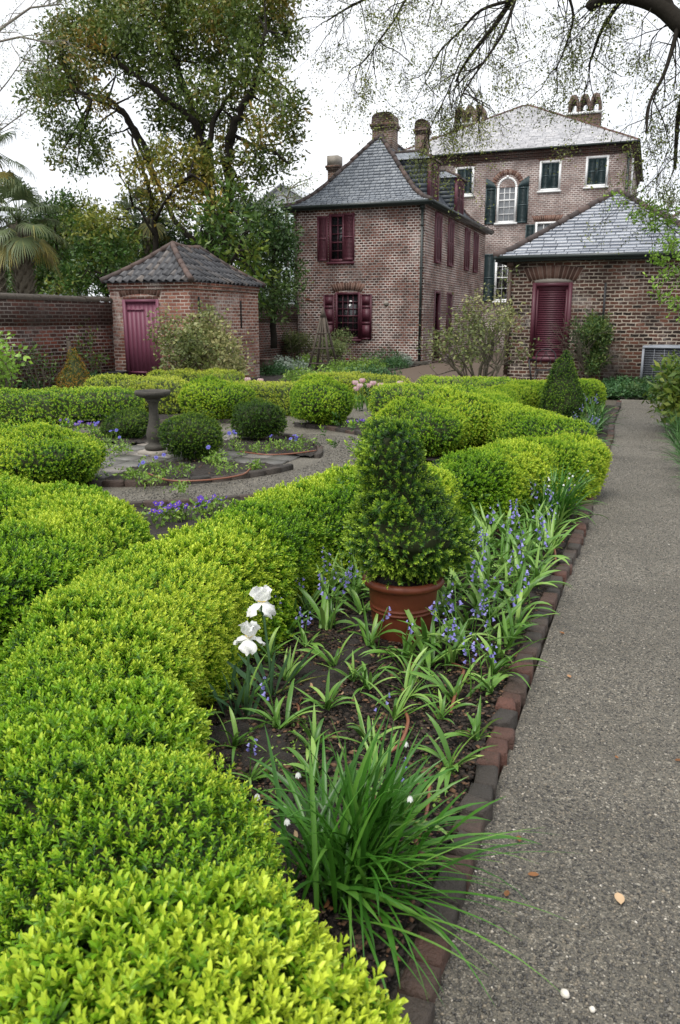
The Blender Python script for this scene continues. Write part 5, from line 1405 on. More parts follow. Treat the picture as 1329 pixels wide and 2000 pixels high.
# big tree out of frame to the right whose boughs hang across the sky
def overhanging_tree():
    rng = np.random.default_rng(130)
    t = thing('overhanging_tree', 'large old tree with dark mossy limbs and drooping twigs hanging in from top right', 'tree', (3.4, 11.0, 0))
    mb = MB(); tips = []
    mb.tube([(3.4, 11, -.2), (3.5, 11, 1.2), (3.2, 11, 3.5), (2.9, 11, 5.5), (2.6, 11, 7.6)], [.55, .42, .38, .34, .28], 14)
    Y = 11.0
    def limb(pl, r1, r2, n, L, dy=0, r=.014, dep=3, droop=-.10, Y0=Y):
        P = np.array([AY(x, y, Y0 + dy * i / max(1, len(pl) - 1)) for i, (x, y) in enumerate(pl)])
        P = catmull(P, 5); mb.tube(P, np.linspace(r1, r2, len(P)), 9)
        for _ in range(n):
            k = rng.integers(1, len(P)); d = P[k] - P[k - 1]; d /= np.linalg.norm(d)
            grow(mb, rng, P[k], d * .6 + rng.normal(0, .55, 3) + np.array([0, 0, -.45]), L * rng.uniform(.6, 1.2), r * .58, dep, tips, .42, droop, (2, 3), .66, (20, 55), 4, .0022)
    limb([(1430, 130), (1345, 62), (1290, 12), (1230, -8), (1180, -5), (1158, 8), (1150, 18)], .115, .06, 10, .7)
    limb([(1340, 60), (1310, 30), (1290, -30), (1280, -90)], .09, .07, 4, .7)
    limb([(1420, 130), (1360, 150), (1328, 210), (1318, 330)], .05, .02, 10, .8, .6)
    limb([(1330, 30), (1312, 100), (1295, 150), (1270, 200), (1262, 260)], .03, .012, 9, .6, -.5)
    limb([(1260, -60), (1200, 20), (1175, 60), (1160, 100), (1150, 130)], .03, .012, 8, .55, .5)
    limb([(1180, -100), (1080, -60), (1010, -10), (970, 45), (930, 95), (905, 130), (890, 160)], .05, .012, 17, .7, .3)
    limb([(1010, -10), (985, 60), (960, 100), (925, 150), (900, 190)], .022, .008, 10, .6, -.6)
    limb([(1000, 0), (940, 20), (900, 60), (860, 100), (830, 150)], .022, .008, 10, .6, .8)
    limb([(1080, -60), (960, -70), (860, -40), (760, -20), (690, 10), (640, 40)], .04, .010, 18, .65, .6, droop=-.06)
    limb([(860, -60), (800, -10), (770, 40), (740, 80), (720, 110)], .02, .007, 10, .5, -.4)
    limb([(1100, -40), (1120, 30), (1105, 90), (1085, 140)], .02, .007, 6, .5, .5)
    limb([(900, 120), (870, 190), (845, 240), (832, 280)], .010, .004, 6, .35, 0)
    mb.build('branches', MAT['bark_dark'], t)
    leaf_cloud('leaves', tips, t, rng, 'elm', 1, .06, .030, .017, .30, .35, 4)
overhanging_tree()

# palms
def palm(name, lab, px, py_trunk, Y, r, crown_py, nf, fl, seed, tuft=False):
    rng = np.random.default_rng(seed); q = AY(px, crown_py, Y)
    t = thing(name, lab, 'palm tree', (q[0], Y, 0), 'palms behind the garden wall')
    mb = MB(); z = np.linspace(-.1, q[2], 12); mb.tube(np.column_stack([np.full(12, q[0]) + .03 * np.sin(z), np.full(12, Y), z]), r * (1 + .15 * np.sin(z * 5)), 12)
    zz = .4
    while zz < q[2] - .1:       # old leaf bases criss-crossing the trunk
        for k in range(6):
            a = k * 1.05 + zz * 3.1; o = np.array([q[0] + r * math.cos(a), Y + r * math.sin(a), zz]); s = np.array([-math.sin(a), math.cos(a), 0]); ou = np.array([math.cos(a), math.sin(a), 0])
            mb.tube([o - ou * .03, o + ou * .05 + [0, 0, .16] + s * .06, o + ou * .12 + [0, 0, .27] + s * .1], [.05, .04, .015], 4, .5)
        zz += .17
    mb.build('trunk', MAT['bark_shrub'], t)
    for i in range(nf):
        fm = MB(); az = i * 2.4 + rng.uniform(-.3, .3); f = i / nf; el = R(82 - 140 * f + rng.uniform(-8, 8))
        d = np.array([math.cos(az) * math.cos(el), math.sin(az) * math.cos(el), math.sin(el)]); top = q + [0, 0, .05]
        L = fl * rng.uniform(.7, 1.0); st = [top, top + d * L * .5, top + d * L + np.array([0, 0, -.25 * L * math.cos(el)])]
        fm.tube(st, [.022, .016, .012], 5, .4)
        e = st[2]; dd = st[2] - st[1]; dd /= np.linalg.norm(dd); s = np.cross(dd, [0, 0, 1]); s /= np.linalg.norm(s) + 1e-9; n = np.cross(s, dd)
        tn = .25 + .35 * rng.random() + (.35 if f > .72 else 0)
        for k in range(34):
            a = R(-105 + 210 * k / 33); ld = dd * math.cos(a) + s * math.sin(a) + n * .12; ld /= np.linalg.norm(ld)
            ll = fl * .80 * (1 - .25 * abs(a) / 1.8) * rng.uniform(.85, 1.1); w = .020 * fl
            p0 = e; p1 = e + ld * ll * .5; p2 = e + ld * ll * .85 + np.array([0, 0, -.20 * ll]); p3 = p2 + np.array([ld[0] * .08 * ll, ld[1] * .08 * ll, -.28 * ll])
            sd = np.cross(ld, n); sd /= np.linalg.norm(sd) + 1e-9
            V = []
            for p, ww in ((p0, .3), (p1, 1), (p2, .7), (p3, .08)): V += [p - sd * w * ww, p + sd * w * ww]
            fm.add(V, [(0, 1, 3, 2), (2, 3, 5, 4), (4, 5, 7, 6)], tint=np.clip(tn + rng.normal(0, .1), 0, 1))
        fm.build('frond', MAT['palm'], t)
palm('palm_tree', 'cabbage palm with drooping yellowing fan fronds above the left garden wall', 38, 560, 19.0, .22, 440, 26, .92, 140)
palm('palm_tree', 'small dark palm half hidden in foliage behind the shed', 292, 560, 29.0, .16, 425, 13, 1.0, 141)
palm('palm_tree', 'palm crown cut by the left frame edge, higher than the yellowing one', -28, 400, 24.0, .22, 300, 14, 1.1, 142)

# young spring shrub whose sprays cross the outbuilding roof at the right edge
def young_tree():
    rng = np.random.default_rng(150); Y = 11.0
    t = thing('young_tree', 'young shrub with bright spring leaves reaching in at right over the outbuilding roof', 'shrub', (1.0, 11.0, 0))
    mb = MB(); tips = []
    mb.tube([(1.0, Y, -.1), (.95, Y, .8), (.85, Y, 1.7), (.8, Y, 2.6)], [.04, .033, .026, .018], 7)
    for pl, r in (([(1420, 520), (1345, 470), (1290, 430), (1250, 405), (1215, 390)], .010), ([(1400, 560), (1330, 500), (1290, 455), (1262, 432)], .008), ([(1420, 450), (1350, 420), (1300, 410), (1270, 415)], .008), ([(1400, 600), (1350, 560), (1310, 540), (1296, 555)], .008), ([(1390, 540), (1340, 500), (1310, 490), (1290, 500)], .007), ([(1420, 640), (1360, 620), (1325, 590), (1312, 600)], .008)):
        P = catmull(np.array([AY(x, y, Y + rng.uniform(-.2, .2)) for x, y in pl]), 4); mb.tube(P, np.linspace(r, .003, len(P)), 5)
        for k in range(2, len(P)):
            if rng.random() < .7: grow(mb, rng, P[k], P[k] - P[k - 1] + rng.normal(0, .06, 3), rng.uniform(.08, .2), .003, 1, tips, .3, .0, (1, 2), .6, (25, 55), 3, .002)
            else: tips.append((P[k], None))
    mb.build('branches', MAT['bark_shrub'], t)
    leaf_cloud('leaves', tips, t, rng, 'young', 1, .045, .045, .022, .45, .3, 5, 2)
young_tree()

def stem_shrub(name, lab, base, H, Wd, nst, mat, seed, leaf=(.05, .024), n_per=3, dep=3, group=None, size=.09, tint=.45, bark='bark_shrub', bare=.3, r=.022, spread=.55, tvar=.3):
    """many stemmed shrub: stems splay from the base, leaves toward the ends"""
    rng = np.random.default_rng(seed); t = thing(name, lab, 'shrub', (base[0], base[1], 0), group); mb = MB(); tips = []
    for i in range(nst):
        a = i * 6.28 / nst + rng.uniform(-.4, .4); sp = rng.uniform(.2, 1) * spread
        d = np.array([math.cos(a) * sp, math.sin(a) * sp, 1])
        st = np.array([base[0] + .06 * math.cos(a), base[1] + .06 * math.sin(a), -.05])
        grow(mb, rng, st, d, H * .5 * rng.uniform(.8, 1.1), r, dep, tips, .38, .06, (2, 4), .60, (18, 55), 6, .003)
    mb.build('stems', MAT[bark], t)
    ok = [q for q in tips if q[0][2] > H * bare and abs(q[0][2]) < H * 1.08 and math.hypot(q[0][0] - base[0], q[0][1] - base[1]) < Wd]
    leaf_cloud('foliage', ok, t, rng, mat, n_per, size, leaf[0], leaf[1], tint, tvar, 5, 1)
    return t
b = G(392, 752); stem_shrub('lichened_shrub', 'rounded twiggy shrub with small grey green leaves in front of the shed', (-9.08, 15.2), 1.80, .98, 11, 'camellia', 160, (.085, .045), 2, size=.15, tint=.45, spread=1.0, bare=.18, r=.016)
stem_shrub('lichened_shrub', 'twiggy shrub with bare twisted stems standing before the outbuilding corner', (-3.2, 16.6), 2.5, 1.2, 9, 'camellia', 161, (.075, .036), 1, size=.12, tint=.42, r=.036, spread=.55, bare=.33)
p = AY(1148, 735, 20.1); stem_shrub('nandina_shrub', 'dark green nandina growing against the outbuilding wall right of the louvred opening', (p[0], 20.1), 2.25, .40, 7, 'nandina', 162, (.07, .028), 9, size=.09, tint=.4, spread=.14, bare=.12)
p = AY(595, 735, 27.4); stem_shrub('rose_bush', 'loose thin rose bush left of the wooden obelisk near the kitchen house wall', (p[0], 26.6), 1.5, .8, 6, 'camellia', 163, (.06, .03), 2, size=.13, tint=.3)
p = AY(668, 735, 26.4); stem_shrub('rose_bush', 'thin yellow green rose bush right of the wooden obelisk under the lower window', (p[0], 26.0), 1.3, .7, 5, 'tree_pale', 164, (.06, .03), 2, size=.13, tint=.5)
p = AY(160, 760, 15.5); stem_shrub('climbing_rose', 'sparse climbing rose trained up the garden wall left of the shed door', (-12.05, 15.3), 1.6, .8, 4, 'tree_broad', 165, (.07, .035), 1, size=.12, tint=.5, spread=.4, dep=2)
p = AY(60, 770, 13.6); stem_shrub('climbing_rose', 'very thin climbing rose against the wall near the left frame edge', (-12.0, 13.6), 1.3, .7, 4, 'tree_bush', 166, (.06, .03), 1, size=.12, tint=.4, spread=.4, dep=2)
p = G(-10, 760); stem_shrub('fig_shrub', 'bright green large leaved young shrub at the left frame edge before the wall', (-10.25, 10.6), 1.75, .75, 4, 'young', 167, (.10, .05), 2, size=.14, tint=.25, spread=.5, dep=2)
p = AY(470, 735, 16.0)
# ------------------------------------------------------------------ clipped box hedges, balls and cones
def on_line(L, n, rng, sd): 
    C = catmull(L, 12); k = rng.integers(2, len(C) - 2, n); return C[k] + rng.normal(0, sd, (n, 2))
rg = np.random.default_rng(300)
# the near hedge in three runs of planting that read as one clipped hedge: nearest leaves largest
def leaf_size(P):      # coarse shoots nearest, a finer leaved plant next to them, then alternating plants
    d = np.hypot(P[:, 0], P[:, 1]); f = vnoise(P, .55, 77)
    return np.where(d < 1.32 + .2 * f, 1.38, np.where(d < 1.75 + .25 * f, .9, .85 + .75 * f))
clipped_box('box_hedge', 'long bright lime clipped box hedge curving from the near left corner to the path', 'hedge', hedge_surface(HA, .308, .51, .05, .095, 1), 'box_lime', None, 301, 4300, 'near', HA[0], .06, .49, .32, leaf_size, on_line(HA, 170, rg, .12), .2, .04)
clipped_box('box_hedge', 'lime box hedge mirrored beyond the first, its rounded end touching the path', 'hedge', hedge_surface(HBf, .35, .52, .06, .045, 2), 'box_lime', None, 302, 2300, 'mid', HBf[0], .05, .52, .3, 1.0, on_line(HBf, 60, rg, .12), .2)
clipped_box('box_hedge', 'hook shaped lime box hedge at left whose rounded bend faces the near hedge', 'hedge', hedge_surface([(-5.4, 3.85), (-4.3, 4.02), (-3.5, 3.98), (-2.99, 3.62), (-2.84, 3.05), (-2.92, 2.45), (-3.3, 1.8)], .35, .50, .04, .06, 3), 'box_lime', None, 303, 2700, 'near', (-3.5, 3.7), .055, .48, .3, 1.2)
far_h = [([(-10.6, 9.2), (-9.5, 9.6), (-8.6, 9.85), (-7.95, 10.2), (-7.5, 10.75)], .30, .52, 'box_lime', 'lime hedge with bare legs running in from the left frame edge beyond the birdbath'),
         ([(-9.3, 11.6), (-8.6, 11.9), (-7.9, 12.0), (-7.35, 11.6)], .36, .58, 'box_gold', 'humped golden hedge directly left of the birdbath bowl under the shed door'),
         ([(-9.6, 13.9), (-8.9, 14.2), (-8.2, 14.25), (-7.4, 13.9)], .32, .55, 'box_gold', 'golden hedge at the foot of the burgundy shed door and twiggy shrub'),
         ([(-7.2, 12.5), (-6.2, 12.6), (-5.5, 12.55), (-4.9, 12.6)], .32, .50, 'box_gold', 'pale golden hedge between the two big clipped balls'),
         ([(-6.6, 14.9), (-5.6, 15.1), (-4.8, 14.9), (-4.3, 14.5)], .30, .50, 'box_gold', 'golden hedge behind the pink tulips left of the obelisk'),
         ([(-4.35, 12.9), (-3.6, 12.75), (-2.9, 12.7), (-2.45, 12.2)], .32, .52, 'box_lime', 'lime hedge right of the rear clipped ball with pink tulips over it'),
         ([(-4.2, 15.0), (-3.4, 15.3), (-2.8, 15.1), (-2.3, 14.5)], .32, .50, 'box_lime', 'lime hedge below the stems of the twiggy shrub by the outbuilding'),
         ]
for k, (ln, hw, H, mt, lab) in enumerate(far_h):
    clipped_box('box_hedge', lab, 'hedge', hedge_surface(ln, hw, H, .10 if k == 0 else .05, .05, 10 + k), mt, 'clipped hedges across the back of the parterre', 310 + k, 1100, 'far', ln[1], .05, .55, .24, .9, on_line(ln, 40, rg, .10) if k == 0 else None, .2)

balls = [((70, 955), 835, 128, 'box_lime', 'big lime dome of clipped box at the left frame edge above the hook shaped hedge', 2300, 'mid'),
         ((626, 838), 735, 66, 'box_lime', 'big round lime ball in the middle, right one of the rear pair', 1900, 'mid'),
         ((430, 828), 737, 69, 'box_lime', 'big round lime ball right behind the birdbath, left one of the rear pair', 1800, 'mid'),
         ((812, 895), 787, 95, 'box_lime', 'pale lime ball partly hidden behind the top of the potted cone', 1900, 'mid'),
         ((893, 885), 767, 76, 'box_lime', 'larger lime ball right of and behind the one hidden by the potted cone', 1900, 'mid'),
         ((373, 908), 810, 55, 'box_dark', 'small dark green ball in front of and right of the birdbath pedestal', 2600, 'mid'),
         ((509, 870), 780, 51, 'box_dark', 'small dark green ball behind the sector bed, right of the birdbath', 2500, 'mid'),
         ((247, 866), 802, 40, 'box_dark', 'smallest dark green ball directly left of the birdbath pedestal', 2500, 'mid')]
for k, ((px, yb), yt, hwp, mt, lab, dn, kd) in enumerate(balls):
    c = G(px, yb - 8)[:2]; w_ = np.hypot(*c) * 1.03; r = hwp * w_ / FPX * .97; H = AY(px, yt, c[1])[2] - .03
    clipped_box('box_ball', lab, 'box ball', ball_surface(c, r, .05, H, .09, 30 + k), mt, 'clipped box balls of the parterre', 330 + k, dn, kd, c, .05, .53 if mt != 'box_dark' else .47, .30, 1.0 if mt != 'box_dark' else .85, [(c[0] + rg.normal(0, .05), c[1] + rg.normal(0, .05)) for _ in range(9)], .16, .13)

# potted cone of box in terracotta, and the second cone down the bed
POT = (-1.065, 3.66)
def pot(name, lab, c, rt, rb, H, mat, seed, bands=True, soil=True):
    t = thing(name, lab, 'flower pot', (c[0], c[1], 0), None); z0 = .01
    pr = [(.001, z0), (rb, z0), (rb + .006, z0 + .01)]
    for s in np.linspace(.08, .86, 14):
        r = rb + (rt - .012 - rb) * (s ** .8); pr.append((r, z0 + H * s))
        if bands and (abs(s - .56) < .035 or abs(s - .50) < .02): pr += [(r + .004, z0 + H * (s + .008)), (r + .004, z0 + H * (s + .02)), (r, z0 + H * (s + .028))]
    m = MB(); m.lathe(pr, (*c, 0), 48)
    b = m.build('body', MAT[mat], t, smooth=True)
    m = MB(); m.lathe([(rt - .014, z0 + H * .86), (rt + .008, z0 + H * .88), (rt + .016, z0 + H * .92), (rt + .016, z0 + H * .955), (rt + .006, z0 + H * .99), (rt - .006, z0 + H), (rt - .02, z0 + H * .985), (rt - .026, z0 + H * .93), (rt - .028, z0 + H * .8)], (*c, 0), 48)
    m.build('rim', MAT[mat], t, smooth=True)
    m = MB(); m.lathe([(rt - .022, z0 + H * .86), (rt * .5, z0 + H * .885), (.001, z0 + H * .89)], (*c, 0), 24); m.build('potting_soil', MAT['soil'], t)
    return t
pot('terracotta_pot', 'large red brown terracotta pot holding the box cone in the bluebell bed', POT, .190, .140, .345, 'terracotta', 1)
CONE = [(.02, 0), (.62, .02), (.93, .10), (1.0, .20), (.90, .34), (.73, .50), (.57, .62), (.46, .73), (.45, .85), (.40, .935), (.25, .985), (.02, 1)]
t = clipped_box('box_cone', 'dark green cone shaped box plant growing in the large terracotta pot', 'topiary', ball_surface((POT[0] - .025, POT[1]), .320, .40, 1.12, .15, 60, CONE), 'box_pot', None, 360, 2100, 'near', POT, .08, .36, .42, lambda P: .8 + .75 * vnoise(P, .12, 9), None, .2, .22)
m = MB(); m.tube([(POT[0], POT[1], .3), (POT[0] + .01, POT[1], .42), (POT[0], POT[1], .8)], [.022, .018, .012], 7)
for a in range(6): m.tube([(POT[0], POT[1], .34), (POT[0] + .06 * math.cos(a), POT[1] + .06 * math.sin(a), .42), (POT[0] + .14 * math.cos(a), POT[1] + .14 * math.sin(a), .56)], [.011, .008, .004], 5)
m.build('stems', MAT['twig'], t)
clipped_box('box_cone', 'narrow green box cone in the far bed before the louvred opening', 'topiary', ball_surface((-1.22, 12.9), .36, .06, 1.10, .06, 61, [(.02, 0), (.8, .03), (1, .15), (.92, .32), (.72, .52), (.5, .7), (.3, .85), (.12, .96), (.02, 1)]), 'box_pot', None, 361, 2000, 'mid', (-1.22, 12.9), .05, .42, .25, .95)
p = AY(125, 742, 14.6)
clipped_box('dwarf_conifer', 'small pointed conifer turned orange at the foot of the garden wall', 'shrub', ball_surface((-11.35, 13.9), .36, .02, .98, .06, 62, [(.02, 0), (.9, .03), (1, .12), (.8, .35), (.5, .62), (.25, .85), (.02, 1)]), 'orange', None, 362, 1000, 'far', (-11.35, 13.9), .05, .45, .5, .85)

# ------------------------------------------------------------------ birdbath
def birdbath():
    c = G(305, 888)[:2]; t = thing('birdbath', 'weathered stone birdbath with baluster pedestal in the centre of the circle', 'birdbath', (c[0], c[1], 0)); o = (*c, .012)
    m = MB(); s = .20; m.hexa([(c[0] + a * s * k, c[1] + b_ * s * k, z) for z, k in ((.0, 1), (.07, .97)) for b_ in (-1, 1) for a in (-1, 1)]); m.build('plinth', MAT['stone_pale'], t)
    m = MB(); m.lathe([(.001, .07), (.155, .07), (.165, .09), (.165, .115), (.14, .135), (.105, .15), (.11, .19), (.125, .24), (.13, .29), (.115, .36), (.085, .46), (.072, .56), (.068, .66), (.075, .72), (.10, .75), (.115, .765), (.115, .79), (.09, .80)], o, 32); m.build('pedestal', MAT['stone'], t, smooth=True)
    m = MB(); m.lathe([(.001, .79), (.10, .79), (.20, .815), (.255, .845), (.268, .86), (.27, .885), (.262, .905), (.245, .905), (.235, .89), (.16, .86), (.001, .85)], o, 40); b = m.build('bowl', MAT['stone'], t, smooth=True)
    m = MB(); m.lathe([(.001, .882), (.225, .882)], o, 32); m.build('bowl_water', MAT['glass'], b)
    t.scale = (.78, .78, .84)
birdbath()

# ------------------------------------------------------------------ plants of the bluebell bed
def bell_proto(seed):
    rng = np.random.default_rng(seed); mb = MB()
    for i in range(rng.integers(9, 15)):
        a = rng.uniform(0, 6.28)
        blade(mb, (rng.normal(0, .012), rng.normal(0, .012), 0), a, R(rng.uniform(10, 62)), rng.uniform(.13, .31), rng.uniform(.015, .024), R(rng.uniform(15, 105)), rng, rng.uniform(.1, .85), 7, rng.uniform(-.9, .9), .22, rng.choice([0, 0, .25]))
    return mb
def spike_proto(seed):
    """flower stem (first builder) and its bells (second)"""
    rng = np.random.default_rng(seed); st, fl = MB(), MB(); H = rng.uniform(.22, .32); a = rng.uniform(0, 6.28); ln = rng.uniform(.03, .09)
    P = np.array([(math.cos(a) * ln * s ** 2, math.sin(a) * ln * s ** 2, H * s - .03 * max(0, s - .8)) for s in np.linspace(0, 1, 7)])
    st.tube(P, np.linspace(.0035, .0018, 7), 5, .35)
    n = rng.integers(4, 9)
    for i in range(n):
        s = 1 - .42 * i / n; p = np.array([math.cos(a) * ln * s ** 2, math.sin(a) * ln * s ** 2, H * s])
        b = a + rng.uniform(-1.6, 1.6) if rng.random() < .6 else rng.uniform(0, 6.28); o = np.array([math.cos(b), math.sin(b), 0])
        q = p + o * .018 + [0, 0, .004]; ax = o * .55 + np.array([0, 0, -1]); ax /= np.linalg.norm(ax); u = np.cross(ax, [.3, .2, .9]); u /= np.linalg.norm(u); v = np.cross(ax, u)
        st.tube([p, q], [.0012, .0012], 3, .3, False)
        sz = rng.uniform(.72, 1.0) * (1 if i > 1 else .65); V = []
        for l, r in ((0, .0035), (.005, .0062), (.013, .0064), (.019, .0115)):
            for k in range(6): V.append(q + ax * l * sz + (u * math.cos(k * 1.047) + v * math.sin(k * 1.047)) * r * sz * (1 if l < .018 or k % 1 == 0 else .6))
        fl.add(V, [(r * 6 + k, r * 6 + (k + 1) % 6, r * 6 + 6 + (k + 1) % 6, r * 6 + 6 + k) for r in range(3) for k in range(6)], tint=np.clip(rng.normal(.45, .22), 0, 1))
    return st, fl
leaf_me, spike_me = [], []
def plain_mesh(mb, name, mat):
    o = mb.build(name, mat); me = o.data; bpy.data.objects.remove(o); return me
leaf_me = [plain_mesh(bell_proto(400 + i), 'bluebell_leaves', MAT['blade']) for i in range(8)]
for i in range(7):
    s_, f_ = spike_proto(420 + i); spike_me.append((plain_mesh(s_, 'bluebell_stem', MAT['blade']), plain_mesh(f_, 'bluebell_bells', MAT['blue_bell'])))
def child(name, me, parent, loc=(0, 0, 0), rz=0.0):
    o = bpy.data.objects.new(name, me); COL.objects.link(o); o.parent = parent; o.location = loc; o.rotation_euler = (0, 0, rz); return o
bell_n = 0
def bluebell(x, y, lab, nsp, scale, rng, group):
    global bell_n
    t = thing('bluebell', lab, 'bluebell', (x, y, .05), group, rng.uniform(0, 6.28)); t.scale = (scale,) * 3
    child('leaves', leaf_me[bell_n % 8], t)
    for k in range(nsp):
        s_, f_ = spike_me[rng.integers(7)]
        e = child('flower_stem', s_, t, (rng.normal(0, .035), rng.normal(0, .035), 0), rng.uniform(0, 6.28)); child('flower_spike', f_, e)
    bell_n += 1
nums = ['no', 'one', 'two', 'three', 'four', 'five', 'six']
def bell_words(n): return 'without flower spikes' if n == 0 else 'with %s flower spike%s' % (nums[n], '' if n == 1 else 's')
rb = np.random.default_rng(500)
front = [((890, 1365), 1, 'nearest the bare soil, behind the near snowflake plant'), ((958, 1352), 2, 'beside the edging bricks at the front of the bed'), ((838, 1300), 1, 'right in front of the terracotta pot by the brown hose'), ((772, 1405), 0, 'small tuft on bare soil below the pot'),
         ((640, 1385), 0, 'small tuft between the white irises and the pot, nearest'), ((690, 1330), 0, 'on bare soil in front and left of the pot'), ((790, 1290), 1, 'touching the front of the terracotta pot'), ((725, 1262), 1, 'just left of the terracotta pot base'),
         ((655, 1300), 0, 'between the upper white iris and the pot'), ((600, 1262), 2, 'behind and right of the upper white iris'), ((555, 1250), 2, 'at the hedge foot behind the upper white iris'), ((640, 1185), 3, 'left of the pot in shade under the hedge'),
         ((690, 1175), 3, 'squeezed against the left side of the pot'), ((600, 1200), 2, 'under the hedge overhang left of the pot'), ((930, 1445), 0, 'thin leaved tuft beside the dark edging bricks'), ((880, 1300), 2, 'right of the pot front by the hose'),
         ((965, 1285), 1, 'close to the edging bricks, level with the pot'), ((900, 1250), 3, 'immediately right of the pot base'), ((980, 1240), 1, 'by the edging bricks just past the pot'), ((560, 1330), 0, 'flat tuft behind the iris fan on bare soil'), ((720, 1345), 0, 'short tuft in the bare patch below the pot')]
taken = []
for (px, py), n, lab in front:
    q = G(px, py, .05)
    if not bed_front(np.array([q[0]]), np.array([q[1]]))[0]: q[0] += .12
    taken.append(q[:2]); bluebell(q[0], q[1], 'bluebell clump %s %s' % (bell_words(n).replace(' flower', ''), lab), n, rb.uniform(.75, 1.0) if n else .68, rb, 'bluebells of the near bed')
cand = []
for _ in range(6000):
    x, y = rb.uniform(-1.75, -.53), rb.uniform(3.3, 6.75)
    if y < 4.0 and x < -1.0: continue
    xe = np.interp(y, hca[:, 1], hca[:, 0])
    if x < xe + .34 or math.hypot(x - POT[0], y - POT[1]) < .24: continue
    if all(math.hypot(x - a, y - c) > .142 for a, c in taken): taken.append(np.array([x, y])); cand.append((x, y))
for _ in range(5000):
    x, y = rb.uniform(-1.75, -.53), rb.uniform(2.15, 4.0)
    xe = np.interp(y, hca[:, 1], hca[:, 0])
    if x < xe + .36 or math.hypot(x - POT[0], y - POT[1]) < .26 or len(cand) > 110: continue
    if all(math.hypot(x - a, y - c) > (.20 if y < 2.8 else .17) for a, c in taken): taken.append(np.array([x, y])); cand.append((x, y))
cand.sort(key=lambda c: c[1])
rows = {}
for x, y in cand:
    zone = ('along the edging bricks' if x > -.75 else 'in the bed middle' if x > -1.2 else 'close to the hedge') ; dist = 'nearer than the pot' if y < 3.4 else 'level with the pot' if y < 4.1 else 'just behind the pot' if y < 4.9 else 'of the far half' if y < 5.8 else 'near the far snowflake'
    rows.setdefault((zone, dist), []).append((x, y))
ordn = ordn_base = ['nearest', 'second', 'third', 'fourth', 'fifth', 'sixth', 'seventh', 'eighth', 'ninth', 'tenth', 'eleventh', 'twelfth', 'thirteenth', 'fourteenth', 'fifteenth', 'sixteenth', 'seventeenth', 'eighteenth', 'nineteenth', 'twentieth', 'twenty first', 'twenty second', 'twenty third', 'twenty fourth', 'twenty fifth', 'twenty sixth']
for (zone, dist), L in rows.items():
    for k, (x, y) in enumerate(L):
        n = int(rb.choice([0, 1, 2, 3], p=[.52, .34, .12, .02])) if y > 3.0 else int(rb.random() < .3); bluebell(x, y, '%s bluebell clump %s %s, %s' % (ordn[min(k, 25)], zone, dist, bell_words(n).replace(' flower', '')), n, rb.uniform(.95, 1.2) if y > 3.2 else rb.uniform(.6, .9), rb, 'bluebells of the near bed')
ordf = ordn
L = sorted([(rb.uniform(-1.2, -.55), rb.uniform(9.6, 14.6)) for _ in range(26)], key=lambda c: c[1])
for k, (x, y) in enumerate([c for c in L if c[0] > np.interp(c[1], hcb[:, 1], hcb[:, 0]) + .35]):
    xe = np.interp(y, hcb[:, 1], hcb[:, 0])
    if x < xe + .35: continue
    bluebell(x, y, '%s bluebell clump of the far bed between second hedge and path' % ordf[min(k, len(ordf) - 1)], int(rb.integers(0, 3)), rb.uniform(.9, 1.1), rb, 'bluebells of the far bed')

def snowflake(lab, c, n, L, seed, nfl, az0, spread, z=.05, mat='strap', name='snowflake_plant', W=.016, lax=0):
    rng = np.random.default_rng(seed); t = thing(name, lab, 'flowering plant', (c[0], c[1], 0)); mb = MB()
    for i in range(n):
        az = az0 + rng.normal(0, spread); out = rng.random()
        b = (c[0] + rng.normal(0, .055), c[1] + rng.normal(0, .055), z)
        blade(mb, b, az, R(6 + 50 * out * rng.uniform(.6, 1.1)), L * rng.uniform(.65, 1.1), W * rng.uniform(.75, 1.2), R(rng.uniform(8, 42) + 55 * out), rng, rng.uniform(.08, .6), 9, rng.uniform(-.9, .9), .2, .12)
    for i in range(lax):      # long thin lax leaves lying out over the edging
        blade(mb, (c[0] + rng.normal(0, .05), c[1] + rng.normal(0, .06), z), R(rng.normal(-22, 24)), R(rng.uniform(42, 66)), L * rng.uniform(.9, 1.45), W * rng.uniform(.4, .65), R(rng.uniform(25, 60)), rng, rng.uniform(.1, .7), 11, rng.uniform(-.6, .6), .3, .15)
    mb.build('leaves', MAT[mat], t)
    for i in range(nfl):
        az = az0 + rng.normal(0, spread * .9); st, fl = MB(), MB(); ln = rng.uniform(.08, .26); H = L * rng.uniform(.55, .85)
        P = np.array([(c[0] + math.cos(az) * ln * s ** 1.5, c[1] + math.sin(az) * ln * s ** 1.5, z + H * math.sin(s * 1.75) / math.sin(1.57)) for s in np.linspace(0, 1, 8)])
        st.tube(P, np.linspace(.0035, .0015, 8), 5, .5); s_ = st.build('flower_stem', MAT[mat], t)
        q = P[-1] - [0, 0, .004]
        for k in range(6):
            a = k * 1.047; V = []
            for l, r, w in ((0, .003, .5), (.006, .0085, 1), (.012, .0095, .9), (.017, .0105, .25)):
                for e in (-.55, .55): V.append(q + [math.cos(a + e * w) * r * .8, math.sin(a + e * w) * r * .8, -l * .85])
            fl.add(V, [(0, 1, 3, 2), (2, 3, 5, 4), (4, 5, 7, 6)], tint=.8)
        fl.build('flower', MAT['white_petal'], s_)
    return t
c = G(678, 1735, .05)
snowflake('big sprawling clump of long strap leaves with white drooping bells beside the near hedge', c, 170, .46, 510, 6, R(55), 1.6, W=.0135, lax=34)
c = G(1075, 1010, .05)
snowflake('far clump of arching strap leaves with white bells before the end of the front hedge', (-.60, 6.30), 100, .50, 511, 9, R(20), 1.5, W=.013)
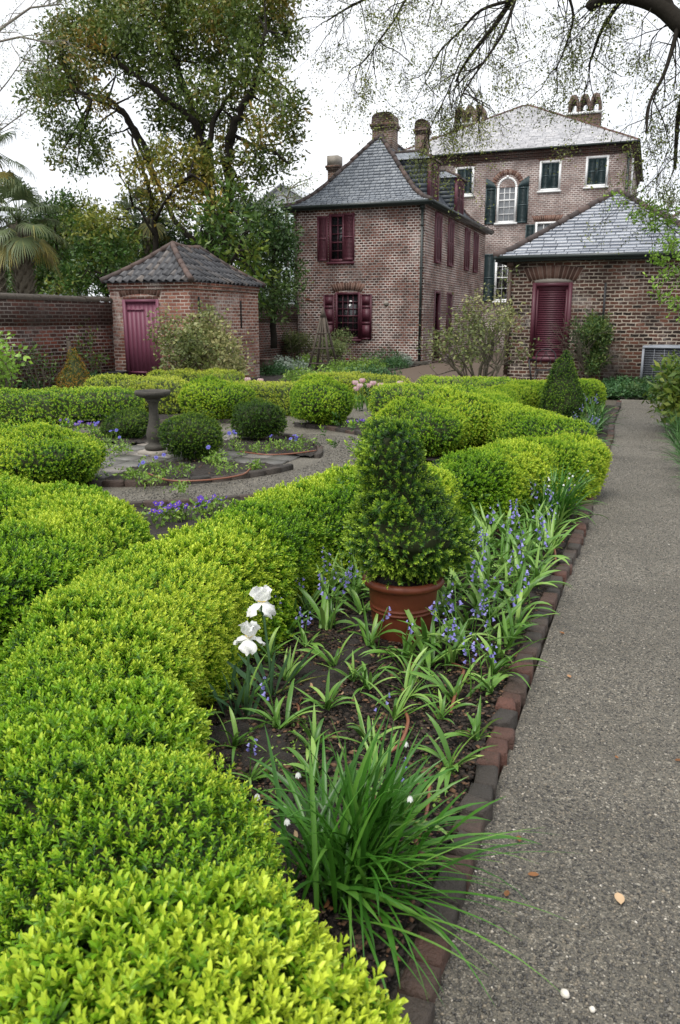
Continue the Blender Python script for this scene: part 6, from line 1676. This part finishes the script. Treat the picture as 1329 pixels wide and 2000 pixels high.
snowflake('clump of upright leaves between the second hedge and the path beyond the hedge end', (-.72, 9.9), 60, .48, 512, 0, R(10), 1.5, mat='liriope', name='lily_clump', W=.015)
snowflake('upright grey green leaf clump at the foot of the narrow box cone by the path', (-.68, 11.7), 60, .5, 513, 0, R(0), 1.5, mat='liriope', name='lily_clump', W=.016)

def petal(mb, base, d, n, L, W, curl, rng, tint, ruffle=.12, rows=7, cols=7):
    """broad curved petal from base along d; n = its upper side; curl bends it toward -n"""
    d = np.array(d, float); d /= np.linalg.norm(d); n = np.array(n, float); n -= d * (n @ d); n /= np.linalg.norm(n); s = np.cross(d, n); V = []; p = np.array(base, float); th = 0; T = []
    for i in range(rows):
        t = i / (rows - 1); w = W * (.16 + .84 * math.sin(min(1, t * 1.15) * math.pi * .62) ** 1.1) * (1 - .55 * max(0, t - .75) * 4 * max(0, t - .75))
        if t > .93: w *= .62
        dd = d * math.cos(th) - n * math.sin(th); nn = n * math.cos(th) + d * math.sin(th)
        for j in range(cols):
            q = -1 + 2 * j / (cols - 1)
            V.append(p + s * q * w * .5 + nn * (-(q * q) * w * .16 + ruffle * W * .12 * math.sin(q * 5 + i * 1.7) * t)); T.append(np.clip(tint + rng.normal(0, .03) - .35 * max(0, .25 - t), 0, 1))
        p = p + dd * L / (rows - 1); th += curl / (rows - 1)
    mb.add(V, [(i * cols + j, i * cols + j + 1, (i + 1) * cols + j + 1, (i + 1) * cols + j) for i in range(rows - 1) for j in range(cols - 1)], tint=np.array(T))

def iris(lab, c, top, az, seed, s=1.0, fan=6, open_=1.0):
    rng = np.random.default_rng(seed); t = thing('white_iris', lab, 'iris', (c[0], c[1], 0), 'white bearded irises')
    top = np.array(top); b = np.array([c[0], c[1], .04]); st = MB()
    P = [b, b * .6 + top * .4 + [.004, 0, 0], b * .25 + top * .75, top - [0, 0, .012]]; st.tube(P, [.007, .006, .0055, .005], 7, .45); st.tube([top - [0, 0, .05], top - [0, 0, .03], top - [0, 0, .008]], [.006, .010, .007], 8, .5)
    st.build('stem', MAT['iris_leaf'], t)
    lm = MB()
    for i in range(fan):
        f = (i - (fan - 1) / 2) / max(1, fan / 2)
        blade(lm, (c[0] + f * .03, c[1] + rng.normal(0, .01), .04), az + (0 if f >= 0 else math.pi), R(abs(f) * 52 + 3), rng.uniform(.18, .30) * s, .024, R(rng.uniform(0, 16)), rng, rng.uniform(.2, .5), 6, 1.3, .3, .0)
    blade(lm, (c[0], c[1], .05), az + .15, R(62), .24 * s, .022, R(35), rng, .85, 6, .6) if fan > 5 else None
    lm.build('leaves', MAT['iris_leaf'], t)
    fl = MB(); L, W = .066 * s, .060 * s
    for k in range(3):      # three upright standards
        a = az + k * 2.094 + .5; o = np.array([math.cos(a), math.sin(a), 0])
        petal(fl, top, np.array([0, 0, 1]) + o * rng.uniform(.35, .75), -o, L * 1.0, W * 1.0, R(rng.uniform(-50, 10)), rng, .9, 1.1, 9, 9)
    for k in range(3):      # three drooping falls
        a = az + k * 2.094 - .55; o = np.array([math.cos(a), math.sin(a), 0])
        petal(fl, top, o * .95 + np.array([0, 0, rng.uniform(.1, .4)]), [0, 0, 1], L * 1.2, W * 1.15, R(rng.uniform(100, 140)), rng, .85, 1.1, 9, 9)
    f_ = fl.build('flower', MAT['white_petal'], t, smooth=True)
    y_ = MB()
    for k in range(3):
        a = az + k * 2.094 - .55; o = np.array([math.cos(a), math.sin(a), 0]); y_.tube([top + [0, 0, .006], top + o * .02 + [0, 0, .012]], [.003, .002], 5)
    y_.build('beard', MAT['yellow'], f_)
q1 = G(533, 1362, .04); t1 = AY(513, 1178, q1[1] - .02)
iris('white iris, upper right of the near pair, leaning on a straight stem', q1, t1, .3, 520, 1.12, 7)
q2 = G(480, 1400, .04); t2 = AY(487, 1248, q2[1] - .01)
iris('white iris, lower left of the near pair, against the hedge', q2, t2, 1.4, 521, 1.05, 5)
q3 = G(655, 1110, .04); t3 = AY(661, 1003, q3[1])
iris('white iris farther back, half hidden left of the potted box cone', q3, t3, 2.2, 522, 1.0, 5)
rr = np.random.default_rng(523); lm = MB(); c = G(640, 1130, .04); t = thing('iris_fan', 'fan of blue green iris leaves in the shade left of the pot', 'iris', (c[0], c[1], 0))
for i in range(16): blade(lm, (c[0] + rr.normal(0, .08), c[1] + rr.normal(0, .08), .04), rr.uniform(0, 6.28), R(rr.uniform(2, 22)), rr.uniform(.25, .36), .02, R(10), rr, rr.uniform(.1, .4), 6, 1.2)
lm.build('leaves', MAT['iris_leaf'], t)
lm = MB(); c = G(462, 1385, .04); t = thing('iris_fan', 'short iris leaf fan pressed against the near hedge left of the lower iris', 'iris', (c[0], c[1], 0))
for i in range(7): blade(lm, (c[0] + rr.normal(0, .05), c[1] + rr.normal(0, .04), .04), rr.uniform(0, 6.28), R(rr.uniform(2, 25)), rr.uniform(.13, .2), .02, R(10), rr, rr.uniform(.1, .4), 6, 1.2)
lm.build('leaves', MAT['iris_leaf'], t)

n = 900; P = np.column_stack([rr.uniform(-1.8, -.5, n), 1.6 + 4 * rr.random(n) ** 1.5, np.full(n, .052)]); P = P[bed_front(P[:, 0], P[:, 1]) & (vnoise(P, .3, 8) > .45)]
o = scatter('weeds', [spray(rr, 7, .013, .008, .014, 1) for _ in range(6)], P, np.tile([0, 0, 1.], (len(P), 1)), rr.uniform(.7, 1.5, len(P)), rr.uniform(.3, .8, len(P)), MAT['herb'], None, rr, .2); o['kind'] = 'stuff'
# brown irrigation tubes lying in the beds
def hose(lab, pts, r=.006, z=.058, world_pts=False, lift=None):
    P = np.array([[*p, z] if world_pts else G(*p, z) for p in pts]); P = catmull(P, 8)
    if lift: P[:, 2] += lift * np.sin(np.linspace(0, math.pi, len(P)))
    m = MB(); m.tube(P, r, 7); tag(m.build('irrigation_hose', MAT['hose'], smooth=True), lab, 'hose', 'brown irrigation hoses')
hose('brown hose loop rising from the soil below the pot', [(752, 1475), (782, 1462), (797, 1425), (790, 1398), (780, 1388)], .007, .055, lift=.03)
hose('brown hose running under bluebells from the pot toward the edging', [(880, 1392), (895, 1350), (905, 1320), (880, 1295)], .007, .055, lift=.035)
hose('brown hose beside the snowflake plant along the edging', [(812, 1650), (830, 1600), (838, 1560), (840, 1530)], .006, .055)
hose('short brown hose end sticking out left of the snowflake plant', [(582, 1420), (584, 1395), (580, 1375)], .005, .055, lift=.02)
hose('brown hose arc near the edging below the far snowflake plant', [(1040, 1060), (1065, 1063), (1082, 1078), (1086, 1098)], .007, .055, lift=.03)
hose('brown hose lying from the pot toward lower right bluebells', [(800, 1300), (830, 1270), (842, 1262)], .006, .055)
hose('brown hose curving across the front sector bed of the circle', [(290, 925), (330, 938), (400, 938), (470, 928), (490, 915)], .009, .06)
hose('brown hose curving across the sector bed right of the birdbath', [(470, 882), (520, 888), (570, 886), (618, 880)], .009, .06)

# ------------------------------------------------------------------ small flowers of the round beds
def flower_disc(mb, ctr, nrm, r, npet, rng, tint):
    nrm = np.array(nrm, float); nrm /= np.linalg.norm(nrm); u = np.cross(nrm, [.31, .2, .91]); u /= np.linalg.norm(u); v = np.cross(nrm, u)
    for k in range(npet):
        a = k * 6.283 / npet + rng.uniform(-.1, .1); d = u * math.cos(a) + v * math.sin(a); s = np.cross(nrm, d); w = r * 3.4 / npet * .62
        c = np.array(ctr)
        V = [c, c + d * r * .5 + s * w + nrm * r * .12, c + d * r + s * w * .6 + nrm * r * .02, c + d * r - s * w * .6 + nrm * r * .02, c + d * r * .5 - s * w + nrm * r * .12]
        mb.add(V, [(0, 1, 2, 3)], [(0, 3, 4)], tint=np.clip(tint + rng.normal(0, .1), 0, 1))
def flowering(name, lab, cat, c, nfl, H, r, mat, leafmat, seed, group, npet=8, lsize=.12, nleaf=14, leaf=(.05, .025), z=.05):
    rng = np.random.default_rng(seed); t = thing(name, lab, cat, (c[0], c[1], 0), group)
    pr = [spray(rng, 6, leaf[0], leaf[1], leaf[0] * .9, 1) for _ in range(5)]
    P = np.column_stack([c[0] + rng.normal(0, lsize * .5, nleaf), c[1] + rng.normal(0, lsize * .5, nleaf), z + .015 + rng.random(nleaf) * lsize * .55])
    scatter('leaves', pr, P, np.tile([0, 0, 1.], (nleaf, 1)), rng.uniform(.7, 1.2, nleaf), rng.uniform(.3, .7, nleaf), MAT[leafmat], t, rng, .5)
    for k in range(nfl):
        st, fl = MB(), MB(); a = rng.uniform(0, 6.28); o = rng.uniform(.02, lsize * .8); h_ = H * rng.uniform(.65, 1.1)
        p0 = np.array([c[0] + math.cos(a) * o * .4, c[1] + math.sin(a) * o * .4, z]); p1 = np.array([c[0] + math.cos(a) * o, c[1] + math.sin(a) * o, z + h_])
        st.tube([p0, (p0 + p1) / 2 + rng.normal(0, .01, 3), p1], [.003, .0025, .002], 4, .5); s_ = st.build('flower_stem', MAT[leafmat], t)
        flower_disc(fl, p1, (rng.normal(0, .5) - .1, -.75 + rng.normal(0, .4), .75), r * rng.uniform(.8, 1.15), npet, rng, .5); fl.build('flower', MAT[mat], s_)
        y_ = MB(); y_.lathe([(.001, .004), (r * .16, .002), (r * .2, -.003)], p1 + [0, -.003, .004], 6); y_.build('flower_eye', MAT['iron'] if mat == 'anemone' else MAT['yellow'], s_)
ane = [((235, 880), 1, 'in front of the smallest dark ball'), ((215, 872), 3, 'left of the smallest dark ball'), ((190, 850), 4, 'farther left among the pansies by the far hedge'), ((295, 915), 1, 'at the stone paving beside the birdbath plinth'), ((325, 925), 2, 'in front of the birdbath plinth'), ((275, 938), 2, 'nearest the stone paving in the front sector bed'), ((455, 875), 3, 'left of the dark ball right of the birdbath'), ((520, 882), 1, 'in front of the dark ball right of the birdbath'), ((575, 880), 4, 'right of the dark ball in the sector bed'), ((425, 900), 1, 'right of the front dark ball'), ((340, 845), 2, 'just right of the birdbath pedestal behind')]
for k, (pp, n, w) in enumerate(ane):
    q = G(*pp, .05); flowering('blue_anemone', 'blue anemone plant with %s bloom%s %s' % (nums[n], '' if n == 1 else 's', w), 'anemone', q, n, .20, .025, 'anemone', 'herb', 540 + k, 'blue anemones in the round beds', 9, .13, 16, (.042, .018))
fern = [((255, 935), 'at the front left tip of the front sector bed'), ((300, 945), 'low beside the front bed edging'), ((345, 930), 'below the front dark ball'), ((415, 905), 'right of the front dark ball'), ((440, 925), 'small tuft in the bare soil of the front sector bed'), ((500, 915), 'tiny tuft near the right tip of the front sector bed'), ((235, 885), 'left of the birdbath paving'), ((490, 885), 'below the dark ball right of the birdbath'), ((540, 878), 'right of the dark ball right of the birdbath'), ((590, 872), 'near the right end of the sector bed'), ((355, 960), 'on the edge of the front sector bed by the gravel')]
for k, (pp, w) in enumerate(fern):
    q = G(*pp, .045); flowering('ferny_plant', 'pale ferny plant without blooms ' + w, 'plant', q, 0, .2, .03, 'anemone', 'herb', 560 + k, 'ferny green plants in the round beds', 9, .15 if k % 5 else .10, 24, (.042, .016))
pan = [((330, 1012), 6, 'largest group at the left behind the front hedge'), ((362, 1008), 5, 'beside the largest group behind the front hedge'), ((398, 1002), 6, 'at the right behind the front hedge'), ((425, 992), 4, 'rightmost behind the front hedge, by the gravel'), ((305, 1018), 3, 'leftmost by the rounded hedge end'), ((130, 832), 4, 'below the far left hedge'), ((155, 838), 5, 'among the far left pansies, second from left'), ((180, 842), 5, 'in the far left bed beside the blue anemones'), ((712, 832), 5, 'beyond the gravel right of the rear lime ball'), ((690, 835), 3, 'under the right edge of the rear lime ball'), ((365, 845), 3, 'behind the front dark ball')]
for k, (pp, n, w) in enumerate(pan):
    q = G(*pp, .05); flowering('purple_pansy', 'purple pansy plant with %s blooms %s' % (nums[n], w), 'pansy', q, n, .11, .026, 'pansy', 'herb', 580 + k, 'purple pansies', 5, .12, 16, (.04, .022))
def tulip(lab, px, py, Y, seed):
    rng = np.random.default_rng(seed); p = AY(px, py, Y); t = thing('pink_tulip', lab, 'tulip', (p[0], Y, 0), 'pale pink tulips behind the hedges')
    m = MB(); m.tube([(p[0], Y, 0), (p[0] + .01, Y, p[2] * .5), (p[0], Y, p[2])], [.006, .005, .005], 5, .5); m.build('stem', MAT['blade'], t)
    m = MB()
    for k in range(7):
        a = k * 1.05 + rng.uniform(-.2, .2); o = np.array([math.cos(a), math.sin(a), 0]); petal(m, p + o * .006, o * .75 + np.array([0, 0, .75]), -o, .088, .075, R(-75), rng, rng.uniform(.3, .9), .2, 5, 5)
    m.build('bloom', MAT['pink_petal'], t, smooth=True)
    m = MB(); 
    for k in range(3): blade(m, (p[0], Y, .02), k * 2.1 + rng.uniform(0, 1), R(18), .3, .035, R(25), rng, .5, 5)
    m.build('leaves', MAT['blade'], t)
tl = [(484, 746, 13.0, 'highest of the left tulips behind the first big ball'), (509, 748, 13.2, 'right of the highest left tulip'), (496, 762, 13.0, 'lowest of the left tulips'), (505, 760, 13.1, 'touching the lowest of the left tulips'), (524, 761, 13.2, 'rightmost of the left tulip cluster'), (694, 752, 13.5, 'leftmost of the right tulip cluster, upper bloom'), (708, 748, 13.6, 'topmost of the right tulip cluster'), (703, 758, 13.4, 'lower bloom in the right tulip cluster'), (697, 764, 13.4, 'lowest bloom in the right tulip cluster'), (719, 758, 13.4, 'in the middle between the two right clusters'), (729, 753, 13.6, 'upper bloom of the far right tulip group'), (744, 757, 13.5, 'right bloom of the far right tulip group'), (782, 753, 13.6, 'single tulip farthest right'), (515, 757, 13.4, 'small bloom in the middle of the left tulips')]
for k, (px, py, Y, w) in enumerate(tl): tulip('pale pink tulip, ' + w, px, py, Y, 600 + k)

# herb mounds by the kitchen house
def mound(name, lab, c, r, H, mat, seed, group='herb mounds by the kitchen house', n=260, leaf=(.07, .03), flat=1.0):
    rng = np.random.default_rng(seed); t = thing(name, lab, 'plant', (c[0], c[1], 0), group)
    D = rng.normal(0, 1, (n, 3)); D /= np.linalg.norm(D, axis=1)[:, None]; D[:, 2] = np.abs(D[:, 2]); P = np.array([c[0], c[1], .03]) + D * (rng.random(n) ** .4)[:, None] * [r * 1.0, r * flat, H]
    P[:, 2] *= 1 + .3 * (vnoise(P, .3, seed) - .5)
    pr = [spray(rng, 6, leaf[0], leaf[1], leaf[0], 1) for _ in range(6)]
    scatter('foliage', pr, P, D + [0, 0, .3], rng.uniform(.7, 1.2, n), .45 + (vnoise(P, .3, seed + 1) - .5) * .6, MAT[mat], t, rng, .5)
    return t
mo = [((1205, 778), 17.65, .35, .20, 'herb_dark', 'low dark ground cover where the path stops, left part'), ((1240, 778), 17.7, .38, .20, 'nandina', 'low dark ground cover where the path stops, middle part'), ((1280, 780), 17.6, .35, .2, 'herb_dark', 'low dark ground cover where the path stops, right part'), ((300, 735), 17.0, .5, .25, 'herb_dark', 'dark green tuft behind the birdbath hedge, left of the terracotta pot'), ((560, 728), 22.5, .8, .45, 'herb_silver', 'silvery blue green herb mound left of the obelisk'), ((535, 735), 21.0, .6, .35, 'herb_dark', 'dark herb mound by the brick wall corner'), ((600, 722), 24.0, .6, .45, 'herb', 'lime herb mound directly left of the obelisk feet'), ((672, 728), 22.0, .75, .42, 'herb', 'bright lime mound with yellow tips right of the obelisk'), ((745, 712), 26.8, 1.0, .60, 'herb_dark', 'tall dark green strappy clump against the house wall'), ((715, 722), 24.5, .7, .35, 'herb', 'olive mound in front of the tall dark clump'), ((770, 720), 25.8, .55, .28, 'herb_dark', 'small dark mound left of the downpipe'), ((785, 716), 27.2, .4, .35, 'herb_silver', 'small silver mound nearest the house corner'), ((700, 740), 19.0, .9, .42, 'herb_dark', 'wide dark green herb patch behind the tulips'), ((740, 738), 19.4, .7, .38, 'herb_dark', 'right end of the dark herb patch behind the tulips'), ((650, 742), 18.5, .8, .4, 'herb', 'pale green herb patch behind the middle ball'), ((590, 742), 18.8, .6, .36, 'herb', 'pale green herb patch behind the left tulips'), ((1225, 765), 18.6, .55, .28, 'herb_dark', 'dark ground cover at the far end of the path'), ((1262, 762), 18.9, .55, .30, 'nandina', 'dark ground cover before the air conditioner'), ((1290, 768), 18.0, .5, .26, 'herb_dark', 'low ground cover right of the path end'), ((45, 752), 13.6, .5, .35, 'herb_dark', 'dark leafy patch at the wall foot on the far left'), ((180, 752), 15.0, .45, .38, 'herb_dark', 'blue green upright tuft left of the black trough'), ((1210, 742), 20.0, .5, .25, 'herb_dark', 'dark low patch against the outbuilding wall')]
for k, (pp, Y, r, H, mt, lab) in enumerate(mo):
    q = AY(*pp, Y); mound('herb_mound', lab, (q[0], Y), r, H, mt, 620 + k)
for k, (px, py, Y, lab) in enumerate([(678, 703, 26.0, 'single red rose bloom right of the obelisk'), (598, 735, 21.5, 'red bloom low on the left of the obelisk foot')]):
    p = AY(px, py, Y); t = thing('red_flower', lab, 'flower', (p[0], Y, 0)); m = MB(); m.tube([(p[0], Y, 0), p], [.006, .005], 5, .5); m.build('stem', MAT['blade'], t); m = MB(); rng = np.random.default_rng(660 + k)
    for q in range(6):
        a = q * 1.05; o = np.array([math.cos(a), math.sin(a), 0]); petal(m, p, o * .9 + np.array([0, 0, .5]), -o, .07, .06, R(-50), rng, .5, .2, 4, 4)
    m.build('bloom', MAT['red_petal'], t)
# grassy liriope along the right side of the path and leafy plants at the right edge
lz = [((.60, 8.1), .42, 'nearest at right path edge, cut by the frame'), ((.52, 9.2), .42, 'second along the right path edge'), ((.50, 10.4), .42, 'third along the right path edge'), ((.46, 11.7), .40, 'fourth along the right path edge'), ((.42, 13.2), .40, 'fifth along the right path edge'), ((.42, 14.8), .40, 'last one along the right path edge'), ((.86, 9.0), .5, 'behind the second along the right path edge')]
for k, (c, L_, w) in enumerate(lz):
    o = snowflake('grassy liriope clump ' + w, c, 150, L_, 670 + k, 0, math.pi, 1.7, .02, 'liriope', 'liriope', .008); o['group'] = 'liriope clumps right of the path'; o['category'] = 'ornamental grass'
stem_shrub('leafy_shrub', 'leafy green shrub at the right frame edge beside the path', (.75, 12.6), 1.15, .55, 8, 'tree_broad', 680, (.13, .05), 3, size=.12, tint=.6, spread=.4, bare=.1, dep=2, r=.012)
stem_shrub('leafy_shrub', 'second leafy shrub right of the far path end, cut by the frame', (.8, 15.6), 1.0, .5, 7, 'tree_broad', 681, (.12, .05), 3, size=.12, tint=.5, spread=.4, bare=.1, dep=2, r=.012)

# ------------------------------------------------------------------ garden furniture and fittings
def obelisk():
    p = AY(632, 735, 23.0); c = (p[0], 23.0); t = thing('wooden_obelisk', 'weathered grey wooden plant obelisk standing before the kitchen house', 'plant support', (*c, 0)); H = 1.75; s = .36; m = MB()
    for a, b_ in ((-1, -1), (1, -1), (-1, 1), (1, 1)):
        m.hexa([(c[0] + a * k * s + x, c[1] + b_ * k * s + y, z) for z, k in ((0, 1), (H - .1, .12)) for y in (-.03, .03) for x in (-.03, .03)])
    m.build('leg', MAT['wood_grey'], t)
    m = MB(); m.hexa([(c[0] + a * k, c[1] + b_ * k, z) for z, k in ((H - .12, .08), (H + .18, .012)) for b_ in (-1, 1) for a in (-1, 1)]); m.build('finial', MAT['wood_grey'], t)
    m = MB()
    for z in (.25, .7, 1.15):
        k = s * (1 - .88 * z / (H - .1)) + .02
        for sg in (-1, 1): m.box(c[0] - k, c[0] + k, c[1] + sg * k - .012, c[1] + sg * k + .012, z, z + .035); m.box(c[0] + sg * k - .012, c[0] + sg * k + .012, c[1] - k + .013, c[1] + k - .013, z + .001, z + .034)
    m.build('rail', MAT['wood_grey'], t)
    m = MB()
    for q in (-.33, .33): m.hexa([(c[0] + q * k * s + x, c[1] - k * s + y, z) for z, k in ((0, 1), (H - .12, .12)) for y in (-.012, .012) for x in (-.014, .014)])
    m.build('slat', MAT['wood_grey'], t)
obelisk()
p = AY(466, 742, 16.4); pot('terracotta_pot', 'pale terracotta pot standing at the shed corner', (p[0], 16.4), .22, .16, .36, 'terracotta_pale', 2, False)
mound('potted_plant', 'small leafy plant growing in the pale terracotta pot by the shed', (p[0], 16.4), .22, .30, 'camellia', 690, None, 60)
bpy.context.view_layer.update()
for o in list(scene.objects):
    if o.name.startswith('potted_plant'): o.location.z = .33
def fittings():
    p = AY(520, 735, 21.2); t = thing('iron_pot', 'dark rusty iron cauldron standing by the short brick wall', 'pot', (p[0], 21.2, 0)); m = MB(); m.lathe([(.001, .02), (.20, .02), (.26, .15), (.26, .35), (.22, .42), (.25, .46), (.22, .46), (.19, .40), (.2, .2)], (p[0], 21.2, 0), 20); m.build('body', MAT['pipe_brown'], t, smooth=True)
    p = AY(215, 752, 16.2); t = thing('planter_trough', 'long black plastic trough standing left of the shed door', 'planter', (p[0], 16.1, 0)); m = MB(); x = p[0]; y = 16.1
    m.hexa([(x + a * k, y + b_ * k * .4, z) for z, k in ((0, .42), (.34, .48)) for b_ in (-1, 1) for a in (-1, 1)]); m.build('body', MAT['trough'], t)
    m = MB()
    for a, b_, c, d in ((-.50, .50, -.21, -.185), (-.50, .50, .185, .21), (-.50, -.475, -.185, .185), (.475, .50, -.185, .185)): m.box(x + a, x + b_, y + c, y + d, .335, .37)
    m.build('rim', MAT['trough'], t)
    p = AX(136, 735, -12.15); t = thing('wooden_post', 'old grey wooden post leaning against the garden wall', 'post', (-12.1, p[1], 0)); m = MB(); y = p[1]
    m.hexa([(-12.1 + dx, y + dy, z) for z in (-.05, 1.12) for dy in (-.04, .04) for dx in (-.03, .03)]); m.hexa([(-12.1 + dx * k, y + dy * k, z) for z, k in ((1.12, 1), (1.17, .3)) for dy in (-.04, .04) for dx in (-.03, .03)]); m.build('shaft', MAT['wood_grey'], t)
    m = MB(); m.box(-12.075, -12.065, y - .035, y + .035, .25, .55); m.build('pale_plate', MAT['stone_pale'], t)
    # air conditioning unit
    t = thing('air_conditioner', 'grey outdoor air conditioner unit on the ground by the outbuilding wall', 'air conditioner', (.28, 19.75, 0)); x0, x1, y0, y1, z0, z1 = -.20, .72, 19.35, 20.2, .08, 1.0
    m = MB(); m.box(x0 + .03, x1 - .03, y0 + .03, y1 - .03, z0 + .02, z1 - .05); m.build('coil', MAT['ac_fin'], t)
    m = MB()
    for x in (x0, x1 - .05):
        for y in (y0, y1 - .05): m.box(x, x + .05, y, y + .05, z0, z1 - .045)
    m.box(x0, x1, y0, y1, z0 - .06, z0 + .015)
    for z in np.linspace(z0 + .06, z1 - .10, 16): m.box(x0 + .052, x1 - .052, y0 + .008, y0 + .020, z, z + .006); m.box(x0 + .008, x0 + .02, y0 + .052, y1 - .052, z, z + .006); m.box(x1 - .02, x1 - .008, y0 + .052, y1 - .052, z, z + .006)
    for x in np.linspace(x0 + .25, x1 - .25, 3): m.box(x, x + .008, y0 + .004, y0 + .007, z0 + .02, z1 - .05)
    m.build('grille', MAT['ac_case'], t)
    m = MB(); m.hexa([(xx, yy, z) for z, k in ((z1 - .04, .0), (z1, .03)) for yy in (y0 - .01 + k, y1 + .01 - k) for xx in (x0 - .01 + k, x1 + .01 - k)]); m.lathe([(.34, z1 + .003), (.33, z1 + .02), (.30, z1 + .02)], ((x0 + x1) / 2, (y0 + y1) / 2, 0), 28)
    for r in (.08, .14, .20, .26): m.lathe([(r, z1 + .012), (r + .008, z1 + .016), (r + .016, z1 + .012)], ((x0 + x1) / 2, (y0 + y1) / 2, 0), 24)
    m.build('top_cover', MAT['ac_case'], t)
    # iron garden seat in front of the louvred opening
    p = AY(1062, 735, 19.0); t = thing('iron_chair', 'black wrought iron garden chair with scrolled back before the louvred opening', 'chair', (p[0], 19.0, 0)); x, y = p[0], 19.0
    m = MB(); m.lathe([(.001, .44), (.21, .44), (.22, .45), (.21, .462), (.001, .462)], (x, y, 0), 20); m.build('seat', MAT['iron'], t)
    for a, b_ in ((-1, -1), (1, -1), (-1, 1), (1, 1)):
        m = MB(); m.tube([(x + a * .15, y + b_ * .15, .44), (x + a * .20, y + b_ * .2, .2), (x + a * .24, y + b_ * .24, 0)], .014, 6); m.build('leg', MAT['iron'], t)
    m = MB(); m.tube([(x - .2, y + .17, .45), (x - .22, y + .22, .75)] + [(x + .22 * -math.cos(q), y + .23, .75 + .17 * math.sin(q)) for q in np.linspace(.2, math.pi - .2, 7)] + [(x + .22, y + .22, .75), (x + .2, y + .17, .45)], .013, 6)
    for sx in (-1, 1): m.tube([(x + sx * (.03 + .08 * math.sin(q)), y + .22, .5 + .09 * q) for q in np.linspace(0, 4, 14)], .008, 5)
    m.build('backrest', MAT['iron'], t)
    m = MB(); m.tube([(x - .24 - .0, y + .2, .66), (x - .34, y, .68), (x - .32, y - .18, .62), (x - .27, y - .22, .4), (x - .24, y - .22, .2)], .02, 7); m.build('armrest', MAT['iron'], t)
fittings()
